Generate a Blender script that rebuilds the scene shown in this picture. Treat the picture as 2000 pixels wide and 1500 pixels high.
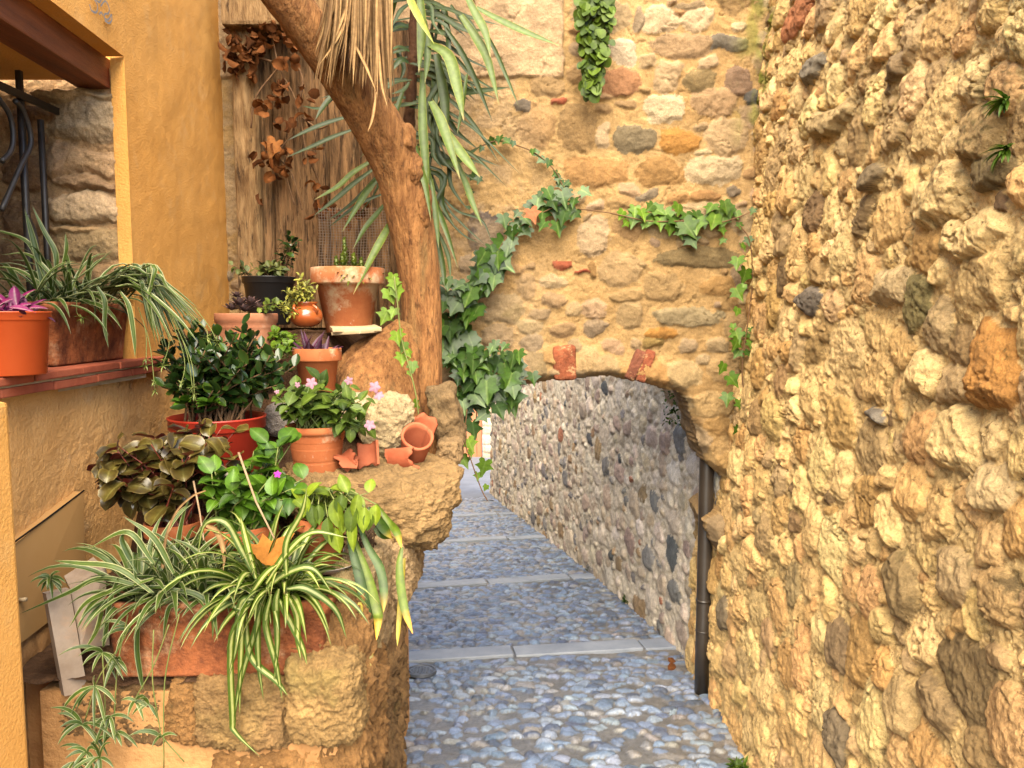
import bpy, bmesh, math, random
import numpy as np
from mathutils import Vector, Matrix, Quaternion

for o in list(bpy.data.objects):
    bpy.data.objects.remove(o)
scene = bpy.context.scene
COL = scene.collection

# ------------------------------------------------------------------ camera, sky, sun, exposure
CZ = 1.85                       # eye height above the paving under the camera
PITCH = math.radians(5.0)
cam_data = bpy.data.cameras.new("camera")
cam_data.sensor_width = 36.0
cam_data.lens = 27.0
cam_data.clip_start = 0.02
cam_data.clip_end = 2000
cam = bpy.data.objects.new("camera", cam_data)
cam.location = (0, 0, CZ)
cam.rotation_euler = (math.radians(90) - PITCH, 0, 0)
COL.objects.link(cam)
scene.camera = cam

SUN_EL, SUN_AZ = 50.0, 182.5    # azimuth clockwise from +Y: the light comes from behind the camera, a little left
world = bpy.data.worlds.new("World")
scene.world = world
world.use_nodes = True
wn = world.node_tree.nodes
sky = wn.new("ShaderNodeTexSky")
sky.sky_type = 'NISHITA'
sky.sun_disc = False
sky.sun_elevation = math.radians(SUN_EL)
sky.sun_rotation = math.radians(SUN_AZ)
world.node_tree.links.new(sky.outputs[0], wn["Background"].inputs[0])
wn["Background"].inputs[1].default_value = 0.10

sun_data = bpy.data.lights.new("sun", 'SUN')
sun_data.energy = 3.0
sun_data.angle = math.radians(66)
sun_data.color = (1.0, 0.86, 0.62)
sun = bpy.data.objects.new("sun", sun_data)
az, el = math.radians(SUN_AZ), math.radians(SUN_EL)
sdir = Vector((math.sin(az) * math.cos(el), math.cos(az) * math.cos(el), math.sin(el)))
sun.rotation_euler = sdir.to_track_quat('Z', 'Y').to_euler()
sun.location = sdir * 30
COL.objects.link(sun)
vs = scene.view_settings
vs.view_transform = 'Standard'
vs.look = 'None'
vs.exposure = 2.88
vs.gamma = 1.0

# ------------------------------------------------------------------ layout helpers
CT, ST = math.cos(PITCH), math.sin(PITCH)
F = 1500.0


def ray(px, py):
    u, v = (px - 1000) / F, (750 - py) / F
    return Vector((u, CT + v * ST, v * CT - ST))


def P(px, py, d):
    """World point seen at photo pixel (px, py) at depth d along the street."""
    r = ray(px, py)
    return Vector((0, 0, CZ)) + r * (d / r.y)


def HX(y):                      # the street face of the house
    return -1.275 - 0.063 * y


def PW(px, py, off=0.0):
    """Point on the house face, off metres proud of it."""
    r = ray(px, py)
    t = (-1.275 + off) / (r.x + 0.063 * r.y)
    return Vector((0, 0, CZ)) + r * t


def GZ(y):                      # the street falls away from the camera
    return -0.08 * y


def wpx(px, d):                 # metres spanned by px photo pixels at depth d
    return px / F * d


# ------------------------------------------------------------------ noise
_rs = np.random.RandomState(11)
_perm = _rs.permutation(512).astype(np.int64)
_g3 = _rs.normal(size=(512, 3))
_g3 /= np.linalg.norm(_g3, axis=1)[:, None]


def _h(i, j, k):
    return _perm[(_perm[(_perm[i & 511] + j) & 511] + k) & 511]


def perlin(x, y, z):
    x, y, z = np.broadcast_arrays(np.asarray(x, float), np.asarray(y, float), np.asarray(z, float))
    xi, yi, zi = np.floor(x).astype(np.int64), np.floor(y).astype(np.int64), np.floor(z).astype(np.int64)
    xf, yf, zf = x - xi, y - yi, z - zi
    f = lambda t: t * t * t * (t * (t * 6 - 15) + 10)
    u, v, w = f(xf), f(yf), f(zf)
    out = 0
    for a in (0, 1):
        for b in (0, 1):
            for c in (0, 1):
                g = _g3[_h(xi + a, yi + b, zi + c)]
                d = g[..., 0] * (xf - a) + g[..., 1] * (yf - b) + g[..., 2] * (zf - c)
                out = out + d * (u if a else 1 - u) * (v if b else 1 - v) * (w if c else 1 - w)
    return out


def fbm(x, y, z, octv=4, gain=0.5):
    s, a, f = 0, 1.0, 1.0
    for i in range(octv):
        s = s + a * perlin(x * f + 17.3 * i, y * f + 5.1 * i, z * f + 9.7 * i)
        a *= gain
        f *= 2.03
    return s


def sm(a, b, x):
    t = np.clip((x - a) / (b - a), 0, 1)
    return t * t * (3 - 2 * t)


# ------------------------------------------------------------------ object helpers
def link(o, parent=None):
    COL.objects.link(o)
    if parent is not None:
        o.parent = parent
        o.matrix_parent_inverse = Matrix.Translation(-Vector(parent.location))
    return o


def tag(o, label=None, cat=None, group=None, kind=None):
    if label:
        o['label'] = label
    if cat:
        o['category'] = cat
    if group:
        o['group'] = group
    if kind:
        o['kind'] = kind
    return o


def thing(name, loc, label, cat, group=None):
    o = bpy.data.objects.new(name, None)
    o.empty_display_size = 0.05
    o.location = loc
    link(o)
    return tag(o, label, cat, group)


def mesh_np(name, V, Fq, mats, parent=None, col=None, lf=None, smooth=True, matidx=None):
    """Link a mesh from numpy verts (n,3) and a list or array of faces."""
    me = bpy.data.meshes.new(name)
    V = np.asarray(V, dtype=np.float32).reshape(-1, 3)
    if isinstance(Fq, np.ndarray):
        nf, k = Fq.shape
        me.vertices.add(len(V))
        me.vertices.foreach_set("co", V.ravel())
        me.loops.add(nf * k)
        me.loops.foreach_set("vertex_index", Fq.astype(np.int32).ravel())
        me.polygons.add(nf)
        me.polygons.foreach_set("loop_start", np.arange(0, nf * k, k, dtype=np.int32))
        me.update(calc_edges=True)
        me.validate()
    else:
        me.from_pydata(V.tolist(), [], Fq)
    if smooth:
        me.polygons.foreach_set("use_smooth", np.ones(len(me.polygons), dtype=bool))
    for cname, arr in (("Col", col), ("lf", lf)):
        if arr is not None:
            a = np.ones((len(V), 4), dtype=np.float32)
            arr = np.asarray(arr, dtype=np.float32)
            a[:, :arr.shape[1]] = arr
            at = me.color_attributes.new(cname, 'FLOAT_COLOR', 'POINT')
            at.data.foreach_set("color", a.ravel())
    for m in (mats if isinstance(mats, (list, tuple)) else [mats]):
        me.materials.append(m)
    if matidx is not None:
        me.polygons.foreach_set("material_index", np.asarray(matidx, dtype=np.int32))
    me.update()
    o = bpy.data.objects.new(name, me)
    return link(o, parent)


def grid_faces(ny, nx, keep=None):
    idx = np.arange(ny * nx).reshape(ny, nx)
    f = np.stack([idx[:-1, :-1], idx[:-1, 1:], idx[1:, 1:], idx[1:, :-1]], -1)
    if keep is not None:
        f = f[keep]
    return f.reshape(-1, 4)


class MB:
    """Collects leaves, blades, tubes and boxes into one mesh."""

    def __init__(self):
        self.v, self.f, self.l, self.mi = [], [], [], []

    def add(self, vs, fs, ls=None, mi=0):
        o = len(self.v)
        self.v.extend([tuple(p) for p in vs])
        self.f.extend([tuple(i + o for i in q) for q in fs])
        self.l.extend(ls if ls is not None else [(0.5, 0.5, random.random())] * len(vs))
        self.mi.extend([mi] * len(fs))

    def build(self, name, mats, parent=None, smooth=True):
        return mesh_np(name, np.array(self.v), self.f, mats, parent, lf=np.array(self.l), smooth=smooth, matidx=self.mi)

    # --- primitives
    def tube(self, pts, rad, n=8, rnd=None, mi=0, cap=True):
        pts = [Vector(p) for p in pts]
        if not isinstance(rad, (list, tuple)):
            rad = [rad] * len(pts)
        rnd = random.random() if rnd is None else rnd
        vs, fs, ls = [], [], []
        t0 = (pts[1] - pts[0]).normalized()
        a = t0.orthogonal().normalized()
        for i, p in enumerate(pts):
            t = (pts[min(i + 1, len(pts) - 1)] - pts[max(i - 1, 0)]).normalized()
            a = (a - t * a.dot(t)).normalized()
            b = t.cross(a)
            for k in range(n):
                an = 2 * math.pi * k / n
                vs.append(p + (a * math.cos(an) + b * math.sin(an)) * rad[i])
                ls.append((k / n, i / (len(pts) - 1), rnd))
        for i in range(len(pts) - 1):
            for k in range(n):
                fs.append((i * n + k, i * n + (k + 1) % n, (i + 1) * n + (k + 1) % n, (i + 1) * n + k))
        if cap:
            fs.append(tuple(range(n - 1, -1, -1)))
            fs.append(tuple((len(pts) - 1) * n + k for k in range(n)))
        self.add(vs, fs, ls, mi)

    def leaf(self, base, d, up, L, W, prof, bend=0.4, fold=0.25, n=6, rnd=None, curl=0.0, wav=0.0, mi=0):
        """A leaf built along its midrib: prof(t) is the half-width, bend bows it down, fold lifts the sides."""
        rnd = random.random() if rnd is None else rnd
        d = Vector(d).normalized()
        up = Vector(up)
        side = d.cross(up)
        side = side.normalized() if side.length > 1e-4 else d.orthogonal().normalized()
        upn = side.cross(d).normalized()
        p = Vector(base)
        vs, fs, ls = [], [], []
        st = L / n
        rot = Quaternion(side, -bend / n)
        ph = random.random() * 6
        for i in range(n + 1):
            t = i / n
            w = W * 0.5 * prof(t)
            z = math.sin(fold) * w
            c = math.cos(fold) * w
            wz = wav * W * math.sin(t * 11 + ph)
            vs += [p - side * c + upn * (z + wz), p - side * c * 0.5 + upn * (z * 0.35), p, p + side * c * 0.5 + upn * (z * 0.35), p + side * c + upn * (z - wz)]
            ls += [(0.0, t, rnd), (0.25, t, rnd), (0.5, t, rnd), (0.75, t, rnd), (1.0, t, rnd)]
            d = rot @ d
            upn = rot @ upn
            p = p + d * st
        for i in range(n):
            for k in range(4):
                a = i * 5 + k
                fs.append((a, a + 1, a + 6, a + 5))
        self.add(vs, fs, ls, mi)

    def strap(self, pts, W, nrm=(0, -0.7, 0.7), prof=None, n=12, rnd=None, fold=0.35, mi=0, twist=0.0):
        """A long blade through control points (Catmull-Rom)."""
        rnd = random.random() if rnd is None else rnd
        pts = [Vector(p) for p in pts]
        prof = prof or (lambda t: min(1, 0.45 + 2.2 * t) * (1 - max(0, (t - 0.45) / 0.55) ** 1.7))
        q = catmull(pts, n)
        vs, fs, ls = [], [], []
        nrm = Vector(nrm).normalized()
        for i, p in enumerate(q):
            t = i / (len(q) - 1)
            tg = (q[min(i + 1, len(q) - 1)] - q[max(i - 1, 0)]).normalized()
            nn = Quaternion(tg, twist * t) @ nrm
            side = tg.cross(nn)
            side = side.normalized() if side.length > 1e-3 else tg.orthogonal().normalized()
            un = side.cross(tg)
            w = W * 0.5 * max(prof(t), 0.03)
            vs += [p - side * w * math.cos(fold) + un * w * math.sin(fold), p - side * w * 0.4, p + side * w * 0.4, p + side * w * math.cos(fold) + un * w * math.sin(fold)]
            ls += [(0.0, t, rnd), (0.3, t, rnd), (0.7, t, rnd), (1.0, t, rnd)]
        for i in range(len(q) - 1):
            for k in range(3):
                a = i * 4 + k
                fs.append((a, a + 1, a + 5, a + 4))
        self.add(vs, fs, ls, mi)

    def fan(self, base, d, nrm, size, outline, rnd=None, cup=0.12, mi=0, droop=0.15):
        """A lobed flat leaf: outline is the right half as (across, along); cup folds it along the midrib."""
        rnd = random.random() if rnd is None else rnd
        d = Vector(d).normalized()
        nrm = Vector(nrm).normalized()
        side = d.cross(nrm)
        side = side.normalized() if side.length > 1e-3 else d.orthogonal().normalized()
        nrm = side.cross(d).normalized()
        full = outline + [(-x, y) for x, y in reversed(outline[1:-1])]
        vs, ls = [], []

        def put(x, y):
            z = cup * abs(x) - droop * y * y - 0.25 * x * x
            vs.append(Vector(base) + (side * x + d * y + nrm * z) * size)
            ls.append((0.5 + x, y, rnd))
        put(0, 0.30)
        for x, y in full:
            put(x, y)
        m = len(full)
        # midrib points between the centre and the outline keep the fold crisp
        fs = [(0, 1 + i, 1 + (i + 1) % m) for i in range(m)]
        self.add(vs, fs, ls, mi)

    def box(self, c, sx, sy, sz, rot=None, mi=0, bev=0.0):
        c = Vector(c)
        R = rot.to_matrix() if isinstance(rot, Quaternion) else (rot or Matrix.Identity(3))
        bm = bmesh.new()
        bmesh.ops.create_cube(bm, size=1)
        for v in bm.verts:
            v.co = Vector((v.co.x * sx, v.co.y * sy, v.co.z * sz))
        if bev:
            bmesh.ops.bevel(bm, geom=bm.edges[:], offset=bev, segments=2, affect='EDGES', profile=0.6)
        bm.verts.ensure_lookup_table()
        vs = [c + R @ v.co for v in bm.verts]
        fs = [[v.index for v in f.verts] for f in bm.faces]
        bm.verts.index_update()
        self.add(vs, fs, None, mi)
        bm.free()

    def lathe(self, c, prof, n=40, mi=0, rnd=None, wob=0.0, closed=False, scl=(1, 1), rot=None):
        c = Vector(c)
        rnd = random.random() if rnd is None else rnd
        vs, fs, ls = [], [], []
        for i, (r, z) in enumerate(prof):
            for k in range(n):
                a = 2 * math.pi * k / n
                q = Vector((r * math.cos(a) * scl[0], r * math.sin(a) * scl[1], z))
                if rot:
                    q = rot @ q
                vs.append(c + q)
                ls.append((k / n, i / max(1, len(prof) - 1), rnd))
        for i in range(len(prof) - 1):
            for k in range(n):
                fs.append((i * n + k, i * n + (k + 1) % n, (i + 1) * n + (k + 1) % n, (i + 1) * n + k))
        self.add(vs, fs, ls, mi)


def catmull(pts, n):
    pts = [Vector(p) for p in pts]
    if len(pts) == 2:
        return [pts[0].lerp(pts[1], i / n) for i in range(n + 1)]
    q = [pts[0] * 2 - pts[1]] + pts + [pts[-1] * 2 - pts[-2]]
    out = []
    segs = len(pts) - 1
    for i in range(n + 1):
        s = i / n * segs
        k = min(int(s), segs - 1)
        t = s - k
        p0, p1, p2, p3 = q[k:k + 4]
        out.append(0.5 * ((2 * p1) + (p2 - p0) * t + (2 * p0 - 5 * p1 + 4 * p2 - p3) * t * t + (3 * p1 - p0 - 3 * p2 + p3) * t ** 3))
    return out


# ------------------------------------------------------------------ materials
KA = 0.68


def newmat(name):
    m = bpy.data.materials.new(name)
    m.use_nodes = True
    nt = m.node_tree
    b = nt.nodes["Principled BSDF"]
    return m, nt, b


def N(nt, t, **kw):
    n = nt.nodes.new(t)
    for k, v in kw.items():
        setattr(n, k, v)
    return n


def noise(nt, scale, detail=6, rough=0.6, stretch=None, dist=0.0):
    tc = N(nt, "ShaderNodeTexCoord")
    t = N(nt, "ShaderNodeTexNoise")
    t.inputs["Scale"].default_value = scale
    t.inputs["Detail"].default_value = detail
    t.inputs["Roughness"].default_value = rough
    t.inputs["Distortion"].default_value = dist
    if stretch:
        mp = N(nt, "ShaderNodeMapping")
        mp.inputs["Scale"].default_value = stretch
        nt.links.new(tc.outputs["Object"], mp.inputs[0])
        nt.links.new(mp.outputs[0], t.inputs["Vector"])
    else:
        nt.links.new(tc.outputs["Object"], t.inputs["Vector"])
    return t.outputs["Fac"]


def ramp(nt, fac, stops):
    r = N(nt, "ShaderNodeValToRGB")
    el = r.color_ramp.elements
    while len(el) < len(stops):
        el.new(0.5)
    for e, (p, c) in zip(el, stops):
        e.position = p
        e.color = (*c, 1) if len(c) == 3 else c
    nt.links.new(fac, r.inputs[0])
    return r.outputs[0]


def g(v):
    return (v, v, v)


def mix(nt, a, b, fac, mode='MIX'):
    n = N(nt, "ShaderNodeMix", data_type='RGBA', blend_type=mode)
    for sock, val in ((n.inputs[0], fac), (n.inputs[6], a), (n.inputs[7], b)):
        if isinstance(val, (int, float)):
            sock.default_value = val
        elif isinstance(val, tuple):
            sock.default_value = (*val, 1)
        else:
            nt.links.new(val, sock)
    return n.outputs[2]


def bump(nt, b, hs, strength=0.5, dist=0.01):
    prev = None
    for h, s, d in hs:
        n = N(nt, "ShaderNodeBump")
        n.inputs["Strength"].default_value = s
        n.inputs["Distance"].default_value = d
        nt.links.new(h, n.inputs["Height"])
        if prev:
            nt.links.new(prev, n.inputs["Normal"])
        prev = n.outputs[0]
    nt.links.new(prev, b.inputs["Normal"])


def attr(nt, name):
    a = N(nt, "ShaderNodeAttribute", attribute_name=name)
    return a


def mat_col(name, rough=0.9, b1=(14, 0.7, 0.02), b2=(70, 0.6, 0.004), var=(0.6, 1.35), spots=None, spec=0.25, grain=(1, 1, 1)):
    """Masonry: the stone's own colour comes from the mesh, mottling and fine relief from noise."""
    m, nt, b = newmat(name)
    c = mix(nt, attr(nt, "Col").outputs["Color"], g(KA), 1.0, 'MULTIPLY')
    n1 = noise(nt, b1[0], 8, 0.68, grain)
    n2 = noise(nt, b2[0], 6, 0.7, grain)
    c = mix(nt, c, ramp(nt, n1, [(0.25, g(var[0])), (0.72, g(var[1]))]), 1.0, 'MULTIPLY')
    c = mix(nt, c, ramp(nt, n2, [(0.3, g(0.72)), (0.6, g(1.12))]), 0.7, 'MULTIPLY')
    n3 = noise(nt, b2[0] * 2.6, 4, 0.7, grain)
    c = mix(nt, c, ramp(nt, n3, [(0.32, g(0.62)), (0.58, g(1.14))]), 0.6, 'MULTIPLY')
    if spots:
        for (sc, col, lo, hi, amt) in spots:
            f = ramp(nt, noise(nt, sc, 8, 0.72), [(lo, g(0)), (hi, g(amt))])
            c = mix(nt, c, tuple(q * KA for q in col), f)
    nt.links.new(c, b.inputs["Base Color"])
    b.inputs["Roughness"].default_value = rough
    b.inputs["Specular IOR Level"].default_value = spec
    bump(nt, b, [(n1, b1[1], b1[2]), (n2, b2[1], b2[2]), (n3, b2[1], b2[2] * 0.55)])
    return m


def mat_simple(name, c0, c1, scale=8, rough=0.7, spec=0.3, bsc=60, bst=0.3, bd=0.003, stretch=None, extra=None, metal=0.0, lo=0.35, hi=0.65):
    m, nt, b = newmat(name)
    n1 = noise(nt, scale, 8, 0.66, stretch)
    c = ramp(nt, n1, [(lo, c0), (hi, c1)])
    if extra:
        for (sc, col, l, h, amt) in extra:
            f = ramp(nt, noise(nt, sc, 8, 0.7, stretch), [(l, g(0)), (h, g(amt))])
            c = mix(nt, c, col, f)
    c = mix(nt, c, g(KA), 1.0, 'MULTIPLY')
    nt.links.new(c, b.inputs["Base Color"])
    b.inputs["Roughness"].default_value = rough
    b.inputs["Specular IOR Level"].default_value = spec
    b.inputs["Metallic"].default_value = metal
    bump(nt, b, [(noise(nt, bsc, 6, 0.65, stretch), bst, bd)])
    return m


def mat_leaf(name, stops, tints=((0.0, (0.75, 0.75, 0.7)), (1.0, (1.25, 1.2, 1.0))), rough=0.4, spec=0.4, trans=0.25, vein=None, tip=None, mott=0.35, back=None):
    """Leaf: colour across the blade from stops over u, a tint per leaf, some light let through."""
    m, nt, b = newmat(name)
    stops = [(p, (c[0] * 1.3, c[1] * 1.12, c[2] * 0.62) if c[1] > c[0] and c[1] < 0.3 else c) for p, c in stops]
    rough, spec = rough + 0.08, spec * 0.75
    a = attr(nt, "lf")
    sp = N(nt, "ShaderNodeSeparateColor")
    nt.links.new(a.outputs["Color"], sp.inputs[0])
    c = ramp(nt, sp.outputs[0], stops)
    if vein:
        f = ramp(nt, sp.outputs[0], [(0.44, g(0)), (0.5, g(vein[1])), (0.56, g(0))])
        c = mix(nt, c, vein[0], f)
    if tip:
        f = ramp(nt, sp.outputs[1], [(tip[1], g(0)), (1.0, g(tip[2]))])
        c = mix(nt, c, tip[0], f)
    c = mix(nt, c, ramp(nt, sp.outputs[2], list(tints)), 1.0, 'MULTIPLY')
    c = mix(nt, c, ramp(nt, noise(nt, 45, 4, 0.6), [(0.3, g(1 - mott)), (0.7, g(1 + mott * 0.6))]), 1.0, 'MULTIPLY')
    if back:
        ge = N(nt, "ShaderNodeNewGeometry")
        c = mix(nt, c, back, ge.outputs["Backfacing"])
    c = mix(nt, c, g(KA * 0.74), 1.0, 'MULTIPLY')
    nt.links.new(c, b.inputs["Base Color"])
    b.inputs["Roughness"].default_value = rough
    b.inputs["Specular IOR Level"].default_value = spec
    if trans:
        tr = N(nt, "ShaderNodeBsdfTranslucent")
        nt.links.new(c, tr.inputs[0])
        ms = N(nt, "ShaderNodeMixShader")
        ms.inputs[0].default_value = trans
        nt.links.new(b.outputs[0], ms.inputs[1])
        nt.links.new(tr.outputs[0], ms.inputs[2])
        nt.links.new(ms.outputs[0], nt.nodes["Material Output"].inputs[0])
    return m

M = {}
M['wall'] = mat_col("ochre rubble stone", 0.92, (16, 0.9, 0.02), (85, 1.0, 0.007), (0.6, 1.3),
                    spots=[(5.5, (0.045, 0.035, 0.015), 0.60, 0.70, 0.75), (3.1, (0.10, 0.10, 0.02), 0.62, 0.74, 0.55), (34, (0.085, 0.05, 0.018), 0.585, 0.66, 0.8)])
M['arch'] = mat_col("ochre lime mortar and fieldstone", 0.92, (13, 0.8, 0.016), (85, 1.0, 0.006), (0.66, 1.25),
                    spots=[(7, (0.10, 0.07, 0.03), 0.66, 0.78, 0.5), (44, (0.12, 0.07, 0.03), 0.62, 0.70, 0.65)])
M['alley'] = mat_col("grey and buff fieldstone", 0.9, (16, 0.7, 0.014), (60, 0.8, 0.006), (0.6, 1.3),
                     spots=[(1.6, (0.10, 0.09, 0.09), 0.56, 0.70, 0.6)])
M['cobble'] = mat_col("river cobbles", 0.36, (26, 0.6, 0.008), (90, 0.7, 0.003), (0.42, 1.12), spec=0.7)
M['rock'] = mat_col("weathered limestone", 0.93, (18, 0.9, 0.016), (80, 1.0, 0.008), (0.55, 1.3),
                    spots=[(6, (0.09, 0.075, 0.02), 0.58, 0.72, 0.55), (48, (0.07, 0.05, 0.025), 0.63, 0.70, 0.75)])
M['plaster'] = mat_simple("ochre plaster", (0.78, 0.37, 0.082), (0.86, 0.43, 0.11), 2.2, 0.85, 0.2, 120, 0.8, 0.006,
                          extra=[(7, (0.80, 0.47, 0.18), 0.54, 0.74, 0.6), (26, (0.22, 0.10, 0.04), 0.68, 0.74, 0.6), (1.3, (0.46, 0.22, 0.045), 0.5, 0.7, 0.5)])
M['plaster_low_lit'] = mat_simple('ochre plaster with baked light', (0.74, 0.385, 0.125), (0.88, 0.49, 0.18), 3, 0.9, 0.2, 70, 0.9, 0.008,  # paler copy below the sill; stronger light there put into its colour
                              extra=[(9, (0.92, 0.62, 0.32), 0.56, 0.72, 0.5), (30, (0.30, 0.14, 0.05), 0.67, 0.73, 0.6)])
M['plaster_pale'] = mat_simple("beige painted cover", (0.50, 0.27, 0.09), (0.54, 0.30, 0.11), 5, 0.6, 0.3, 40, 0.12, 0.002,
                               extra=[(30, (0.20, 0.10, 0.05), 0.72, 0.76, 0.7)])
M['plaster_rough'] = mat_simple("rough base render", (0.40, 0.2, 0.075), (0.58, 0.31, 0.12), 6, 0.95, 0.15, 30, 0.8, 0.012,
                                extra=[(12, (0.2, 0.1, 0.04), 0.6, 0.72, 0.6)])
M['brick'] = mat_simple("red clay brick", (0.34, 0.075, 0.035), (0.46, 0.12, 0.055), 12, 0.85, 0.25, 60, 0.5, 0.004,
                        extra=[(20, (0.55, 0.30, 0.18), 0.62, 0.72, 0.6)])
M['joint'] = mat_simple("pale mortar joint", (0.55, 0.40, 0.25), (0.65, 0.5, 0.33), 20, 0.95, 0.1, 60, 0.5, 0.004)
M['lintel'] = mat_simple("varnished lintel wood", (0.14, 0.042, 0.016), (0.30, 0.09, 0.03), 5, 0.55, 0.35, 40, 0.4, 0.004, stretch=(6, 0.5, 6),
                         extra=[(30, (0.06, 0.02, 0.01), 0.62, 0.7, 0.6)])
M['iron'] = mat_simple("dark wrought iron", (0.020, 0.016, 0.014), (0.045, 0.036, 0.03), 14, 0.5, 0.4, 80, 0.3, 0.002)
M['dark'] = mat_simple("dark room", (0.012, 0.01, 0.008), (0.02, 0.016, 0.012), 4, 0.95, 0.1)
M['pipe'] = mat_simple("brown painted downpipe", (0.026, 0.019, 0.014), (0.040, 0.030, 0.022), 6, 0.38, 0.5, 60, 0.1, 0.001)
M['grey_metal'] = mat_simple("grey galvanised post", (0.10, 0.11, 0.13), (0.16, 0.17, 0.19), 6, 0.5, 0.5)
M['cast'] = mat_simple("cast iron cover", (0.05, 0.055, 0.07), (0.09, 0.1, 0.12), 20, 0.5, 0.5, 40, 0.3, 0.003)
M['strip'] = mat_simple("pale stone step", (0.20, 0.225, 0.27), (0.30, 0.325, 0.37), 5, 0.55, 0.4, 70, 0.4, 0.003,
                        extra=[(14, (0.24, 0.25, 0.27), 0.6, 0.72, 0.5)])
M['paving'] = mat_simple("pale alley paving", (0.13, 0.145, 0.18), (0.19, 0.205, 0.25), 3, 0.7, 0.3, 30, 0.4, 0.006)
M['earth'] = mat_simple("ground earth", (0.10, 0.07, 0.045), (0.2, 0.15, 0.1), 3, 0.95, 0.1)
M['soil'] = mat_simple("dark potting soil", (0.025, 0.014, 0.008), (0.075, 0.042, 0.024), 30, 0.98, 0.1, 90, 1.0, 0.012)
M['bed'] = mat_simple("brown bed soil", (0.06, 0.03, 0.016), (0.15, 0.08, 0.042), 16, 0.98, 0.1, 70, 1.0, 0.015)
M['bark'] = mat_simple("ochre brown bark", (0.19, 0.075, 0.024), (0.44, 0.205, 0.07), 9, 0.9, 0.2, 15, 1.0, 0.035, stretch=(3.6, 3.6, 0.8),
                       extra=[(17, (0.075, 0.030, 0.012), 0.54, 0.63, 0.65), (2.4, (0.24, 0.16, 0.06), 0.55, 0.7, 0.5)])
M['yucca_stem'] = mat_simple('dark red brown yucca stem', (0.05, 0.022, 0.012), (0.14, 0.065, 0.03), 18, 0.9, 0.2, 50, 0.9, 0.01)
M['knot'] = mat_simple("scarred bark", (0.2, 0.11, 0.07), (0.36, 0.23, 0.16), 14, 0.9, 0.2, 40, 1.0, 0.012)
M['wood_old'] = mat_simple("weathered grey brown boards", (0.055, 0.030, 0.014), (0.32, 0.175, 0.078), 7, 0.92, 0.15, 22, 0.9, 0.010, stretch=(5, 5, 0.6),
                           extra=[(11, (0.40, 0.27, 0.14), 0.60, 0.70, 0.7), (13, (0.025, 0.013, 0.008), 0.54, 0.62, 0.85)])
M['wood_post'] = mat_simple("rotten pale post", (0.15, 0.08, 0.034), (0.42, 0.26, 0.12), 8, 0.95, 0.12, 26, 1.0, 0.014, stretch=(4, 4, 0.8),
                            extra=[(9, (0.04, 0.022, 0.012), 0.56, 0.64, 0.85), (14, (0.5, 0.36, 0.2), 0.64, 0.72, 0.6)])
M['terra'] = mat_simple("orange terracotta", (0.36, 0.095, 0.028), (0.46, 0.145, 0.048), 9, 0.8, 0.25, 120, 0.25, 0.002,
                        extra=[(11, (0.66, 0.44, 0.28), 0.57, 0.70, 0.7), (26, (0.30, 0.08, 0.03), 0.60, 0.70, 0.6), (45, (0.70, 0.55, 0.42), 0.66, 0.72, 0.6)])
M['terra_pink'] = mat_simple("dusty pink terracotta", (0.34, 0.125, 0.06), (0.44, 0.19, 0.10), 9, 0.85, 0.2, 110, 0.35, 0.003,
                             extra=[(12, (0.58, 0.40, 0.28), 0.58, 0.72, 0.6)])
M['terra_old'] = mat_simple("lime stained old terracotta", (0.36, 0.10, 0.035), (0.48, 0.18, 0.07), 5, 0.9, 0.2, 70, 0.5, 0.004,
                            extra=[(4.2, (0.56, 0.41, 0.25), 0.45, 0.55, 0.9), (16, (0.68, 0.58, 0.44), 0.63, 0.70, 0.7), (11, (0.04, 0.025, 0.015), 0.66, 0.70, 0.85)])
M['terra_box'] = mat_simple("mottled brown terracotta", (0.13, 0.038, 0.016), (0.42, 0.135, 0.046), 17, 0.9, 0.2, 50, 0.9, 0.008,
                            extra=[(8, (0.60, 0.37, 0.20), 0.54, 0.68, 0.75), (26, (0.11, 0.035, 0.016), 0.58, 0.68, 0.8)])
M['terra_red'] = mat_simple("broken red roof tile", (0.34, 0.075, 0.03), (0.44, 0.13, 0.06), 9, 0.85, 0.2, 70, 0.4, 0.003,
                            extra=[(20, (0.6, 0.4, 0.3), 0.66, 0.74, 0.5)])
M['glazed'] = mat_simple("glazed brown pottery", (0.36, 0.075, 0.02), (0.46, 0.12, 0.03), 7, 0.18, 0.6, 40, 0.1, 0.002)
M['plastic_red'] = mat_simple("red plastic pot", (0.40, 0.030, 0.014), (0.46, 0.038, 0.018), 5, 0.42, 0.4, 60, 0.08, 0.001)
M['plastic_orange'] = mat_simple("orange plastic pot", (0.60, 0.088, 0.018), (0.66, 0.115, 0.025), 4, 0.4, 0.4, 60, 0.08, 0.001,
                                 extra=[(12, (0.7, 0.32, 0.16), 0.64, 0.78, 0.4)])
M['plastic_black'] = mat_simple("black plastic pot", (0.012, 0.011, 0.011), (0.022, 0.02, 0.02), 8, 0.45, 0.4, 60, 0.1, 0.001)
M['saucer'] = mat_simple("dirty white saucer", (0.42, 0.38, 0.33), (0.58, 0.54, 0.48), 12, 0.6, 0.3)
M['pale_tile'] = mat_simple("grey worn tile", (0.27, 0.195, 0.14), (0.42, 0.325, 0.245), 6, 0.85, 0.2, 50, 0.5, 0.004,
                            extra=[(9, (0.16, 0.10, 0.07), 0.62, 0.72, 0.6), (4, (0.5, 0.27, 0.14), 0.58, 0.7, 0.6)])
M['cream_tile'] = mat_simple("cream stone tile", (0.50, 0.36, 0.2), (0.6, 0.46, 0.28), 8, 0.85, 0.2, 50, 0.4, 0.003)
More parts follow.
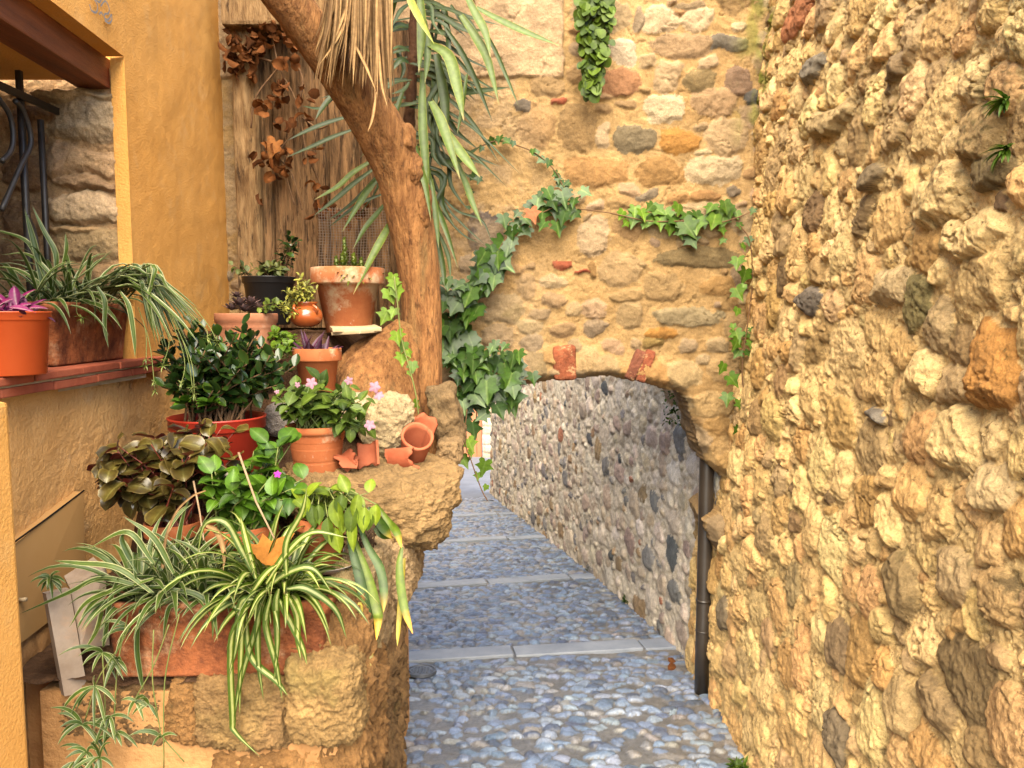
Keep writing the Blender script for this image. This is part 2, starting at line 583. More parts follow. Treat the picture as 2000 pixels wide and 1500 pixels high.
M['door_orange'] = mat_simple("orange stained door", (0.42, 0.16, 0.07), (0.52, 0.21, 0.10), 4, 0.6, 0.3, 30, 0.3, 0.004, stretch=(8, 8, 0.6))
M['wire'] = mat_simple("rusty wire", (0.16, 0.11, 0.08), (0.26, 0.2, 0.16), 30, 0.6, 0.3)
M['twig'] = mat_simple("brown stem", (0.10, 0.05, 0.025), (0.2, 0.11, 0.05), 30, 0.85, 0.2)
M['stem_green'] = mat_simple("green stem", (0.10, 0.14, 0.03), (0.22, 0.22, 0.06), 30, 0.6, 0.3)
M['stem_red'] = mat_simple("red stem", (0.16, 0.03, 0.02), (0.26, 0.06, 0.03), 30, 0.5, 0.3)
M['stick'] = mat_simple("dry stick", (0.26, 0.16, 0.09), (0.40, 0.28, 0.17), 30, 0.85, 0.2)
M['ink'] = mat_simple("faded blue grey paint", (0.26, 0.24, 0.22), (0.34, 0.30, 0.26), 40, 0.85, 0.15)
M['roots'] = mat_simple("dry root ball", (0.07, 0.04, 0.025), (0.16, 0.10, 0.06), 40, 0.95, 0.1)

GREEN = (0.05, 0.095, 0.016)
T0 = ((0.0, (0.5, 0.55, 0.55)), (1.0, (1.6, 1.45, 1.0)))
M['leaf_ivy'] = mat_leaf("ivy leaf", [(0.0, (0.026, 0.085, 0.020)), (0.5, (0.044, 0.122, 0.026)), (1.0, (0.026, 0.085, 0.020))], T0, 0.36, 0.45, 0.2, vein=((0.22, 0.34, 0.12), 0.5))
M['leaf_ivy_young'] = mat_leaf("young ivy leaf", [(0.0, (0.12, 0.25, 0.03)), (1.0, (0.12, 0.25, 0.03))], ((0.0, (0.7, 0.75, 0.7)), (1.0, (1.4, 1.3, 1.0))), 0.42, 0.35, 0.3, vein=((0.3, 0.42, 0.12), 0.5))
M['leaf_ivy_mid'] = mat_leaf("mid green ivy leaf", [(0.0, (0.06, 0.155, 0.022)), (0.5, (0.085, 0.20, 0.028)), (1.0, (0.06, 0.155, 0.022))], T0, 0.42, 0.35, 0.25, vein=((0.28, 0.40, 0.12), 0.5))
M['leaf_creeper'] = mat_leaf("round creeper leaf", [(0.0, (0.075, 0.15, 0.022)), (1.0, (0.075, 0.15, 0.022))], T0, 0.45, 0.3, 0.25)
M['leaf_dry'] = mat_leaf("dry brown leaf", [(0.0, (0.26, 0.095, 0.028)), (0.5, (0.34, 0.14, 0.045)), (1.0, (0.26, 0.095, 0.028))], ((0.0, (0.4, 0.35, 0.35)), (0.8, (1.1, 1.0, 0.9)), (1.0, (1.7, 1.75, 1.7))), 0.8, 0.15, 0.2)
M['leaf_autumn'] = mat_leaf("fallen orange leaf", [(0.0, (0.60, 0.24, 0.045)), (1.0, (0.60, 0.24, 0.045))], ((0.0, (1, 1, 1)), (1.0, (1, 1, 1))), 0.7, 0.2, 0.2)
M['leaf_pink'] = mat_leaf("withered pink ivy leaf", [(0.0, (0.62, 0.22, 0.10)), (1.0, (0.62, 0.22, 0.10))], ((0.0, (1, 1, 1)), (1.0, (1, 1, 1))), 0.7, 0.2, 0.2)
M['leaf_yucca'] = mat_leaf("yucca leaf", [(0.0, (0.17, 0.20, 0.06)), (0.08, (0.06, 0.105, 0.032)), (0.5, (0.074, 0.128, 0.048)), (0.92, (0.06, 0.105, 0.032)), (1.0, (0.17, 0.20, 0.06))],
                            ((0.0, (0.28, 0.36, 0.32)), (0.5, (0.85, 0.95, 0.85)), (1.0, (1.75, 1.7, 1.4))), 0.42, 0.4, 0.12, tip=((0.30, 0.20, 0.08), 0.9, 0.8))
M['leaf_yucca_yellow'] = mat_leaf("yellowing yucca leaf", [(0.0, (0.45, 0.45, 0.10)), (0.5, (0.22, 0.30, 0.04)), (1.0, (0.5, 0.48, 0.14))], ((0.0, (0.9, 0.9, 0.9)), (1.0, (1.1, 1.1, 1.1))), 0.5, 0.3, 0.2)
M['straw'] = mat_leaf("dry straw leaf", [(0.0, (0.34, 0.19, 0.085)), (0.5, (0.60, 0.40, 0.19)), (1.0, (0.34, 0.19, 0.085))], ((0.0, (0.45, 0.4, 0.38)), (1.0, (1.25, 1.2, 1.1))), 0.75, 0.2, 0.15)
W_ = (0.56, 0.58, 0.30)
M['leaf_spider_edge'] = mat_leaf("white edged spider plant leaf", [(0.0, W_), (0.10, W_), (0.17, (0.055, 0.115, 0.026)), (0.5, (0.085, 0.155, 0.04)), (0.83, (0.055, 0.115, 0.026)), (0.90, W_), (1.0, W_)],
                                  ((0.0, (0.5, 0.55, 0.5)), (1.0, (1.15, 1.1, 1.0))), 0.38, 0.4, 0.2, mott=0.22, tip=((0.30, 0.17, 0.07), 0.94, 0.9))
Y_ = (0.56, 0.58, 0.22)
M['leaf_spider_mid'] = mat_leaf("cream striped spider plant leaf", [(0.0, (0.07, 0.14, 0.018)), (0.28, (0.09, 0.175, 0.022)), (0.38, Y_), (0.62, Y_), (0.72, (0.09, 0.175, 0.022)), (1.0, (0.07, 0.14, 0.018))],
                                 ((0.0, (0.5, 0.55, 0.45)), (1.0, (1.2, 1.15, 1.0))), 0.36, 0.4, 0.2, mott=0.22, tip=((0.30, 0.17, 0.07), 0.94, 0.9))
M['leaf_jade'] = mat_leaf("jade leaf", [(0.0, (0.045, 0.075, 0.022)), (0.15, (0.022, 0.06, 0.020)), (0.85, (0.022, 0.06, 0.020)), (1.0, (0.045, 0.075, 0.022))],
                          ((0.0, (0.5, 0.6, 0.6)), (0.85, (1.2, 1.15, 1.0)), (1.0, (2.6, 2.2, 1.2))), 0.22, 0.55, 0.0, mott=0.2)
M['leaf_begonia'] = mat_leaf("bronze begonia leaf", [(0.0, (0.22, 0.17, 0.055)), (0.1, (0.085, 0.06, 0.016)), (0.5, (0.14, 0.115, 0.028)), (0.9, (0.085, 0.06, 0.016)), (1.0, (0.22, 0.17, 0.055))],
                             ((0.0, (0.45, 0.4, 0.5)), (1.0, (1.5, 1.45, 1.1))), 0.22, 0.55, 0.15, vein=((0.3, 0.28, 0.1), 0.5), back=(0.19, 0.028, 0.02))
M['leaf_balsam'] = mat_leaf("soft green balsam leaf", [(0.0, (0.060, 0.125, 0.030)), (0.5, (0.088, 0.165, 0.045)), (1.0, (0.060, 0.125, 0.030))], T0, 0.4, 0.35, 0.2, vein=((0.22, 0.32, 0.13), 0.6))
M['leaf_balsam_bright'] = mat_leaf("bright green balsam leaf", [(0.0, (0.055, 0.155, 0.018)), (0.5, (0.075, 0.195, 0.025)), (1.0, (0.055, 0.155, 0.018))], T0, 0.36, 0.4, 0.2, vein=((0.20, 0.36, 0.09), 0.6))
M['leaf_wilt'] = mat_leaf("drooping yellow green leaf", [(0.0, (0.11, 0.20, 0.025)), (0.5, (0.14, 0.24, 0.035)), (1.0, (0.11, 0.20, 0.025))], T0, 0.42, 0.35, 0.22, vein=((0.30, 0.40, 0.10), 0.6))
M['leaf_strap'] = mat_leaf("strap orchid leaf", [(0.0, (0.04, 0.095, 0.012)), (0.5, (0.066, 0.14, 0.018)), (1.0, (0.04, 0.095, 0.012))], ((0.0, (0.5, 0.6, 0.6)), (0.5, (1.0, 1.0, 1.0)), (1.0, (2.3, 1.7, 0.9))), 0.36, 0.4, 0.15,
                           tip=((0.62, 0.36, 0.03), 0.72, 1.0))
M['leaf_strap_yellow'] = mat_leaf("yellowed strap leaf", [(0.0, (0.45, 0.36, 0.03)), (1.0, (0.55, 0.42, 0.04))], ((0.0, (0.9, 0.9, 0.9)), (1.0, (1.1, 1.1, 1.1))), 0.4, 0.4, 0.15)
M['leaf_grey_succ'] = mat_leaf("grey green succulent leaf", [(0.0, (0.09, 0.13, 0.06)), (1.0, (0.09, 0.13, 0.06))], T0, 0.45, 0.35, 0.0)
M['leaf_lime_succ'] = mat_leaf("lime succulent leaf", [(0.0, (0.24, 0.28, 0.10)), (1.0, (0.24, 0.28, 0.10))], T0, 0.45, 0.35, 0.05)
M['leaf_pot_succ'] = mat_leaf("green succulent leaf", [(0.0, (0.12, 0.19, 0.04)), (1.0, (0.12, 0.19, 0.04))], T0, 0.42, 0.35, 0.05)
M['leaf_mauve'] = mat_leaf("mauve rosette leaf", [(0.0, (0.30, 0.16, 0.15)), (0.5, (0.18, 0.13, 0.11)), (1.0, (0.30, 0.16, 0.15))], ((0.0, (0.5, 0.5, 0.55)), (1.0, (1.25, 1.2, 1.15))), 0.5, 0.3, 0.0)
M['leaf_purple'] = mat_leaf("dark purple leaf", [(0.0, (0.075, 0.018, 0.045)), (0.5, (0.12, 0.03, 0.07)), (1.0, (0.075, 0.018, 0.045))], ((0.0, (0.6, 0.6, 0.6)), (1.0, (1.3, 1.3, 1.3))), 0.4, 0.4, 0.1)
M['leaf_magenta'] = mat_leaf("magenta striped leaf", [(0.0, (0.26, 0.018, 0.11)), (0.35, (0.40, 0.03, 0.18)), (0.5, (0.65, 0.42, 0.42)), (0.65, (0.36, 0.03, 0.17)), (1.0, (0.20, 0.014, 0.09))], ((0.0, (0.5, 0.5, 0.6)), (1.0, (1.3, 1.3, 1.2))), 0.4, 0.4, 0.15)
M['petal_pink'] = mat_leaf("pale pink petal", [(0.0, (0.56, 0.27, 0.36)), (0.5, (0.64, 0.36, 0.45)), (1.0, (0.56, 0.27, 0.36))], ((0.0, (0.95, 0.95, 0.95)), (1.0, (1.05, 1.0, 1.0))), 0.6, 0.2, 0.25, mott=0.1)
M['petal_magenta'] = mat_leaf("magenta petal", [(0.0, (0.62, 0.05, 0.42)), (1.0, (0.62, 0.05, 0.42))], ((0.0, (1, 1, 1)), (1.0, (1.1, 1.1, 1.1))), 0.6, 0.2, 0.2, mott=0.1)
M['grass'] = mat_leaf("weed leaf", [(0.0, (0.06, 0.13, 0.02)), (1.0, (0.06, 0.13, 0.02))], T0, 0.5, 0.3, 0.2)

# ================================================================== masonry relief
def pack(rs, smin, smax, tmin, tmax, sizes, tries, asp=(1.0, 1.6), gap=0.86, fixed=(), rotmax=0.35):
    """Dart-throw ellipses, largest first. sizes: list of (radius, share of tries)."""
    st = [list(f) for f in fixed]
    A = np.zeros((9000, 4))
    n = 0
    for f in st:
        A[n] = (f[0], f[1], f[2], f[3])
        n += 1
    for r, share in sizes:
        for _ in range(int(tries * share)):
            cs, ct = rs.uniform(smin, smax), rs.uniform(tmin, tmax)
            q = rs.uniform(*asp)
            rr = r * rs.uniform(0.8, 1.25)
            a, b = rr * math.sqrt(q), rr / math.sqrt(q)
            if n:
                dd = ((A[:n, 0] - cs) / (A[:n, 2] + a)) ** 2 + ((A[:n, 1] - ct) / (A[:n, 3] + b)) ** 2
                if dd.min() < gap:
                    continue
            if n >= 8999:
                return st
            A[n] = (cs, ct, a, b)
            n += 1
            st.append([cs, ct, a, b, rs.uniform(-rotmax, rotmax), None, None])
    return st


def relief(S, T, stones, rs, height, warp=0.02, wfreq=9.0, p=(2.2, 3.6), prof=(3.0, 0.55), tilt=0.25, urange=None, jag=0.22, zoff=0.0, sag=0.0, facet=0.0):
    """Height and stone id over the sheet (S, T). Stones are warped, tilted superellipse bosses."""
    H = np.zeros(S.shape)
    ID = np.full(S.shape, -1, dtype=np.int32)
    WS = warp * fbm(S * wfreq, T * wfreq, zoff + 3.1, 3)
    WT = warp * fbm(S * wfreq, T * wfreq, zoff + 8.7, 3)
    J = jag * fbm(S * wfreq * 2.6, T * wfreq * 2.6, zoff + 1.7, 3)
    s1, t1 = S[0], T[:, 0]
    for k, st in enumerate(stones):
        cs, ct, a, b, rot = st[:5]
        R = max(a, b) * 1.25 + warp
        i0, i1 = np.searchsorted(t1, ct - R), np.searchsorted(t1, ct + R)
        if urange is None:
            j0, j1 = np.searchsorted(s1, cs - R), np.searchsorted(s1, cs + R)
        else:
            j0, j1 = urange(cs - R, cs + R, max(ct - R, 0.5), ct + R)
        if i1 - i0 < 1 or j1 - j0 < 1:
            continue
        sl = (slice(i0, i1), slice(j0, j1))
        ds, dt = S[sl] - cs + WS[sl], T[sl] - ct + WT[sl]
        c, s = math.cos(rot), math.sin(rot)
        u, v = (ds * c + dt * s) / a, (-ds * s + dt * c) / b
        pp = rs.uniform(*p)
        d = (np.abs(u) ** pp + np.abs(v) ** pp) ** (1 / pp) + J[sl]
        hk = height(st, rs) if st[5] is None else st[5]
        h = hk * np.clip(1 - np.clip(d, 0, 1) ** prof[0], 0, 1) ** prof[1]
        h = h * (1 + tilt * (rs.uniform(-1, 1) * u + (rs.uniform(-1, 1) - sag) * v))
        if facet:
            q = 0.80 + 0.30 * (rs.uniform(-1, 1) * u + (rs.uniform(-1, 1) - sag) * v)
            a0 = rs.uniform(0, 6.28)
            for i in range(6):
                an = a0 + i * 1.047 + rs.uniform(-0.35, 0.35)
                q = np.minimum(q, (rs.uniform(0.88, 1.12) - (u * math.cos(an) + v * math.sin(an))) * rs.uniform(0.8, 4.0))
            h = h * (1 - facet) + hk * np.clip(q, 0.0, 1.3) * facet * (d < 1)
        m = (d < 1) & (h > H[sl])
        H[sl] = np.where(m, h, H[sl])
        ID[sl] = np.where(m, k, ID[sl])
    return H, ID


def stone_cols(rs, n, pal, wts, fixed=None, jit=0.14):
    pal = np.array(pal)
    w = np.array(wts, float)
    c = pal[rs.choice(len(pal), n, p=w / w.sum())]
    c = c * rs.uniform(1 - jit, 1 + jit, (n, 1)) * rs.uniform(0.96, 1.04, (n, 3))
    if fixed:
        for k, col in fixed:
            c[k] = col
    return c


def colour(ID, H, cols, mortar, S, T, mvar=0.2, mortar2=None, f2=1.4):
    C = np.empty(ID.shape + (3,))
    mv = 1 + mvar * fbm(S * 6, T * 6, 4.4, 4)
    base = np.array(mortar)[None, None, :]
    if mortar2 is not None:
        w = sm(-0.1, 0.4, fbm(S * f2, T * f2, 2.2, 4))[..., None]
        base = base * (1 - w) + np.array(mortar2) * w
    C[:] = base * mv[..., None]
    k = ID >= 0
    C[k] = cols[ID[k]]
    return C


def inside(px, py, poly):
    r = np.zeros(px.shape, bool)
    n = len(poly)
    for i in range(n):
        x0, y0 = poly[i]
        x1, y1 = poly[(i + 1) % n]
        c = ((y0 > py) != (y1 > py)) & (px < (x1 - x0) * (py - y0) / (y1 - y0 + 1e-12) + x0)
        r ^= c
    return r


def segdist(px, py, poly):
    d = np.full(px.shape, 9.0)
    n = len(poly)
    for i in range(n):
        x0, y0 = poly[i]
        x1, y1 = poly[(i + 1) % n]
        dx, dy = x1 - x0, y1 - y0
        t = np.clip(((px - x0) * dx + (py - y0) * dy) / (dx * dx + dy * dy + 1e-12), 0, 1)
        d = np.minimum(d, np.hypot(px - x0 - t * dx, py - y0 - t * dy))
    return d


def solid_back(V, ny, nx, off):
    """Nothing to see behind: one coarse back sheet and four edge strips close a wall sheet into a solid."""
    V = V.reshape(ny, nx, 3)
    c = [V[0, 0], V[0, -1], V[-1, -1], V[-1, 0]]
    return [tuple(p) for p in c], [tuple(np.array(p) + np.array(off)) for p in c]


CREAM, OCHRE, TAN = (0.85, 0.585, 0.25), (0.60, 0.35, 0.12), (0.55, 0.36, 0.165)
BROWN, GREYB, DARKG = (0.27, 0.165, 0.075), (0.26, 0.195, 0.12), (0.13, 0.115, 0.095)
RED = (0.40, 0.10, 0.045)

# ================================================================== ground
def smoothline(x, pts):
    return np.interp(x, [p[0] for p in pts], [p[1] for p in pts])


gv = [(-30, -4), (30, -4), (30, 60), (-30, 60)]
gnd = mesh_np("ground", np.array([(x, y, -0.08 * y - 0.06) for x, y in gv]), [(0, 1, 2, 3)], M['earth'], smooth=False)
tag(gnd, kind="structure")

rs = np.random.RandomState(5)
Dg = np.exp(np.linspace(math.log(2.35), math.log(13.0), 660))
Ug = np.linspace(-0.36, 0.46, 520)
T = np.repeat(Dg[:, None], len(Ug), 1)
S = T * Ug[None, :]
STEPS = [(4.98, 0.18, 0.14), (6.79, 0.16, 0.22), (8.64, 0.13, 0.22), (10.27, 0.11, 0.26)]


def step_y(x, s):
    return s[0] + s[2] * x


def cob_urange(a, b, d0, d1):
    lo = min(a / d0, a / d1)
    hi = max(b / d0, b / d1)
    return np.searchsorted(Ug, lo), np.searchsorted(Ug, hi)


cobs = []
# rows of pebbles laid across the alley, courses about 8 cm apart
y = 2.3
row = 0
while y < 11.7:
    rh = rs.uniform(0.050, 0.068) * (1.0 + 0.02 * max(0, y - 5))
    x = -2.6 + rs.uniform(0, 0.1)
    while x < 1.75:
        w = rs.choice([0.06, 0.08, 0.095, 0.12], p=[0.25, 0.35, 0.28, 0.12]) * rs.uniform(0.85, 1.15)
        yy = y + 0.12 * x + rs.uniform(-0.018, 0.018)
        ok = all(abs(yy - step_y(x, s)) > s[1] * 0.5 + 0.02 for s in STEPS)
        if ok and rs.rand() > (0.20 if y < 5.2 else 0.05) and abs(x) < 0.5 * y + 0.3:
            cobs.append([x + w / 2, yy, w * rs.uniform(0.40, 0.56), rh * 0.54 * rs.uniform(0.7, 1.2), rs.uniform(-0.5, 0.5), None, None])
        x += w
    y += rh
H, ID = relief(S, T, cobs, rs, lambda st, r: r.uniform(0.006, 0.020), warp=0.030, wfreq=13, p=(1.5, 3.2), prof=(2.8, 0.6), tilt=0.4, urange=cob_urange, jag=0.06)
cc = stone_cols(rs, len(cobs), [(0.30, 0.38, 0.53), (0.23, 0.30, 0.43), (0.42, 0.49, 0.60), (0.40, 0.37, 0.34), (0.15, 0.18, 0.25), (0.47, 0.45, 0.43)], [5, 4, 4, 1.2, 1.8, 1.0])
C = colour(ID, H, cc, (0.235, 0.22, 0.20), S, T, 0.35, (0.33, 0.295, 0.25), 1.2)
# warm dust drifts towards the right wall and near the camera
C = C * np.array((0.64, 0.665, 0.71))
wq = (sm(0.35, 1.15, S) * 0.45)[..., None]
C = C * (1 - wq) + C * np.array((1.12, 0.98, 0.82)) * wq
Z = GZ(T) + H + 0.012 * fbm(S * 3, T * 3, 0.5, 3) + 0.004 * fbm(S * 40, T * 40, 0.5, 2)
V = np.stack([S, T, Z], -1)
lane = mesh_np("cobbled_lane", V, grid_faces(*S.shape), M['cobble'], col=C.reshape(-1, 3))
tag(lane, kind="structure")

rs = np.random.RandomState(6)
for i, st_ in enumerate(STEPS):
    d0, wd, sl_ = st_
    mb = MB()
    x = -2.4 if i else -0.9
    while x < 1.35:
        L = rs.uniform(0.55, 0.95)
        xe = min(x + L, 1.5)
        cx = (x + xe) / 2
        cy = step_y(cx, st_)
        mb.box((cx, cy, GZ(cy) - 0.014), xe - x - 0.008, wd, 0.068, Matrix.Rotation(math.atan(sl_) + rs.uniform(-.004, .004), 3, 'Z') @ Matrix.Rotation(math.atan(-0.08), 3, 'X'), bev=0.008)
        x = xe
    o = mb.build("stone_step", M['strip'], smooth=False)
    tag(o, kind="structure")

# smooth pale paving where the lane levels out
yy = np.linspace(11.35, 24, 30)
xx = np.linspace(-7, 2.5, 30)
S, T = np.meshgrid(xx, yy)
Z = GZ(T) + 0.012 + 0.006 * fbm(S * 0.9, T * 0.9, 0.2, 2)
pv = mesh_np("alley_paving", np.stack([S, T, Z], -1), grid_faces(*S.shape), M['paving'])
tag(pv, kind="structure")

# ================================================================== right rubble wall
rs = np.random.RandomState(21)
Dw = np.exp(np.linspace(math.log(1.0), math.log(4.75), 980))
Zw = np.arange(-0.62, 3.78, 0.0049)
S, T = np.meshgrid(Dw, Zw)


def RW(px, py):                 # right wall point under a photo pixel -> (street depth, height)
    r = ray(px, py)
    t = 1.5
    for _ in range(30):
        z = CZ + r.z * t
        t = RX(z) / r.x
    return r.y * t, CZ + r.z * t


def RX(z):
    return 1.13 + 0.060 * (z + 0.35)


fixed = []
fcol = []


def wall_stone(px, py, w, h, col, hgt=0.045, rot=0.0):
    d, z = RW(px, py)
    dx = abs(RW(px + w / 2, py)[0] - RW(px - w / 2, py)[0])
    fixed.append([d, z, dx / 2, h / F * d / 2, rot, hgt, None])
    fcol.append(col)


wall_stone(1952, 715, 110, 165, (0.50, 0.235, 0.06), 0.055)
wall_stone(1840, 385, 105, 105, CREAM, 0.05)
wall_stone(1925, 265, 60, 120, (0.45, 0.29, 0.12), 0.05)
wall_stone(1910, 455, 110, 80, CREAM, 0.05)
wall_stone(1955, 330, 90, 95, (0.24, 0.165, 0.07), 0.045)
wall_stone(1770, 1140, 62, 130, (0.30, 0.20, 0.085), 0.05)
wall_stone(1640, 1260, 50, 95, (0.29, 0.19, 0.095), 0.03)
wall_stone(1870, 870, 100, 130, CREAM, 0.05)
wall_stone(1960, 940, 85, 110, (0.60, 0.42, 0.20), 0.05)
wall_stone(1975, 1170, 70, 130, (0.48, 0.30, 0.12), 0.045)
wall_stone(1845, 1370, 80, 95, (0.36, 0.235, 0.105), 0.05)
wall_stone(1650, 1440, 45, 100, (0.26, 0.19, 0.11), 0.035)
wall_stone(1630, 235, 75, 50, (0.52, 0.36, 0.16), 0.07)
wall_stone(1765, 130, 36, 40, (0.30, 0.20, 0.10), 0.06)
wall_stone(1720, 345, 36, 48, (0.22, 0.155, 0.08), 0.065)
wall_stone(1790, 590, 60, 110, (0.26, 0.20, 0.075), 0.035)
wall_stone(1705, 810, 34, 34, (0.24, 0.20, 0.15), 0.045)
wall_stone(1590, 590, 44, 50, (0.19, 0.15, 0.11), 0.045)
wall_stone(1600, 135, 34, 40, (0.27, 0.22, 0.15), 0.05)
wall_stone(1740, 560, 70, 75, (0.58, 0.41, 0.2), 0.05)
wall_stone(1800, 730, 60, 95, CREAM, 0.05)
wall_stone(1560, 30, 60, 60, (0.52, 0.20, 0.08), 0.03)
wall_stone(1880, 1120, 90, 120, (0.56, 0.38, 0.18), 0.045)
stones = pack(rs, 0.95, 4.8, -0.7, 3.9, [(0.095, 0.12), (0.072, 0.28), (0.05, 0.30), (0.028, 0.30)], 15000, (0.65, 1.5), 0.80, fixed, 0.5)
H, ID = relief(S, T, stones, rs, lambda st, r: r.uniform(0.012, 0.033) * min(1.2, (st[2] + st[3]) / 0.12 + 0.3), warp=0.045, wfreq=6, p=(1.7, 4.2), prof=(4.5, 0.5), tilt=0.36, jag=0.20, zoff=3, sag=0.55, facet=0.5)
pal = [CREAM, (0.82, 0.535, 0.21), (0.74, 0.44, 0.17), OCHRE, TAN, (0.44, 0.275, 0.11), BROWN, GREYB, DARKG, RED]
cols = stone_cols(rs, len(stones), pal, [9, 9, 8, 2.6, 5, 2.6, 1.0, 0.25, 0.0, 0.03], list(enumerate(fcol)), 0.10)
big = fbm(S * 7, T * 7, 6.6, 5)
rough = fbm(S * 30, T * 30, 1.1, 4, 0.62)
ridg = 1 - np.abs(fbm(S * 13, T * 13, 2.9, 5, 0.6)) * 2.2
mort = 0.001 + 0.012 * big + 0.013 * rough + 0.006 * ridg - 0.04 * sm(0.12, 0.5, fbm(S * 9, T * 11, 15.5, 4, 0.6))
drown = mort > H
ID = np.where(drown, -1, ID)
C = colour(ID, H, cols, (0.84, 0.565, 0.235), S, T, 0.25, (0.62, 0.42, 0.175), 1.6)
crk = sm(0.07, 0.0, np.abs(fbm(S * 7, T * 9, 33.0, 4, 0.55))) * sm(0.0, 0.3, fbm(S * 4, T * 4, 12.0, 2))
H2 = np.where(drown, mort - 0.012 * crk, -0.014 * crk + H * (1 + 0.3 * big) + 0.005 * rough + 0.007 * ridg - 0.002)
# lichen and damp staining, darkest high up near the camera
lich = sm(0.05, 0.5, fbm(S * 5.5, T * 4.5, 7.7, 5, 0.6) + 0.5 * np.exp(-((S - 2.15) / 0.35) ** 2 - ((T - 2.12) / 0.35) ** 2) + 0.35 * np.exp(-((S - 2.05) / 0.3) ** 2 - ((T - 2.5) / 0.3) ** 2) - 0.28)[..., None]
speck = sm(0.0, 0.35, fbm(S * 60, T * 60, 5.0, 3))[..., None]
C = C * (1 - lich * (0.15 + 0.6 * speck)) + np.array((0.085, 0.068, 0.018)) * lich * (0.15 + 0.6 * speck)
# green moss down the joint with the arch wall
moss = (sm(3.93, 4.15, S) * sm(2.7, 2.95, T) * (1 - sm(3.35, 3.6, T)) * sm(-0.1, 0.3, fbm(S * 12, T * 8, 3.0, 4)))[..., None]
C = C * (1 - moss) + np.array((0.20, 0.19, 0.022)) * moss
X = RX(T) - H2 + 0.05 * fbm(S * 0.9, T * 0.9, 8.0, 2)
V = np.stack([X, S, T], -1)
rwall = mesh_np("rubble_wall", V, grid_faces(*S.shape), M['wall'], col=C.reshape(-1, 3), smooth=False)
tag(rwall, "tall ochre rubble stone wall running along the right of the lane", "wall")
mb = MB()
mb.box((1.85, 2.85, 1.6), 0.7, 3.8, 4.4)
back = mb.build("wall_core", M['wall'], rwall, smooth=False)

# ================================================================== arch wall across the lane
AD, ATH = 4.2, 0.42
HOLE_PX = [(776, 1640), (776, 850), (800, 815), (840, 790), (900, 772), (960, 764), (1012, 757), (1052, 749), (1100, 743), (1150, 739), (1192, 738), (1250, 748), (1292, 757), (1330, 769),
           (1345, 795), (1355, 830), (1362, 870), (1380, 902), (1412, 932), (1440, 956), (1434, 982), (1412, 994), (1398, 1003), (1385, 1012), (1376, 1022), (1379, 1040), (1392, 1062),
           (1412, 1085), (1424, 1098), (1412, 1110), (1403, 1130), (1400, 1250), (1398, 1380), (1396, 1640)]
HOLE = [(P(x, y, AD).x, P(x, y, AD).z) for x, y in HOLE_PX]
rs = np.random.RandomState(33)
Xa = np.arange(-1.60, 1.52, 0.0066)
Za = np.arange(-0.75, 4.3, 0.0066)
S, T = np.meshgrid(Xa, Za)
fx, fc = [], []


def arch_stone(px, py, w, h, col, hgt=0.02, rot=0.0):
    p = P(px, py, AD)
    fx.append([p.x, p.z, w / F * AD / 2, h / F * AD / 2, -rot, hgt, None])
    fc.append(col)


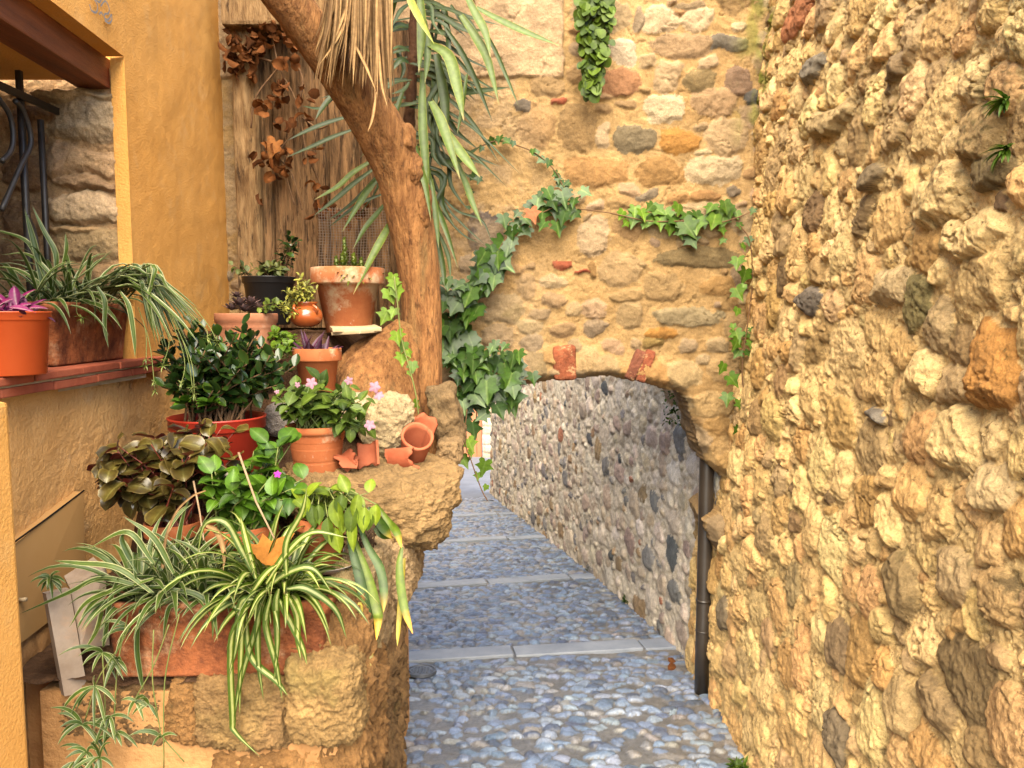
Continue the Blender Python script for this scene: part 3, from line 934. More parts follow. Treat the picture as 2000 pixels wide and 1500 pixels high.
A = arch_stone
PALE, WARM, GREY, OR = (0.62, 0.44, 0.25), (0.42, 0.25, 0.105), (0.25, 0.185, 0.12), (0.50, 0.24, 0.055)
for a in [(1287, 36, 72, 60, PALE), (1360, 38, 70, 50, PALE), (1216, 103, 56, 52, (0.68, 0.52, 0.34)), (1330, 92, 125, 46, (0.38, 0.24, 0.12)), (1365, 155, 62, 46, (0.28, 0.19, 0.08)),
          (1207, 163, 90, 50, (0.40, 0.19, 0.085)), (1303, 152, 50, 62, (0.50, 0.34, 0.18)), (1296, 213, 82, 55, (0.62, 0.47, 0.28)), (1395, 200, 95, 60, (0.48, 0.30, 0.15)),
          (1050, 245, 78, 80, (0.46, 0.27, 0.11)), (1128, 250, 76, 90, (0.36, 0.22, 0.09)), (1179, 265, 30, 40, PALE), (1241, 273, 80, 50, (0.24, 0.18, 0.10)), (1328, 277, 72, 50, OR),
          (1418, 268, 90, 70, (0.55, 0.37, 0.19)), (1160, 335, 130, 58, (0.46, 0.25, 0.09)), (1290, 333, 92, 58, (0.40, 0.22, 0.075)), (1392, 335, 112, 58, (0.60, 0.44, 0.25)),
          (1218, 392, 76, 30, (0.44, 0.27, 0.11)), (1376, 385, 60, 20, (0.42, 0.22, 0.08)), (1430, 378, 32, 22, GREY), (1325, 390, 40, 24, (0.44, 0.24, 0.09)),
          (1160, 462, 66, 76, (0.60, 0.42, 0.24)), (1363, 505, 175, 40, (0.26, 0.18, 0.08)), (1213, 525, 96, 62, (0.52, 0.34, 0.16)), (1293, 562, 84, 56, (0.44, 0.28, 0.12)),
          (1400, 560, 70, 36, (0.46, 0.26, 0.09)), (1342, 620, 148, 38, (0.40, 0.30, 0.16)), (1222, 577, 62, 28, (0.44, 0.28, 0.12)), (1290, 652, 62, 22, OR), (1277, 668, 44, 22, (0.34, 0.22, 0.07)),
          (1340, 675, 44, 28, (0.46, 0.32, 0.18)), (985, 605, 86, 62, (0.38, 0.27, 0.13)), (972, 660, 64, 42, (0.33, 0.22, 0.11)), (1080, 588, 44, 32, (0.44, 0.28, 0.14)),
          (1228, 615, 50, 60, (0.48, 0.32, 0.15)), (1100, 645, 46, 30, (0.40, 0.25, 0.12)), (950, 460, 76, 90, (0.16, 0.12, 0.10)), (1420, 85, 80, 32, (0.20, 0.16, 0.11)), (1440, 160, 50, 60, (0.28, 0.17, 0.10)),
          (1065, 172, 66, 40, (0.40, 0.25, 0.11)), (1092, 198, 28, 14, RED), (1020, 210, 36, 22, (0.15, 0.12, 0.09)), (1100, 516, 44, 20, RED), (1138, 532, 28, 8, RED), (1155, 528, 16, 34, (0.36, 0.2, 0.07)),
          (1465, 190, 26, 36, DARKG), (1180, 190, 40, 14, (0.42, 0.25, 0.12)), (1222, 205, 40, 18, (0.36, 0.22, 0.10)), (1246, 40, 24, 50, (0.34, 0.24, 0.14)), (1122, 55, 26, 26, (0.5, 0.28, 0.12)),
          (1345, 10, 60, 16, (0.30, 0.2, 0.1)), (1330, 18, 30, 12, (0.38, 0.2, 0.08)), (1400, 830, 60, 40, (0.48, 0.28, 0.10)), (1425, 905, 60, 50, (0.50, 0.30, 0.11)), (1390, 790, 90, 50, (0.54, 0.35, 0.15)),
          (1335, 730, 70, 50, (0.55, 0.38, 0.18)), (1180, 715, 66, 42, (0.52, 0.35, 0.17)), (1045, 715, 50, 60, (0.33, 0.23, 0.11)), (1020, 730, 30, 50, (0.46, 0.24, 0.11)), (1150, 700, 40, 60, (0.54, 0.36, 0.17)),
          (1420, 720, 80, 60, (0.50, 0.32, 0.14)), (1440, 640, 60, 60, (0.50, 0.32, 0.14)), (1030, 560, 40, 50, (0.50, 0.32, 0.15)), (1420, 985, 40, 30, (0.30, 0.19, 0.09)),
          (1420, 1030, 85, 66, (0.46, 0.31, 0.16), 0.07), (1425, 1180, 46, 80, (0.30, 0.22, 0.14)), (1425, 1270, 46, 60, (0.42, 0.27, 0.12)), (1426, 1345, 40, 50, (0.26, 0.21, 0.16))]:
    A(*a)
nb0 = len(fx)
stones = pack(rs, -1.6, 1.55, -0.7, 4.3, [(0.10, 0.08), (0.065, 0.30), (0.045, 0.40), (0.026, 0.10)], 8000, (1.0, 2.2), 0.86, fx, 0.3)
# the old plaster patch is flat: drop the loose stones from it
stones = stones[:nb0] + [s for s in stones[nb0:] if not (s[0] < 0.29 and s[1] > 2.15)]
H, ID = relief(S, T, stones, rs, lambda st, r: r.uniform(0.008, 0.028), warp=0.032, wfreq=8, p=(1.9, 3.4), prof=(3.2, 0.62), tilt=0.3, jag=0.20, zoff=40, facet=0.7)
pal = [(0.58, 0.405, 0.22), (0.53, 0.36, 0.19), (0.47, 0.315, 0.165), WARM, OCHRE, GREY, (0.38, 0.27, 0.16)]
cols = stone_cols(rs, len(stones), pal, [5, 5, 4, 2.0, 0.8, 0.4, 1.6], list(enumerate(fc)), 0.10)
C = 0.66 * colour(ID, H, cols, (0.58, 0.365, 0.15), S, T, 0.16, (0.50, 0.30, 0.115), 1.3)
mott = fbm(S * 5, T * 5, 12.0, 5, 0.6)
# the flaking grey-tan plaster patch left of the creeper
pa, pb = P(1100, 152, AD), P(840, -400, AD)
ed = 0.012 * fbm(S * 14, T * 14, 3.3, 3)
patch = (sm(-0.004, 0.004, (pa.x - S + ed)) * sm(-0.004, 0.004, (T - pa.z + ed)))
pc = np.array((0.40, 0.265, 0.145)) * (1 + 0.5 * fbm(S * 4, T * 4, 1.0, 5, 0.65))[..., None]
C = C * (1 - patch[..., None]) + pc * patch[..., None]
H = H * (1 - patch) + patch * (0.022 + 0.006 * fbm(S * 22, T * 22, 6, 4, 0.6))
ID = np.where(patch > 0.5, -2, ID)
# lower left of the wall is greyer, worn plaster
lw = (sm(0.35, -0.15, S) * 0.6 * (1 - patch) * sm(-0.25, 0.15, mott))[..., None]
C = C * (1 - lw) + np.array((0.36, 0.25, 0.145)) * lw
ms = (sm(1.12, 1.30, S) * sm(2.6, 2.9, T) * sm(0.0, 0.35, fbm(S * 9, T * 5, 2.0, 4)) * 0.75)[..., None]
C = C * (1 - ms) + np.array((0.19, 0.18, 0.03)) * ms
big = fbm(S * 5, T * 5, 21.0, 4)
rough = fbm(S * 26, T * 26, 3.0, 4, 0.6)
ridg = 1 - np.abs(fbm(S * 13, T * 13, 4.9, 4, 0.55)) * 2
mort = -0.002 + 0.010 * big + 0.008 * rough + 0.004 * ridg
dr = (mort > H * (1 + 0.2 * big)) & (ID >= 0)
C = np.where(dr[..., None], np.array((0.37, 0.23, 0.095)), C)
crk = sm(0.05, 0.0, np.abs(fbm(S * 6, T * 7, 53.0, 4, 0.55))) * sm(0.0, 0.3, fbm(S * 4, T * 4, 62.0, 2))
H = np.where(ID == -2, H, np.maximum(H * (1 + 0.2 * big) + 0.005 * rough + 0.004 * ridg, mort)) - 0.010 * crk
jx = 0.018 * fbm(S * 11, T * 11, 14, 3)
hole = inside(S + jx, T + jx, HOLE)
hd = segdist(S + jx, T + jx, HOLE)
H = H + 0.035 * sm(0.22, 0.06, hd) - 0.06 * sm(0.06, 0.0, hd) ** 2
Y = AD - H + 0.03 * fbm(S * 1.1, T * 1.1, 31, 2)
V = np.stack([S, Y, T], -1).reshape(-1, 3)
ny, nx = S.shape
kv = ~hole
keep = kv[:-1, :-1] & kv[:-1, 1:] & kv[1:, 1:] & kv[1:, :-1]
Fq = grid_faces(ny, nx, keep)
# thickness of the opening: quads from the hole's edge back through the wall
E = {}
cnt = np.zeros(0)
ee = np.concatenate([Fq[:, [0, 1]], Fq[:, [1, 2]], Fq[:, [2, 3]], Fq[:, [3, 0]]])
key = np.sort(ee, 1)
uq, first, num = np.unique(key[:, 0].astype(np.int64) * (ny * nx) + key[:, 1], return_index=True, return_counts=True)
be = ee[first[num == 1]]
hdf = hd.ravel()
be = be[(hdf[be[:, 0]] < 0.06) & (hdf[be[:, 1]] < 0.06)]
Vx, Fx, Cx = [V], [Fq], [C.reshape(-1, 3)]
base_n = len(V)
bv = np.unique(be)
mp = -np.ones(ny * nx, dtype=np.int64)
prev = bv
lay = 10
for k in range(1, lay + 1):
    t = k / lay
    q = V[bv].copy()
    q[:, 1] = q[:, 1] + (AD + ATH - q[:, 1]) * t
    nz = 0.02 * fbm(q[:, 0] * 9, q[:, 1] * 9, q[:, 2] * 9, 3)
    q[:, 0] += nz - 0.10 * t * (q[:, 0] < 0)
    q[:, 2] += nz + 0.03 * t
    Vx.append(q)
    Cx.append(np.tile(np.array([(0.36, 0.22, 0.09)]), (len(bv), 1)))
    m0 = np.zeros(ny * nx, dtype=np.int64)
    m1 = np.zeros(ny * nx, dtype=np.int64)
    m0[bv] = bv if k == 1 else base_n + (k - 2) * len(bv) + np.arange(len(bv))
    m1[bv] = base_n + (k - 1) * len(bv) + np.arange(len(bv))
    Fx.append(np.stack([m0[be[:, 1]], m0[be[:, 0]], m1[be[:, 0]], m1[be[:, 1]]], -1))
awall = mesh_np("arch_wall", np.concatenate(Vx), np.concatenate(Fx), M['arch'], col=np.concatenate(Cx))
tag(awall, "ochre stone wall pierced by a low round-headed arch over the lane", "archway")
# clay bricks set on edge over the arch
BRICKS = [(1101, 674, 1103, 742, 42), (1252, 684, 1227, 741, 20), (1271, 684, 1248, 745, 18)]

# ================================================================== lane wall beyond the arch
rs = np.random.RandomState(44)
PL = [(1.16, 4.30), (1.16, 4.75), (1.10, 5.2), (0.84, 6.6), (0.42, 8.6), (-0.14, 11.1), (-0.33, 12.1)]
pl = catmull([Vector((x, y, 0)) for x, y in PL], 400)
cum = np.concatenate([[0], np.cumsum([(pl[i + 1] - pl[i]).length for i in range(400)])])
px_, py_ = np.array([p.x for p in pl]), np.array([p.y for p in pl])
Stot = cum[-1]
ss = [0.0]
while ss[-1] < Stot:
    d = np.interp(ss[-1], cum, py_)
    ss.append(ss[-1] + 0.0022 * d)
ss = np.array(ss)
ss[-1] = Stot
zz = np.arange(-1.15, 2.9, 0.011)
S, T = np.meshgrid(ss, zz)
stones = pack(rs, 0, Stot, -1.2, 2.9, [(0.10, 0.06), (0.07, 0.22), (0.05, 0.36), (0.032, 0.36)], 15000, (0.85, 1.8), 0.95, (), 0.4)
H, ID = relief(S, T, stones, rs, lambda st, r: r.uniform(0.010, 0.030), warp=0.035, wfreq=8, p=(1.9, 3.2), prof=(2.8, 0.6), tilt=0.3, jag=0.26, zoff=70, sag=0.4, facet=0.75)
pal = [(0.64, 0.53, 0.41), (0.56, 0.44, 0.32), (0.72, 0.62, 0.50), (0.40, 0.30, 0.24), (0.25, 0.23, 0.215), (0.12, 0.12, 0.125), (0.38, 0.25, 0.14), (0.40, 0.17, 0.10)]
cols = stone_cols(rs, len(stones), pal, [5, 5, 3, 4, 2.6, 0.45, 2.6, 0.3])
C = colour(ID, H, cols, (0.60, 0.50, 0.38), S, T, 0.25, (0.68, 0.59, 0.47), 0.8)
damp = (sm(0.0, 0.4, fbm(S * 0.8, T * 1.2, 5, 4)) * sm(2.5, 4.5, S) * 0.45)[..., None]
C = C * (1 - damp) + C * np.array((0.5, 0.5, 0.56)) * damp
rough = fbm(S * 24, T * 24, 3.0, 3, 0.6)
mort = 0.004 + 0.014 * fbm(S * 6, T * 6, 9.0, 4) + 0.008 * rough
C = 1.08 * np.where((mort > H)[..., None], np.array((0.66, 0.56, 0.43)), C)
H = np.maximum(H, mort) + 0.006 * rough
cx, cy = np.interp(ss, cum, px_), np.interp(ss, cum, py_)
tx, ty = np.gradient(cx), np.gradient(cy)
ln = np.hypot(tx, ty)
nxv, nyv = -ty / ln, tx / ln
X = cx[None] + nxv[None] * (H - 0.02 * (T + 0.3))
Yv = cy[None] + nyv[None] * H
V = np.stack([X, Yv, T], -1)
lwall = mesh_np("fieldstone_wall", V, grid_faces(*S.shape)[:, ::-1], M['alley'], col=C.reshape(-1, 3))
tag(lwall, "curving grey and buff fieldstone wall seen through the arch", "wall")

# plain wall on the hidden side of the lane
xs = catmull([Vector(p) for p in [(-0.95, 4.66, 0), (-1.5, 7, 0), (-2.1, 10, 0), (-3.2, 14, 0), (-4.6, 18, 0)]], 160)
zz = np.arange(-1.5, 2.9, 0.05)
S, T = np.meshgrid(np.arange(161) * 0.09, zz)
X = np.array([p.x for p in xs])[None] + 0.03 * fbm(S * 5, T * 5, 1, 3)
Yv = np.array([p.y for p in xs])[None] + 0 * T
C = np.tile(np.array((0.45, 0.33, 0.2)), (S.size, 1)) * (1 + 0.3 * fbm(S * 4, T * 4, 3, 3)).reshape(-1, 1)
o = mesh_np("rendered_wall", np.stack([X, Yv, T], -1), grid_faces(*S.shape), M['alley'], col=C)
tag(o, "plain rendered wall on the far left side of the lane beyond the arch", "wall")

# ================================================================== house at the end of the lane
rs = np.random.RandomState(55)
FD = 17.6
xx = np.arange(-4.6, 0.6, 0.02)
zz = np.arange(-1.75, 3.2, 0.02)
S, T = np.meshgrid(xx, zz)
stones = []
z = -1.7
while z < 3.2:
    hh = rs.uniform(0.16, 0.26)
    x = -4.6
    while x < 0.6:
        w = rs.uniform(0.22, 0.45)
        stones.append([x + w / 2, z + hh / 2, w * 0.52, hh * 0.5, rs.uniform(-.05, .05), None, None])
        x += w
    z += hh
H, ID = relief(S, T, stones, rs, lambda st, r: r.uniform(0.02, 0.05), warp=0.02, wfreq=4, p=(3, 5), prof=(4, 0.7), tilt=0.2, jag=0.1)
cols = stone_cols(rs, len(stones), [(0.50, 0.42, 0.32), (0.44, 0.34, 0.23), (0.36, 0.33, 0.29), (0.56, 0.47, 0.35)], [4, 3, 2, 3])
C = colour(ID, H, cols, (0.52, 0.42, 0.30), S, T)
d0, d1 = P(880, 900, FD), P(941, 790, FD)
dz1 = P(930, 760, FD).z
keepv = ~((S > d0.x) & (S < d1.x) & (T < dz1))
kk = keepv[:-1, :-1] & keepv[1:, :-1] & keepv[:-1, 1:] & keepv[1:, 1:]
t = thing("stone_house", (-1, FD, GZ(FD)), "stone house closing the far end of the lane with an orange door", "house")
mesh_np("wall", np.stack([S, FD - H, T], -1), grid_faces(*S.shape, kk), M['alley'], t, col=C.reshape(-1, 3))
mb = MB()
zb = GZ(FD)
for i in range(6):
    w = (d1.x - d0.x) / 6
    mb.box((d0.x + w * (i + .5), FD + 0.09, (zb + dz1) / 2), w - 0.012, 0.05, dz1 - zb - 0.01)
mb.box(((d0.x + d1.x) / 2, FD + 0.13, (zb + dz1) / 2), d1.x - d0.x, 0.04, dz1 - zb)
mb.build("door", M['door_orange'], t, smooth=False)

# ================================================================== ochre house on the left
WIN0, WIN1 = 1.25, 2.985
SILL_Z, TOP_Z = CZ - 0.165, CZ + 0.975
house = thing("ochre_house", (HX(2.5), 2.5, GZ(2.5)), "ochre plastered house with a deep barred window on the left", "house")
ys = np.unique(np.concatenate([np.linspace(0.3, WIN0, 40), np.linspace(WIN0, WIN1, 220), np.linspace(WIN1, 4.22, 170)]))
zs = np.unique(np.concatenate([np.linspace(-0.5, SILL_Z, 300), np.linspace(SILL_Z, TOP_Z, 150), np.linspace(TOP_Z, 4.6, 200)]))
S, T = np.meshgrid(ys, zs)
H = 0.006 * fbm(S * 4, T * 4, 2, 3) + 0.0012 * fbm(S * 22, T * 22, 7, 3)
H = H + (0.0022 * fbm(S * 48, T * 55, 17, 3, 0.6) + 0.003 * fbm(S * 17, T * 20, 19, 3)) * sm(SILL_Z + 0.05, SILL_Z - 0.2, T) * (0.5 + 1.0 * sm(-0.2, 0.3, fbm(S * 4, T * 4, 23, 2)))
# the render thickens towards the foot of the wall
low = sm(CZ - 0.75, CZ - 1.0, T + 0.06 * fbm(S * 3, T * 3, 5, 2) + 0.10 * (S - 2.2))
H = H + 0.05 * low + 0.012 * low * fbm(S * 9, T * 9, 4, 3)
edge = np.minimum(np.abs(S - WIN1), 1)
V = np.stack([HX(S) + H, S, T], -1)
win = (S > WIN0 - 1e-6) & (S < WIN1 + 1e-6) & (T > SILL_Z - 1e-6) & (T < TOP_Z + 1e-6)
kk = ~(win[:-1, :-1] & win[1:, :-1] & win[:-1, 1:] & win[1:, 1:])
lowf = (low[:-1, :-1] > 0.55)
fq = grid_faces(*S.shape, kk)[:, ::-1]
mesh_np("wall", V, fq, [M['plaster'], M['plaster_rough'], M['plaster_low_lit']], house, matidx=np.where(lowf, 1, np.where(T[:-1, :-1] < SILL_Z - 0.02, 2, 0))[kk].astype(np.int32))
# thickness of the house: far end, back, top and the window recess
mb = MB()
xo = HX(4.22)
mb.box((xo - 1.0 - 0.05, 4.3, 2.0), 2.0, 0.12, 5.2)
mb.build("end_wall", M['plaster'], house, smooth=False)


def quad(mb, a, b, c, d, mi=0):
    mb.add([a, b, c, d], [(0, 1, 2, 3)], None, mi)


RB = -2.25                      # back of the window recess
mb = MB()
# soffit above the beam line: plaster strip in front of the beam, then the ceiling of the recess
xf = HX(WIN0)
quad(mb, (HX(WIN0) + .004, WIN0, TOP_Z), (HX(WIN0) - 0.07, WIN0, TOP_Z), (HX(WIN1) - 0.07, WIN1, TOP_Z), (HX(WIN1) + .004, WIN1, TOP_Z))
quad(mb, (HX(WIN0) - 0.19, WIN0, TOP_Z - 0.085), (RB, WIN0, TOP_Z - 0.085), (RB, WIN1, TOP_Z - 0.085), (HX(WIN1) - 0.19, WIN1, TOP_Z - 0.085))
# plaster return of the jamb, and the near jamb
quad(mb, (HX(WIN1) + .004, WIN1, SILL_Z), (HX(WIN1) + .004, WIN1, TOP_Z), (HX(WIN1) - 0.052, WIN1 + 0.004, TOP_Z), (HX(WIN1) - 0.052, WIN1 + 0.004, SILL_Z))
quad(mb, (HX(WIN0) + .004, WIN0, SILL_Z), (HX(WIN0) + .004, WIN0, TOP_Z), (RB, WIN0, TOP_Z), (RB, WIN0, SILL_Z))
mb.build("window_reveal", M['plaster'], house, smooth=False)
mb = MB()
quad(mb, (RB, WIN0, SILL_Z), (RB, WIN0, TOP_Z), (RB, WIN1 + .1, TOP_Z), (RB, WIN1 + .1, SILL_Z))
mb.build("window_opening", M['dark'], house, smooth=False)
# wooden lintel
mb = MB()
yc, L = (WIN0 + WIN1) / 2, WIN1 - WIN0 + 0.10
mb.box((HX(yc) - 0.125, yc, TOP_Z - 0.055), 0.12, L, 0.112, Matrix.Rotation(math.atan(0.063), 3, 'Z'), bev=0.006)
mb.build("lintel", M['lintel'], house, smooth=False)
# rough stones of the far jamb
rs = np.random.RandomState(61)
xx = np.arange(RB - 0.02, HX(WIN1) - 0.045, 0.0045)
zz = np.arange(SILL_Z - 0.05, TOP_Z - 0.03, 0.0045)
S, T = np.meshgrid(xx, zz)
JD = WIN1 + 0.03
st, jc = [], []
for (px, py, w, h, r, c) in [(172, 232, 140, 88, 0.02, (0.33, 0.23, 0.13)), (185, 318, 130, 52, 0.10, (0.36, 0.22, 0.11)), (112, 312, 44, 70, 0.5, (0.30, 0.18, 0.09)), (165, 358, 130, 26, 0.12, (0.30, 0.18, 0.09)),
                            (170, 408, 150, 60, -0.03, (0.40, 0.27, 0.15)), (180, 478, 136, 62, 0.0, (0.26, 0.17, 0.08)), (150, 188, 160, 22, 0.0, (0.34, 0.23, 0.12)), (60, 250, 70, 80, 0, (0.20, 0.11, 0.05)),
                            (50, 340, 80, 70, 0, (0.20, 0.11, 0.05)), (55, 430, 90, 70, 0, (0.2, 0.11, 0.05)), (30, 500, 90, 50, 0, (0.2, 0.11, 0.05)), (150, 450, 100, 14, 0, (0.36, 0.22, 0.10)),
                            (150, 540, 180, 50, 0, (0.25, 0.15, 0.07))]:
    p = P(px, py, JD)
    st.append([p.x, p.z, w / F * JD / 2, h / F * JD / 2, -r, rs.uniform(0.03, 0.05), None])
    jc.append(c)
H, ID = relief(S, T, st, rs, lambda s, r: 0.03, warp=0.022, wfreq=10, p=(2.6, 4), prof=(5, 0.5), tilt=0.35, jag=0.16, zoff=90, facet=0.6)
C = colour(ID, H, np.array(jc), (0.30, 0.18, 0.085), S, T)
ridg = 1 - np.abs(fbm(S * 16, T * 16, 4.9, 4, 0.55)) * 2
H = H + 0.006 * fbm(S * 26, T * 26, 2, 4) + 0.007 * ridg
C = C * 1.75
mesh_np("jamb_stone", np.stack([S, JD - H, T], -1), grid_faces(*S.shape), M['rock'], house, col=C.reshape(-1, 3))
# iron grille
mb = MB()
gx = -1.73
gy = 2.93
bars = [P(50, 330, gy), P(84, 330, gy)]


def gp(px, py, d):
    return P(px, py, d)


def bar_at(px_, d):
    x = P(px_, 330, d).x
    return x


# the grille stands in the plane x = gx; a photo column fixes the depth along it
def gpl(px, py):
    r = ray(px, py)
    tt = gx / r.x
    return Vector((0, 0, CZ)) + r * tt


yA, yB = gpl(84, 330).y, gpl(47, 330).y
mb.box((gx, yA, (SILL_Z + CZ + 0.72) / 2), 0.016, 0.016, CZ + 0.72 - SILL_Z)
mb.box((gx, yB, (SILL_Z + CZ + 0.86) / 2), 0.018, 0.018, CZ + 0.86 - SILL_Z)
hb0, hb1 = gpl(108, 220), gpl(-60, 165)
mb.box((gx + 0.018, (hb0.y + WIN0) / 2, hb0.z), 0.010, hb0.y - WIN0, 0.026)
mb.box((gx + 0.018, (hb0.y + WIN0) / 2, SILL_Z + 0.07), 0.010, hb0.y - WIN0, 0.026)
for k in range(4):
    y_ = yB - 0.34 * (k + 1)
    mb.box((gx, y_, (SILL_Z + CZ + 0.72) / 2), 0.016, 0.016, CZ + 0.72 - SILL_Z)


def bulge(pts):
    mb.tube([gpl(*p) + Vector((0.03, 0, 0)) for p in pts], 0.0085, 8)


q = [(14, 196), (30, 215), (44, 255), (45, 285), (28, 320), (8, 365), (-12, 410)]
mb.tube(catmull([gpl(*p) + Vector((0.026, 0, 0)) for p in q], 26), 0.009, 8)
q = [(-20, 190), (4, 225), (11, 265), (6, 295), (-12, 315)]
mb.tube(catmull([gpl(*p) + Vector((0.026, 0, 0)) for p in q], 20), 0.009, 8)
q = [(38, 420), (52, 450), (58, 480), (60, 530)]
mb.tube(catmull([gpl(*p) + Vector((0.026, 0, 0)) for p in q], 16), 0.008, 8)
mb.build("window_grille", M['iron'], house)
# brick sill, two courses of thin tiles
mb = MB()
mj = MB()
y0, y1 = 1.1, 3.17
rr = random.Random(4)
rotz = Matrix.Rotation(math.atan(0.063), 3, 'Z')
k = 0
yy = y0
while yy < y1 - 0.02:
    Lb = min(0.27, y1 - yy)
    yc = yy + Lb / 2
    for lay, (zt, dx, hh) in enumerate([(SILL_Z + 0.004, 0.050, 0.024), (SILL_Z - 0.028, 0.044, 0.026)]):
        off = 0.11 * lay
        ycc = min(yc + off, y1 - Lb / 2)
        dep = 0.42 if ycc < WIN1 else 0.10
        mb.box((HX(ycc) + dx - dep / 2 + rr.uniform(-.003, .003), ycc, zt - hh / 2 + rr.uniform(-.001, .001)), dep, Lb - 0.007, hh, rotz, bev=0.004)
    yy += Lb
yc = (y0 + y1) / 2
mj.box((HX(yc) - 0.04, yc, SILL_Z - 0.03), 0.15, y1 - y0, 0.048, rotz)
mb.build("window_sill", M['brick'], house, smooth=False)
mj.build("sill_joint", M['joint'], house, smooth=False)
mb = MB()
mb.box(((HX(2) + RB) / 2 - 0.05, (WIN0 + WIN1) / 2, SILL_Z - 0.05), abs(RB) - abs(HX(2)) + 0.05, WIN1 - WIN0, 0.04)
mb.build("sill_bed", M['joint'], house, smooth=False)
# painted metre cupboard cover let into the wall, with a screw stub
mb = MB()
a, b_, c, d = PW(20, 1070, 0.03), PW(163, 960, 0.03), PW(166, 1160, 0.05), PW(28, 1266, 0.055)
vs = [a, b_, c, d] + [p - Vector((0.05, 0, 0)) for p in (a, b_, c, d)]
mb.add(vs, [(3, 2, 1, 0), (0, 1, 5, 4), (1, 2, 6, 5), (2, 3, 7, 6), (3, 0, 4, 7)])
cov = mb.build("cupboard_cover", M['plaster_pale'], house, smooth=False)
s0 = PW(38, 1172, 0.045)
mb = MB()
mb.tube([s0, s0 + Vector((0.022, -0.006, 0.004))], 0.006, 8)
mb.build("screw", M['cream_tile'], cov)
# dark joint round the cover
mb = MB()
mb.tube([PW(18, 1066, 0.034), PW(90, 1014, 0.030), PW(164, 958, 0.028)], 0.0028, 6)
mb.tube([PW(17, 1068, 0.034), PW(26, 1268, 0.05)], 0.005, 6)
mb.build("cover_joint", M['dark'], cov)
# pilaster at the near edge of the picture
mb = MB()
mb.box((HX(1.66) + 0.12, 1.62, 0.76), 0.24, 0.22, 2.08 - 0.28, bev=0.012)
mb.build("pilaster", M['plaster'], house, smooth=False)
# faded scroll painted on the plaster
mb = MB()


def scroll(pts, r=0.0035):
    q = catmull([PW(x, y, 0.0) for x, y in pts], 6 * len(pts))
    vs, fs = [], []
    for i, p in enumerate(q):
        tg = (q[min(i + 1, len(q) - 1)] - q[max(i - 1, 0)]).normalized()
        n_ = Vector((1, 0.063, 0)).normalized()
        sd = tg.cross(n_) * r
        vs += [p + n_ * 0.0115 + sd, p + n_ * 0.0115 - sd]
    for i in range(len(q) - 1):
        fs.append((2 * i, 2 * i + 1, 2 * i + 3, 2 * i + 2))
    mb.add(vs, fs)


scroll([(168, 8), (172, 20), (181, 24), (184, 14), (180, 2), (172, -6)])
scroll([(190, 12), (198, 2), (204, 8), (207, 18), (205, 26), (199, 27), (197, 32), (201, 38), (207, 36), (211, 28), (212, 38), (207, 45), (198, 40)])
scroll([(187, 28), (191, 24), (195, 30)])
scroll([(178, -4), (187, 4), (193, -4)])
mb.build("painted_scroll", M['ink'], house)

# drips of old mortar under the sill
for pts in ([(232, 712), (236, 735), (231, 758)], [(254, 708), (262, 728), (256, 760)]):
    mb = MB()
    mb.strap([PW(x, y, 0.006) for x, y in pts], 0.022, (1, 0, 0), n=12, fold=-0.3, prof=lambda t: 0.6 + 0.4 * math.sin(t * 9))
    mb.build("mortar_drip", M['plaster_rough'], house)

# ================================================================== old boards beside the house
t = thing("plank_door", (-1.2, 4.1, 1.2), "weathered brown wooden boards with a rotten post beside the ochre house", "boards")
rs = np.random.RandomState(71)


def board(px0, px1, py0, py1, d, mat, name, seams=(), amp=0.008, th=0.05):
    a, b_ = P(px0, (py0 + py1) / 2, d), P(px1, (py0 + py1) / 2, d)
    zt, zb = P((px0 + px1) / 2, py0, d).z, P((px0 + px1) / 2, py1, d).z
    xx = np.linspace(a.x, b_.x, max(20, int((b_.x - a.x) / 0.006)))
    zz = np.linspace(zb, zt, int((zt - zb) / 0.012))
    S, T = np.meshgrid(xx, zz)
    H = amp * fbm(S * 26, T * 2.2, d * 3, 4, 0.6) + amp * 0.6 * fbm(S * 60, T * 7, d, 3)
    for s in seams:
        sx = P(s, (py0 + py1) / 2, d).x
        H = H - 0.022 * np.exp(-((S - sx - 0.004 * np.sin(T * 5)) / 0.006) ** 2)
    e = np.minimum(S - a.x, b_.x - S)
    H = H - 0.03 * sm(0.012, 0.0, e)
    V = np.stack([S, d - H, T], -1).reshape(-1, 3)
    ny, nx = S.shape
    fq = grid_faces(ny, nx)
    # sides
    n0 = len(V)
    extra, fe = [], []
    for col in (0, nx - 1):
        for k in range(ny - 1):
            i, j = k * nx + col, (k + 1) * nx + col
            extra += [V[i], V[j], V[j] + [0, th, 0], V[i] + [0, th, 0]]
            fe.append([n0, n0 + 1, n0 + 2, n0 + 3])
            n0 += 4
    return mesh_np(name, np.concatenate([V, np.array(extra)]), np.concatenate([fq, np.array(fe)]), mat, t)


board(453, 503, -120, 640, 4.05, M['wood_post'], "post", (), 0.016, 0.12)
board(498, 532, 60, 640, 4.12, M['wood_old'], "plank", (), 0.005)
board(531, 640, 40, 640, 4.115, M['wood_old'], "plank", (), 0.008)
board(640, 700, 40, 640, 4.12, M['wood_old'], "plank", (), 0.010)
board(698, 800, 40, 640, 4.11, M['wood_old'], "plank", (735,), 0.014)
mb = MB()
c = P(560, 20, 4.05)
mb.box(c, 0.62, 0.16, 0.2, bev=0.02)
mb.build("head_beam", M['wood_post'], t, smooth=False)

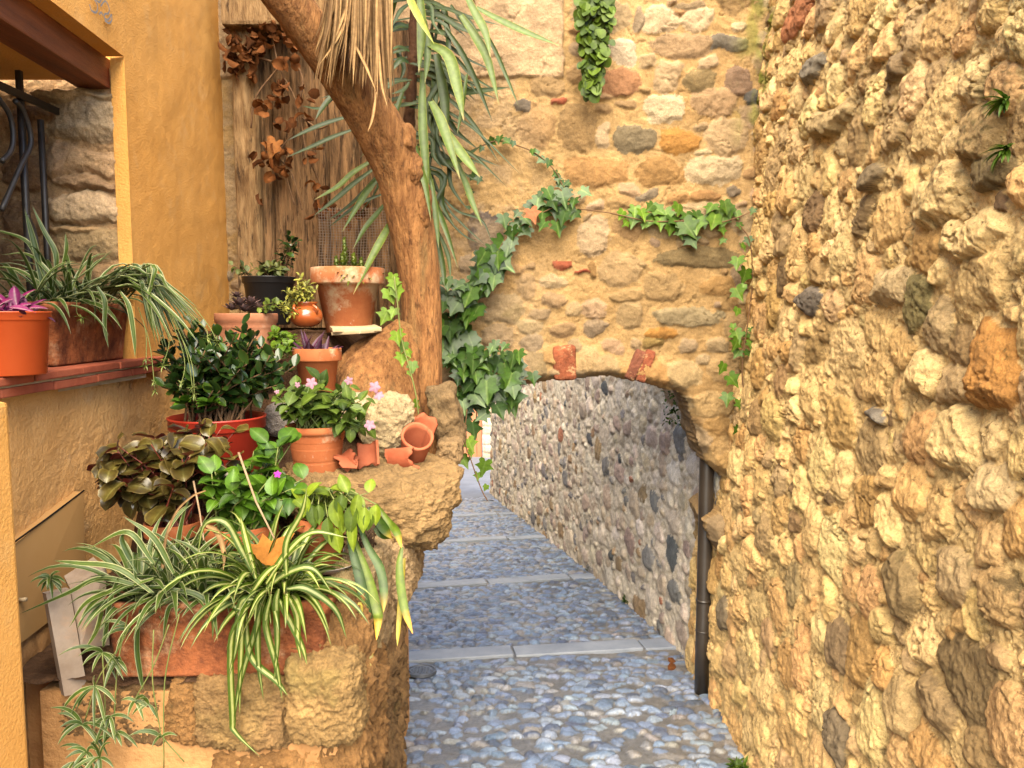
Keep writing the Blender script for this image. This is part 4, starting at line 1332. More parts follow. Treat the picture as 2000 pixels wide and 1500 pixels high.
# ================================================================== drain pipe by the arch
t = thing("drainpipe", (P(1372, 1355, 4.32).x, 4.32, GZ(4.32)), "dark brown round drainpipe standing under the right end of the arch", "drainpipe")
pb, ptop = P(1370.5, 1352, 4.32), P(1373, 700, 4.45)
R_ = wpx(29, 4.32) / 2
mb = MB()
mb.lathe((pb.x, 4.32, pb.z), [(R_ * 0.9, 0.0), (R_ * 1.02, 0.0), (R_ * 1.02, 0.42), (R_, 0.424), (R_, 1.95)], 32)
mb.build("pipe", M['pipe'], t)
zc = P(1370, 1172, 4.32).z
for z_, r_, h_ in ((zc, R_ * 1.10, 0.014), (P(1370, 1231, 4.32).z, R_ * 1.07, 0.007)):
    mb = MB()
    mb.lathe((pb.x, 4.32, z_), [(R_, -h_ / 2), (r_, -h_ / 2), (r_, h_ / 2), (R_, h_ / 2)], 32)
    if h_ > 0.01:
        mb.box((pb.x + R_ * 1.35, 4.32, z_), 0.03, 0.012, h_)
    mb.build("clamp", M['pipe'], t)

mb = MB()
pp = P(777, 1318, 4.62)
mb.lathe((pp.x, 4.62, GZ(4.62) - 0.02), [(0.026, 0), (0.026, 1.2), (0.0, 1.2)], 20)
o = mb.build("grey_post", M['grey_metal'])
tag(o, "thin grey metal post half hidden behind the stone planter", "post")

mb = MB()
pc = P(823, 1319, 4.62)
yc = 1.0
r = ray(823, 1319)
tt = (CZ) / (-(r.z + 0.08 * r.y))
pc = Vector((0, 0, CZ)) + r * tt
ring = [(0.0, 0.034), (0.072, 0.034), (0.074, 0.030), (0.080, 0.030), (0.082, 0.036), (0.092, 0.036), (0.095, 0.02)]
tilt = Matrix.Rotation(math.atan(-0.08), 3, 'X')
mb.lathe(pc, ring, 36, rot=tilt)
for i in range(-3, 4):
    for j in range(-3, 4):
        if i * i + j * j < 10:
            mb.box(pc + tilt @ Vector((i * 0.019, j * 0.019, 0.035)), 0.011, 0.011, 0.006, tilt)
o = mb.build("drain_cover", M['cast'], smooth=False)
tag(o, "small round cast iron drain cover set in the cobbles", "drain cover")

# ================================================================== stones
def rock(name, c, size, seed, mat=None, parent=None, p=4.0, n=26, amp=0.10, fr=2.2, strata=0.0, rot=None, cols=None, pit=0.02, taper=(0, 0), moss=0.0):
    """A quarried or weathered stone: superellipsoid from a cube grid, broken up by noise."""
    vs, fs, seen = [], [], {}
    lin = np.linspace(-1, 1, n + 1)
    pts, idx = [], {}

    def vid(v):
        k = tuple(np.round(v, 5))
        if k not in idx:
            idx[k] = len(pts)
            pts.append(v)
        return idx[k]
    for ax in range(3):
        for sgn in (-1, 1):
            u, v = [a for a in range(3) if a != ax]
            ids = np.zeros((n + 1, n + 1), int)
            for i in range(n + 1):
                for j in range(n + 1):
                    w = [0, 0, 0]
                    w[ax] = sgn
                    w[u] = lin[i]
                    w[v] = lin[j]
                    ids[i, j] = vid(w)
            for i in range(n):
                for j in range(n):
                    q = (ids[i, j], ids[i + 1, j], ids[i + 1, j + 1], ids[i, j + 1])
                    flip = (sgn > 0) == (ax in (0, 2))
                    fs.append(q if flip else q[::-1])
    A = np.array(pts, float)
    d = (np.abs(A) ** p).sum(1) ** (1 / p)
    A = A / d[:, None]
    hs = np.array(size) / 2
    m = hs.mean()
    Nn = A / np.linalg.norm(A, axis=1)[:, None]
    W = A * hs
    s = fr / (m * 2)
    q = W * s + seed * 7.31
    f = fbm(q[:, 0], q[:, 1], q[:, 2], 4, 0.55)
    f2 = fbm(q[:, 0] * 5, q[:, 1] * 5, q[:, 2] * 5, 4, 0.7)
    if strata:
        z = W[:, 2] / m * 5 + 1.5 * f
        f = f + strata * np.abs(np.sin(z * 2.2))
    W = W + Nn * (amp * m * f + pit * m * f2)[:, None]
    W[:, 0] *= 1 + taper[0] * A[:, 2]
    W[:, 1] *= 1 + taper[1] * A[:, 2]
    if rot is not None:
        W = W @ np.array(rot.to_3x3() if hasattr(rot, 'to_3x3') else rot).T
    V = W + np.array(c)
    base = np.array(cols or (0.46, 0.31, 0.15))
    k = 1 + 0.35 * fbm(V[:, 0] * 9, V[:, 1] * 9, V[:, 2] * 9, 4, 0.6)
    C = base[None] * k[:, None]
    if moss:
        w = (sm(0.0, 0.35, fbm(V[:, 0] * 7 + 3, V[:, 1] * 7, V[:, 2] * 7, 4)) * moss)[:, None]
        C = C * (1 - w) + np.array((0.22, 0.20, 0.05)) * w
    return mesh_np(name, V, np.array(fs), mat or M['rock'], parent, col=C, smooth=n < 40)


def rpx(name, px0, py0, px1, py1, d, depth, seed, **kw):
    """A stone filling a photo rectangle on its front, at street depth d."""
    a, b_ = P(px0, (py0 + py1) / 2, d), P(px1, (py0 + py1) / 2, d)
    zt, zb = P((px0 + px1) / 2, py0, d).z, P((px0 + px1) / 2, py1, d).z
    c = ((a.x + b_.x) / 2, d + depth / 2, (zt + zb) / 2)
    return rock(name, c, (b_.x - a.x, depth, zt - zb), seed, **kw)


# clay bricks set on edge in the ring of the arch
M['brick_worn'] = mat_col("worn clay brick", 0.92, (14, 0.8, 0.012), (60, 1.0, 0.006), (0.55, 1.3), spots=[(16, (0.56, 0.36, 0.18), 0.57, 0.66, 0.8), (40, (0.12, 0.05, 0.03), 0.62, 0.70, 0.7)])
for k, (bx0, by0, bx1, by1, w) in enumerate(BRICKS):
    a, b_ = P(bx0, by0, AD), P(bx1, by1, AD)
    c = (a + b_) / 2
    rock("brick", (c.x, AD + 0.018 - 0.004 * k, c.z), (w / F * AD * 1.08, 0.12, (a - b_).length), 90 + k, mat=M['brick_worn'], parent=awall, p=8, amp=0.09, fr=3.0, n=26, pit=0.05,
         cols=[(0.30, 0.085, 0.036), (0.19, 0.065, 0.036), (0.26, 0.075, 0.034)][k], rot=Matrix.Rotation(math.atan2(a.x - b_.x, a.z - b_.z), 3, 'Y'))

# ------------------------------------------------------------------ raised stone bed
bed = thing("raised_stone_bed", (-0.9, 2.6, GZ(2.6)), "raised stone plant bed built against the ochre house, full of potted plants", "plant bed")
Lm, Or, Dk = (0.33, 0.19, 0.072), (0.34, 0.17, 0.055), (0.25, 0.14, 0.055)
st = [
    (95, 1334, 330, 1462, 1.97, 0.34, 11, dict(cols=Dk, p=9)),
    (318, 1330, 398, 1466, 1.955, 0.34, 12, dict(cols=Or, p=8, rot=Matrix.Rotation(0.22, 3, 'Y'))),
    (372, 1322, 562, 1474, 1.935, 0.36, 13, dict(cols=Lm, p=8, moss=0.15)),
    (548, 1292, 700, 1468, 1.91, 0.40, 14, dict(cols=(0.34, 0.205, 0.075), p=7, moss=0.3)),
    (80, 1452, 425, 1640, 1.985, 0.34, 15, dict(cols=Dk, p=10)),
    (405, 1455, 694, 1660, 1.965, 0.36, 16, dict(cols=Or, p=10)),
    (60, 1600, 420, 1850, 1.98, 0.34, 17, dict(cols=Dk, p=10)),
    (400, 1610, 700, 1850, 1.96, 0.34, 18, dict(cols=Dk, p=10)),
    (636, 1105, 738, 1320, 2.14, 0.40, 19, dict(cols=(0.44, 0.30, 0.15), p=6, moss=0.3)),
    (585, 1210, 705, 1330, 2.03, 0.28, 20, dict(cols=(0.46, 0.30, 0.16), p=6)),
    (690, 1058, 800, 1200, 2.42, 0.5, 21, dict(cols=(0.48, 0.32, 0.16), p=5)),
]
for (x0, y0, x1, y1, d, dep, sd, kw) in st:
    rpx("stone_block", x0, y0, x1, y1, d, dep, sd, parent=bed, amp=0.11, pit=0.08, fr=3.0, n=64, **kw)
# flank along the lane: a split, layered face
rs = np.random.RandomState(81)
for (y0, y1, z0, z1, x, sd, cl) in [(1.98, 2.26, -1.45, -0.78, -0.405, 31, Or), (2.22, 2.55, -1.75, -0.84, -0.412, 32, Dk), (2.5, 2.86, -1.75, -0.82, -0.425, 33, Dk), (1.98, 2.35, -2.1, -1.4, -0.405, 34, Dk),
                                     (2.3, 2.85, -2.2, -1.6, -0.415, 35, Dk), (2.8, 3.4, -1.3, -0.70, -0.55, 36, Dk), (2.8, 3.5, -2.2, -1.25, -0.56, 37, Dk), (3.3, 4.1, -1.3, -0.60, -0.67, 38, Dk), (3.4, 4.15, -2.3, -1.25, -0.67, 39, Dk)]:
    rock("stone_block", (x - 0.10, (y0 + y1) / 2, CZ + (z0 + z1) / 2), (0.22, y1 - y0, z1 - z0), sd, parent=bed, p=5, amp=0.24, fr=3.6, n=60, pit=0.12, strata=0.10, rot=Matrix.Rotation(0.0, 3, 'X'), cols=tuple(0.8 * q_ for q_ in cl))
# mortar and rubble core
mb = MB()
mb.box((-0.95, 3.0, CZ - 1.6), 0.80, 1.9, 1.25)
mb.box((-0.86, 2.22, CZ - 1.62), 0.80, 0.5, 1.25)
mb.build("rubble_core", M['plaster_rough'], bed, smooth=False)


def bedz(X, Y):
    z = -0.965 + 0.21 * sm(2.10, 2.17, Y) + 0.19 * sm(2.44, 2.52, Y)
    left = 0.24 * sm(2.98, 3.10, Y) + 0.25 * sm(3.24, 3.36, Y)
    right = 0.20 * sm(2.95, 3.35, Y) + 0.15 * sm(3.5, 3.9, Y)
    w = sm(-0.86, -0.66, X)
    k = sm(HX(Y) + 0.10, HX(Y) + 0.22, X) + sm(3.5, 3.62, Y)
    z = -0.965 + (z + 0.965) * np.clip(k, 0, 1)
    return z + left * (1 - w) + right * w


yy = np.arange(1.96, 4.2, 0.012)
ww = np.linspace(0, 1, 90)
T = np.repeat(yy[:, None], 90, 1)
x0 = HX(T) - 0.03
x1 = np.interp(T, [1.9, 2.8, 3.0, 4.2], [-0.43, -0.44, -0.46, -0.68])
S = x0 + (x1 - x0) * ww[None]
Z = CZ + bedz(S, T) + 0.02 * fbm(S * 9, T * 9, 3, 4) + 0.006 * fbm(S * 40, T * 40, 3, 2)
mesh_np("bed_soil", np.stack([S, T, Z], -1), grid_faces(*S.shape), M['bed'], bed)

# the big capping slab
o = rock("stone_slab", (P(735, 960, 2.75).x - 0.04, 2.80, CZ - 0.665), (0.60, 0.72, 0.225), 51, p=4.6, amp=0.20, fr=3.0, strata=0.14, n=110, cols=(0.31, 0.19, 0.078), pit=0.065,
         rot=Matrix.Rotation(0.05, 3, 'Y') @ Matrix.Rotation(0.16, 3, 'Z'), taper=(0.14, 0.04))
tag(o, "big overhanging limestone slab carrying the pink balsam pot", "stone slab")
o = rock("boulder", (P(752, 832, 2.92).x, 2.98, P(752, 832, 2.92).z), (0.20, 0.2, 0.235), 52, p=2.8, amp=0.26, fr=2.6, n=48, cols=(0.50, 0.37, 0.20), pit=0.07, rot=Matrix.Rotation(0.3, 3, 'Y'))
tag(o, "pale pitted boulder between the balsam pot and the broken pot", "boulder")
o = rpx("stone", 842, 755, 896, 880, 3.20, 0.22, 53, p=6, amp=0.28, fr=3.0, n=32, rot=Matrix.Rotation(-0.25, 3, 'Y'), cols=(0.22, 0.14, 0.065), pit=0.05)
tag(o, "dark brown stone wedged between the trunk foot and the ivy", "stone")
o = rpx("stone", 852, 862, 900, 908, 3.10, 0.2, 54, p=6, amp=0.28, fr=3.0, n=30, cols=(0.30, 0.19, 0.09), pit=0.05)
tag(o, "small brown stone at the right tip of the slab", "stone")
o = rpx("stone", 505, 790, 585, 860, 2.95, 0.18, 55, p=3, amp=0.16, cols=(0.34, 0.29, 0.25), pit=0.05)
tag(o, "grey rough stone behind the balsam pot beside the red pot", "stone")
o = rpx("stone", 612, 772, 720, 840, 3.0, 0.16, 56, p=3.4, amp=0.16, cols=(0.56, 0.42, 0.25), pit=0.05)
tag(o, "pale flat stone lying behind the balsam leaves", "stone")

# ================================================================== leaning tree
tree = thing("leaning_tree", (P(815, 860, 3.45).x, 3.45, CZ - 0.5), "thick leaning tree trunk with ochre bark rising over the pots", "tree")
cl = [(826, 900, 3.40, 100), (822, 820, 3.42, 92), (822, 740, 3.44, 86), (824, 660, 3.46, 78), (822, 580, 3.48, 77), (814, 500, 3.48, 82), (800, 420, 3.46, 88), (782, 345, 3.44, 90), (754, 275, 3.40, 98),
      (712, 205, 3.34, 92), (662, 135, 3.27, 84), (612, 68, 3.20, 82), (565, 5, 3.13, 80), (515, -60, 3.06, 78), (440, -170, 2.95, 74)]
ctr = catmull([P(a, b_, d) for a, b_, d, w in cl], 150)
wid = np.interp(np.linspace(0, len(cl) - 1, 151), range(len(cl)), [w / F * d / 2 for a, b_, d, w in cl])
nseg = 64
Vt = np.zeros((151, nseg, 3))
aref = Vector((1, 0, 0))
for i, p in enumerate(ctr):
    tg = (ctr[min(i + 1, 150)] - ctr[max(i - 1, 0)]).normalized()
    aref = (aref - tg * aref.dot(tg)).normalized()
    bref = tg.cross(aref)
    for k in range(nseg):
        an = 2 * math.pi * k / nseg
        Vt[i, k] = (aref * math.cos(an) + bref * math.sin(an))
cn = np.array(ctr)
ang = np.arange(nseg) / nseg * 2 * np.pi
A_, I_ = np.meshgrid(ang, np.arange(151) * 0.02)
cxx, syy = np.cos(A_), np.sin(A_)
nz = -0.04 + 0.08 * fbm(cxx * 1.2, syy * 1.2, I_ * 1.6, 3) + 0.04 * (1 - np.abs(fbm(cxx * 6, syy * 6, I_ * 5, 4, 0.6)) * 2) + 0.02 * fbm(cxx * 20, syy * 20, I_ * 18, 2)
# flare at the foot, knots on the right of the bend
fl = np.exp(-np.linspace(0, 1, 151) / 0.06)[:, None]
rad = wid[:, None] * (1 + nz + fl * (0.25 + 0.2 * np.cos(A_ - math.pi) + 0.10 * np.sin(A_ * 5)))
Vt = cn[:, None, :] + Vt * rad[..., None]
idx = np.arange(151 * nseg).reshape(151, nseg)
nxt = np.roll(idx, -1, 1)
fq = np.stack([idx[:-1], nxt[:-1], nxt[1:], idx[1:]], -1).reshape(-1, 4)
mesh_np("trunk", Vt, fq, M['bark'], tree)


def lump(name, px, py, d, w, h, dep, seed, mat, **kw):
    p = P(px, py, d)
    return rock(name, p, (w / F * d, dep, h / F * d), seed, mat=mat, parent=tree, **kw)


lump("knot", 790, 270, 3.38, 44, 60, 0.10, 61, M['bark'], p=2.2, amp=0.3, n=20)
lump("knot", 808, 330, 3.40, 36, 70, 0.10, 62, M['bark'], p=2.2, amp=0.3, n=20)
lump("knot", 828, 400, 3.42, 30, 90, 0.10, 63, M['bark'], p=2.2, amp=0.25, n=20)
# root flare: a broad buttress spreading left of the trunk
bt = [[(800, 640, 3.42, 60), (770, 690, 3.36, 105), (745, 740, 3.30, 150), (735, 800, 3.24, 175), (735, 860, 3.2, 180)],
      [(800, 690, 3.40, 60), (740, 700, 3.40, 90), (700, 720, 3.38, 80), (672, 760, 3.36, 70), (660, 800, 3.34, 60)]]
for j, b in enumerate(bt):
    q = catmull([P(a, b_, d) for a, b_, d, w in b], 40)
    wr = np.interp(np.linspace(0, len(b) - 1, 41), range(len(b)), [w / F * d / 2 for a, b_, d, w in b])
    Vb = np.zeros((41, 48, 3))
    ar = Vector((0, -1, 0))
    for i, p in enumerate(q):
        tg = (q[min(i + 1, 40)] - q[max(i - 1, 0)]).normalized()
        ar = (ar - tg * ar.dot(tg)).normalized()
        br = tg.cross(ar)
        for k in range(48):
            an = 2 * math.pi * k / 48
            r_ = wr[i] * (1 + 0.12 * float(fbm(math.cos(an) * 1.5, math.sin(an) * 1.5, i * 0.08 + j, 3)) + 0.05 * float(1 - 2 * abs(fbm(math.cos(an) * 6, math.sin(an) * 6, i * 0.15, 3))))
            Vb[i, k] = np.array(p + (ar * math.cos(an) * 0.55 + br * math.sin(an)) * r_)
    idx = np.arange(41 * 48).reshape(41, 48)
    nxt = np.roll(idx, -1, 1)
    mesh_np("root", Vb, np.stack([idx[:-1], nxt[:-1], nxt[1:], idx[1:]], -1).reshape(-1, 4), M['bark'], tree)

# ================================================================== pots
def pot_mesh(name, mat, parent, c, R, Hh, kind="classic", base=0.68, seg=48):
    """c is the centre of the pot's foot. Returns the soil height and inside radius."""
    mb = MB()
    rb = R * base
    th = max(0.006, R * 0.07)
    if kind == "classic":       # thick collar
        prof = [(0, 0.0), (rb - 0.004, 0), (rb, 0.004), (rb + (R * 0.9 - rb) * 0.78, Hh * 0.74), (R * 0.985, Hh * 0.75), (R, Hh * 0.77), (R, Hh * 0.985), (R * 0.985, Hh), (R - th, Hh), (R - th * 1.2, Hh * 0.9), (R - th * 1.4, Hh * 0.80), (0, Hh * 0.80)]
    elif kind == "ringed":      # rolled rim, turned rings
        prof = [(0, 0), (rb - 0.004, 0), (rb, 0.004)]
        for i in range(1, 40):
            t = i / 40
            r_ = rb + (R * 0.92 - rb) * (t * 0.86) ** 0.9
            if abs(t - 0.40) < 0.02:
                r_ -= 0.0025
            if 0.66 < t < 0.83 and i % 2 == 0:
                r_ -= 0.0022
            prof.append((r_, Hh * t * 0.86))
        prof += [(R * 0.95, Hh * 0.865), (R * 0.99, Hh * 0.885), (R * 1.0, Hh * 0.92), (R * 0.99, Hh * 0.97), (R * 0.96, Hh), (R - th, Hh), (R - th * 1.4, Hh * 0.92), (R - th * 1.6, Hh * 0.88), (0, Hh * 0.88)]
    elif kind == "ornate":
        prof = [(0, 0), (rb, 0), (rb, 0.01)]
        for i in range(1, 30):
            t = i / 30
            r_ = rb + (R * 0.93 - rb) * t ** 0.7
            if 0.35 < t < 0.65:
                r_ += 0.003 * math.sin(t * 90)
            prof.append((r_, Hh * t * 0.80))
        prof += [(R * 0.97, Hh * 0.81), (R * 0.93, Hh * 0.84), (R * 0.99, Hh * 0.87), (R, Hh * 0.92), (R, Hh * 0.985), (R * 0.98, Hh), (R - th, Hh), (R - th, Hh * 0.93), (0, Hh * 0.93)]
    elif kind == "plastic":
        th = 0.004
        prof = [(0, 0), (rb - 0.003, 0), (rb, 0.003), (rb + (R * 0.96 - rb) * 0.85, Hh * 0.85), (R * 0.965, Hh * 0.86), (R, Hh * 0.875), (R * 0.995, Hh * 0.975), (R * 1.012, Hh * 0.98), (R * 1.012, Hh), (R - th, Hh), (R - th * 1.6, Hh * 0.9), (R - th * 2, Hh * 0.86), (0, Hh * 0.86)]
    elif kind == "bowl":
        prof = [(0, 0), (rb * 0.8, 0.0)]
        for i in range(0, 20):
            a = -0.9 + i / 19 * 1.9
            prof.append((R * 1.06 * math.cos(a), Hh * (0.46 + 0.52 * math.sin(a) / 0.85 * 0.85)))
        zt = prof[-1][1]
        Hh = zt + 0.012
        prof += [(R * 0.62, zt + 0.004), (R * 0.80, Hh + 0.004), (R * 0.74, Hh + 0.004), (R * 0.6, zt - 0.006), (0, zt - 0.006)]
    n_soil = 1
    mb.lathe(c, prof[:-n_soil], seg)
    o = mb.build(name, mat, parent)
    zs, rsoil = prof[-1][1], prof[-2][0]
    ms = MB()
    rr = np.random.RandomState(int(abs(c[0]) * 1e4) % 99999)
    rings = 8
    vs, fs = [(c[0], c[1], c[2] + zs + 0.006)], []
    for i in range(1, rings + 1):
        for k in range(28):
            a = 2 * math.pi * k / 28
            r_ = rsoil * i / rings * 1.002
            vs.append((c[0] + r_ * math.cos(a), c[1] + r_ * math.sin(a), c[2] + zs + (rr.uniform(-0.006, 0.009) if i < rings else -0.002)))
    for k in range(28):
        fs.append((0, 1 + k, 1 + (k + 1) % 28))
    for i in range(rings - 1):
        for k in range(28):
            a = 1 + i * 28 + k
            b_ = 1 + i * 28 + (k + 1) % 28
            fs.append((a, a + 28, b_ + 28, b_))
    ms.add(vs, fs)
    ms.build("soil", M['soil'], parent)
    return c[2] + zs, rsoil


def ell(t):                     # plain elliptic leaf
    return math.sqrt(max(0.0, 1 - (2 * t - 1) ** 2)) * (1.0) + 0.02


def pointed(t):
    return max(0.03, (math.sin(math.pi * min(1, t * 1.02) ** 0.8)) ** 0.85)


def obov(t):
    return max(0.05, math.sin(math.pi * (0.06 + 0.94 * t ** 1.25)) ** 0.7) if t < 0.999 else 0.12


def rnd_round(t):
    return max(0.08, math.sqrt(max(0.0, 1 - (2 * t - 1) ** 2)) ** 0.85)


def lance(t):
    return max(0.04, math.sin(math.pi * (0.10 + 0.90 * t ** 0.85)) ** 0.9)


IVY = [(0.0, 0.06), (0.13, -0.09), (0.33, -0.11), (0.44, 0.04), (0.33, 0.20), (0.62, 0.40), (0.40, 0.46), (0.20, 0.60), (0.10, 0.82), (0.0, 1.02)]
IVY2 = [(0.0, 0.05), (0.18, -0.08), (0.40, 0.02), (0.36, 0.22), (0.50, 0.46), (0.26, 0.56), (0.12, 0.80), (0.0, 0.98)]
MAPLE = [(0.0, 0.0), (0.22, 0.02), (0.42, -0.08), (0.40, 0.12), (0.62, 0.26), (0.42, 0.38), (0.50, 0.66), (0.24, 0.60), (0.14, 0.80), (0.0, 1.02)]
ROUND = [(0.0, 0.0), (0.25, 0.0), (0.46, 0.18), (0.52, 0.45), (0.42, 0.72), (0.22, 0.92), (0.0, 1.0)]


def rvec(rr, up=0.0):
    while True:
        v = Vector((rr.uniform(-1, 1), rr.uniform(-1, 1), rr.uniform(-1, 1)))
        if 0.05 < v.length < 1:
            v.normalize()
            v.z += up
            return v.normalized()


def bush(rr, base, ctr, rad, nst, nlf, L, W, prof, leafmb, stemmb, stem_r=0.003, up=0.35, bend=0.5, fold=0.3, shell=0.55, wav=0.0, n=5, spread=0.03, jitter=0.35):
    """Stems from the pot to points through an ellipsoid; leaf rosettes along their outer half."""
    base, ctr = Vector(base), Vector(ctr)
    rad = Vector(rad)
    for i in range(nst):
        v = rvec(rr)
        k = shell + (1 - shell) * rr.random()
        tip = ctr + Vector((v.x * rad.x * k, v.y * rad.y * k, v.z * rad.z * k))
        b = base + Vector((rr.uniform(-1, 1) * spread, rr.uniform(-1, 1) * spread, 0))
        mid = b.lerp(tip, 0.5) + Vector((0, 0, 0.25 * (tip - b).length)) * 0.4 + Vector((rr.uniform(-1, 1), rr.uniform(-1, 1), 0)) * 0.02
        path = catmull([b, mid, tip], 8)
        stemmb.tube(path, [stem_r * (1 - 0.6 * t / 8) for t in range(9)], 6)
        m = max(1, int(nlf / nst + rr.random()))
        ph = rr.uniform(0, 6.28)
        for j in range(m):
            t = 1 - 0.62 * (j / max(1, m)) ** 1.2
            q = path[min(8, int(t * 8))]
            tg = (path[min(8, int(t * 8))] - path[max(0, int(t * 8) - 1)]).normalized()
            an = ph + j * 2.4
            o = tg.orthogonal().normalized()
            o2 = tg.cross(o)
            d = (o * math.cos(an) + o2 * math.sin(an)) + tg * (0.5 if j < 3 else 0.1) + Vector((0, 0, up * rr.random())) + rvec(rr) * jitter
            d.normalize()
            s = rr.uniform(0.7, 1.2)
            leafmb.leaf(q, d, Vector((0, 0, 1)) + rvec(rr) * 0.35 + Vector((0, -0.35, 0)), L * s, W * s, prof, bend * rr.uniform(0.4, 1.4), fold * rr.uniform(0.4, 1.3), n, wav=wav)


def spider(rr, mb, c, nl, Lr, W, up=(0.5, 1.2), dirs=None, sag=1.0, rot0=0.0, spread=0.025):
    """Arching strap leaves from a crown at c."""
    c = Vector(c)
    for i in range(nl):
        a = rr.uniform(0, 6.283) if dirs is None else rr.uniform(*dirs)
        L = rr.uniform(*Lr)
        e = rr.uniform(*up)
        b = c + Vector((math.cos(a), math.sin(a), 0)) * spread * rr.random()
        d = Vector((math.cos(a) * math.cos(e), math.sin(a) * math.cos(e), math.sin(e)))
        pts = [b]
        p = b.copy()
        for k in range(7):
            p = p + d * (L / 7)
            d = (d + Vector((0, 0, -1)) * sag * 0.30 * (0.5 + k * 0.14)).normalized()
            pts.append(p.copy())
        mb.strap(pts, W * rr.uniform(0.7, 1.25), (math.cos(a) * -0.2 + rr.uniform(-.3, .3), math.sin(a) * -0.2 - 0.25, 1), n=11, fold=rr.uniform(0.15, 0.5), twist=rr.uniform(-0.7, 0.7))


def flower(mb, c, nrm, s, mi=0, petals=5, rr=random):
    nrm = Vector(nrm).normalized()
    o = nrm.orthogonal().normalized()
    o2 = nrm.cross(o)
    ph = rr.uniform(0, 6)
    for k in range(petals):
        a = ph + 2 * math.pi * k / petals
        d = o * math.cos(a) + o2 * math.sin(a)
        mb.leaf(Vector(c), d + nrm * rr.uniform(0.1, 0.5), nrm, s * rr.uniform(0.85, 1.1), s * 0.72, obov, 0.6, -0.25, 4, mi=mi)

R = random.Random(7)


def spot(px, py, d):
    return P(px, py, d)


def foot(px, py_rim, d, px_w, hpx):
    """Foot centre, rim radius and height of a pot whose rim spans px_w and stands hpx tall in the photo."""
    R_ = px_w / F * d / 2
    top = P(px, py_rim, d)
    h = hpx / F * d
    return Vector((top.x, d, top.z - h)), R_, h


# ---- pink balsam in the ringed pot on the slab
c, r_, h = foot(618, 829, 2.68, 123, 106)
t = thing("potted_balsam", c, "pink flowered balsam in a ringed terracotta pot on the stone slab", "potted plant")
zs, rs_ = pot_mesh("pot", M['terra'], t, c, r_, h, "ringed", 0.66)
lf, sb = MB(), MB()
bush(R, (c.x, c.y, zs), P(640, 785, 2.66), (0.165, 0.13, 0.085), 34, 190, 0.062, 0.043, pointed, lf, sb, 0.003, shell=0.45, spread=0.06)
bush(R, (c.x + .03, c.y, zs), P(700, 815, 2.6), (0.09, 0.09, 0.06), 9, 45, 0.062, 0.043, pointed, lf, sb, 0.003, shell=0.5, spread=0.04)
bush(R, (c.x - .03, c.y, zs), P(562, 780, 2.68), (0.06, 0.07, 0.055), 8, 45, 0.050, 0.036, pointed, lf, sb, 0.003, shell=0.5, spread=0.04)
sb.build("stems", M['stem_green'], t)
lf.build("foliage", M['leaf_balsam'], t)
for (px, py, s) in [(608, 748, 0.020), (681, 744, 0.016), (732, 756, 0.022), (740, 772, 0.020), (722, 830, 0.021), (581, 752, 0.011), (541, 765, 0.009)]:
    fb = MB()
    flower(fb, P(px, py, 2.54), (R.uniform(-.3, .3), -1, R.uniform(0, .5)), s, rr=R)
    fb.build("flower", M['petal_pink'], t)

# ---- jade plant in the red pot
c, r_, h = foot(425, 812, 2.78, 182, 175)
t = thing("potted_jade_plant", c, "dense glossy jade plant in a wide red plastic pot", "potted plant")
zs, rs_ = pot_mesh("pot", M['plastic_red'], t, c, r_, h, "plastic", 0.78)
lf, sb = MB(), MB()
bush(R, (c.x, c.y, zs), P(435, 712, 2.76), (0.235, 0.20, 0.16), 80, 1250, 0.047, 0.031, obov, lf, sb, 0.005, shell=0.5, spread=0.10, up=0.6, bend=-0.25, fold=0.35, n=4)
bush(R, (c.x, c.y, zs), P(360, 690, 2.72), (0.13, 0.12, 0.13), 28, 380, 0.047, 0.031, obov, lf, sb, 0.004, shell=0.5, spread=0.08, up=0.6, bend=-0.25, fold=0.35, n=4)
bush(R, (c.x, c.y, zs), P(520, 720, 2.76), (0.11, 0.10, 0.10), 20, 270, 0.047, 0.031, obov, lf, sb, 0.004, shell=0.5, spread=0.08, up=0.6, bend=-0.25, fold=0.35, n=4)
sb.build("stems", M['twig'], t)
lf.build("foliage", M['leaf_jade'], t)
for x_ in (362, 412):
    lw = MB()
    for k in range(9):
        p = P(x_, 788, 2.60)
        lw.leaf(p, (R.uniform(-1, 1), -0.6, R.uniform(0, .9)), (0, -0.4, 1), 0.05, 0.034, pointed, 0.4, 0.3, 5)
    lw.build("weed_seedling", M['leaf_balsam_bright'], t)

# ---- black pot
c, r_, h = foot(525, 541, 3.72, 100, 92)
t = thing("potted_succulent", c, "grey green succulent in a black plastic pot against the boards", "potted plant")
zs, rs_ = pot_mesh("pot", M['plastic_black'], t, c, r_, h, "plastic", 0.76)
lf, sb = MB(), MB()
bush(R, (c.x, c.y, zs), P(527, 524, 3.68), (0.11, 0.10, 0.035), 22, 150, 0.034, 0.026, obov, lf, sb, 0.003, shell=0.4, spread=0.08, n=4)
bush(R, (c.x - .08, c.y, zs), P(465, 515, 3.66), (0.035, 0.03, 0.03), 4, 16, 0.034, 0.026, obov, lf, sb, 0.003, n=4)
sb.build("stems", M['twig'], t)
lf.build("foliage", M['leaf_grey_succ'], t)
lf, sb = MB(), MB()
bush(R, (c.x + .05, c.y + .04, zs), P(562, 478, 3.8), (0.06, 0.04, 0.09), 9, 60, 0.045, 0.030, obov, lf, sb, 0.004, shell=0.3, spread=0.03, n=4)
sb.build("branches", M['twig'], t)
lf.build("dark_foliage", M['leaf_jade'], t)

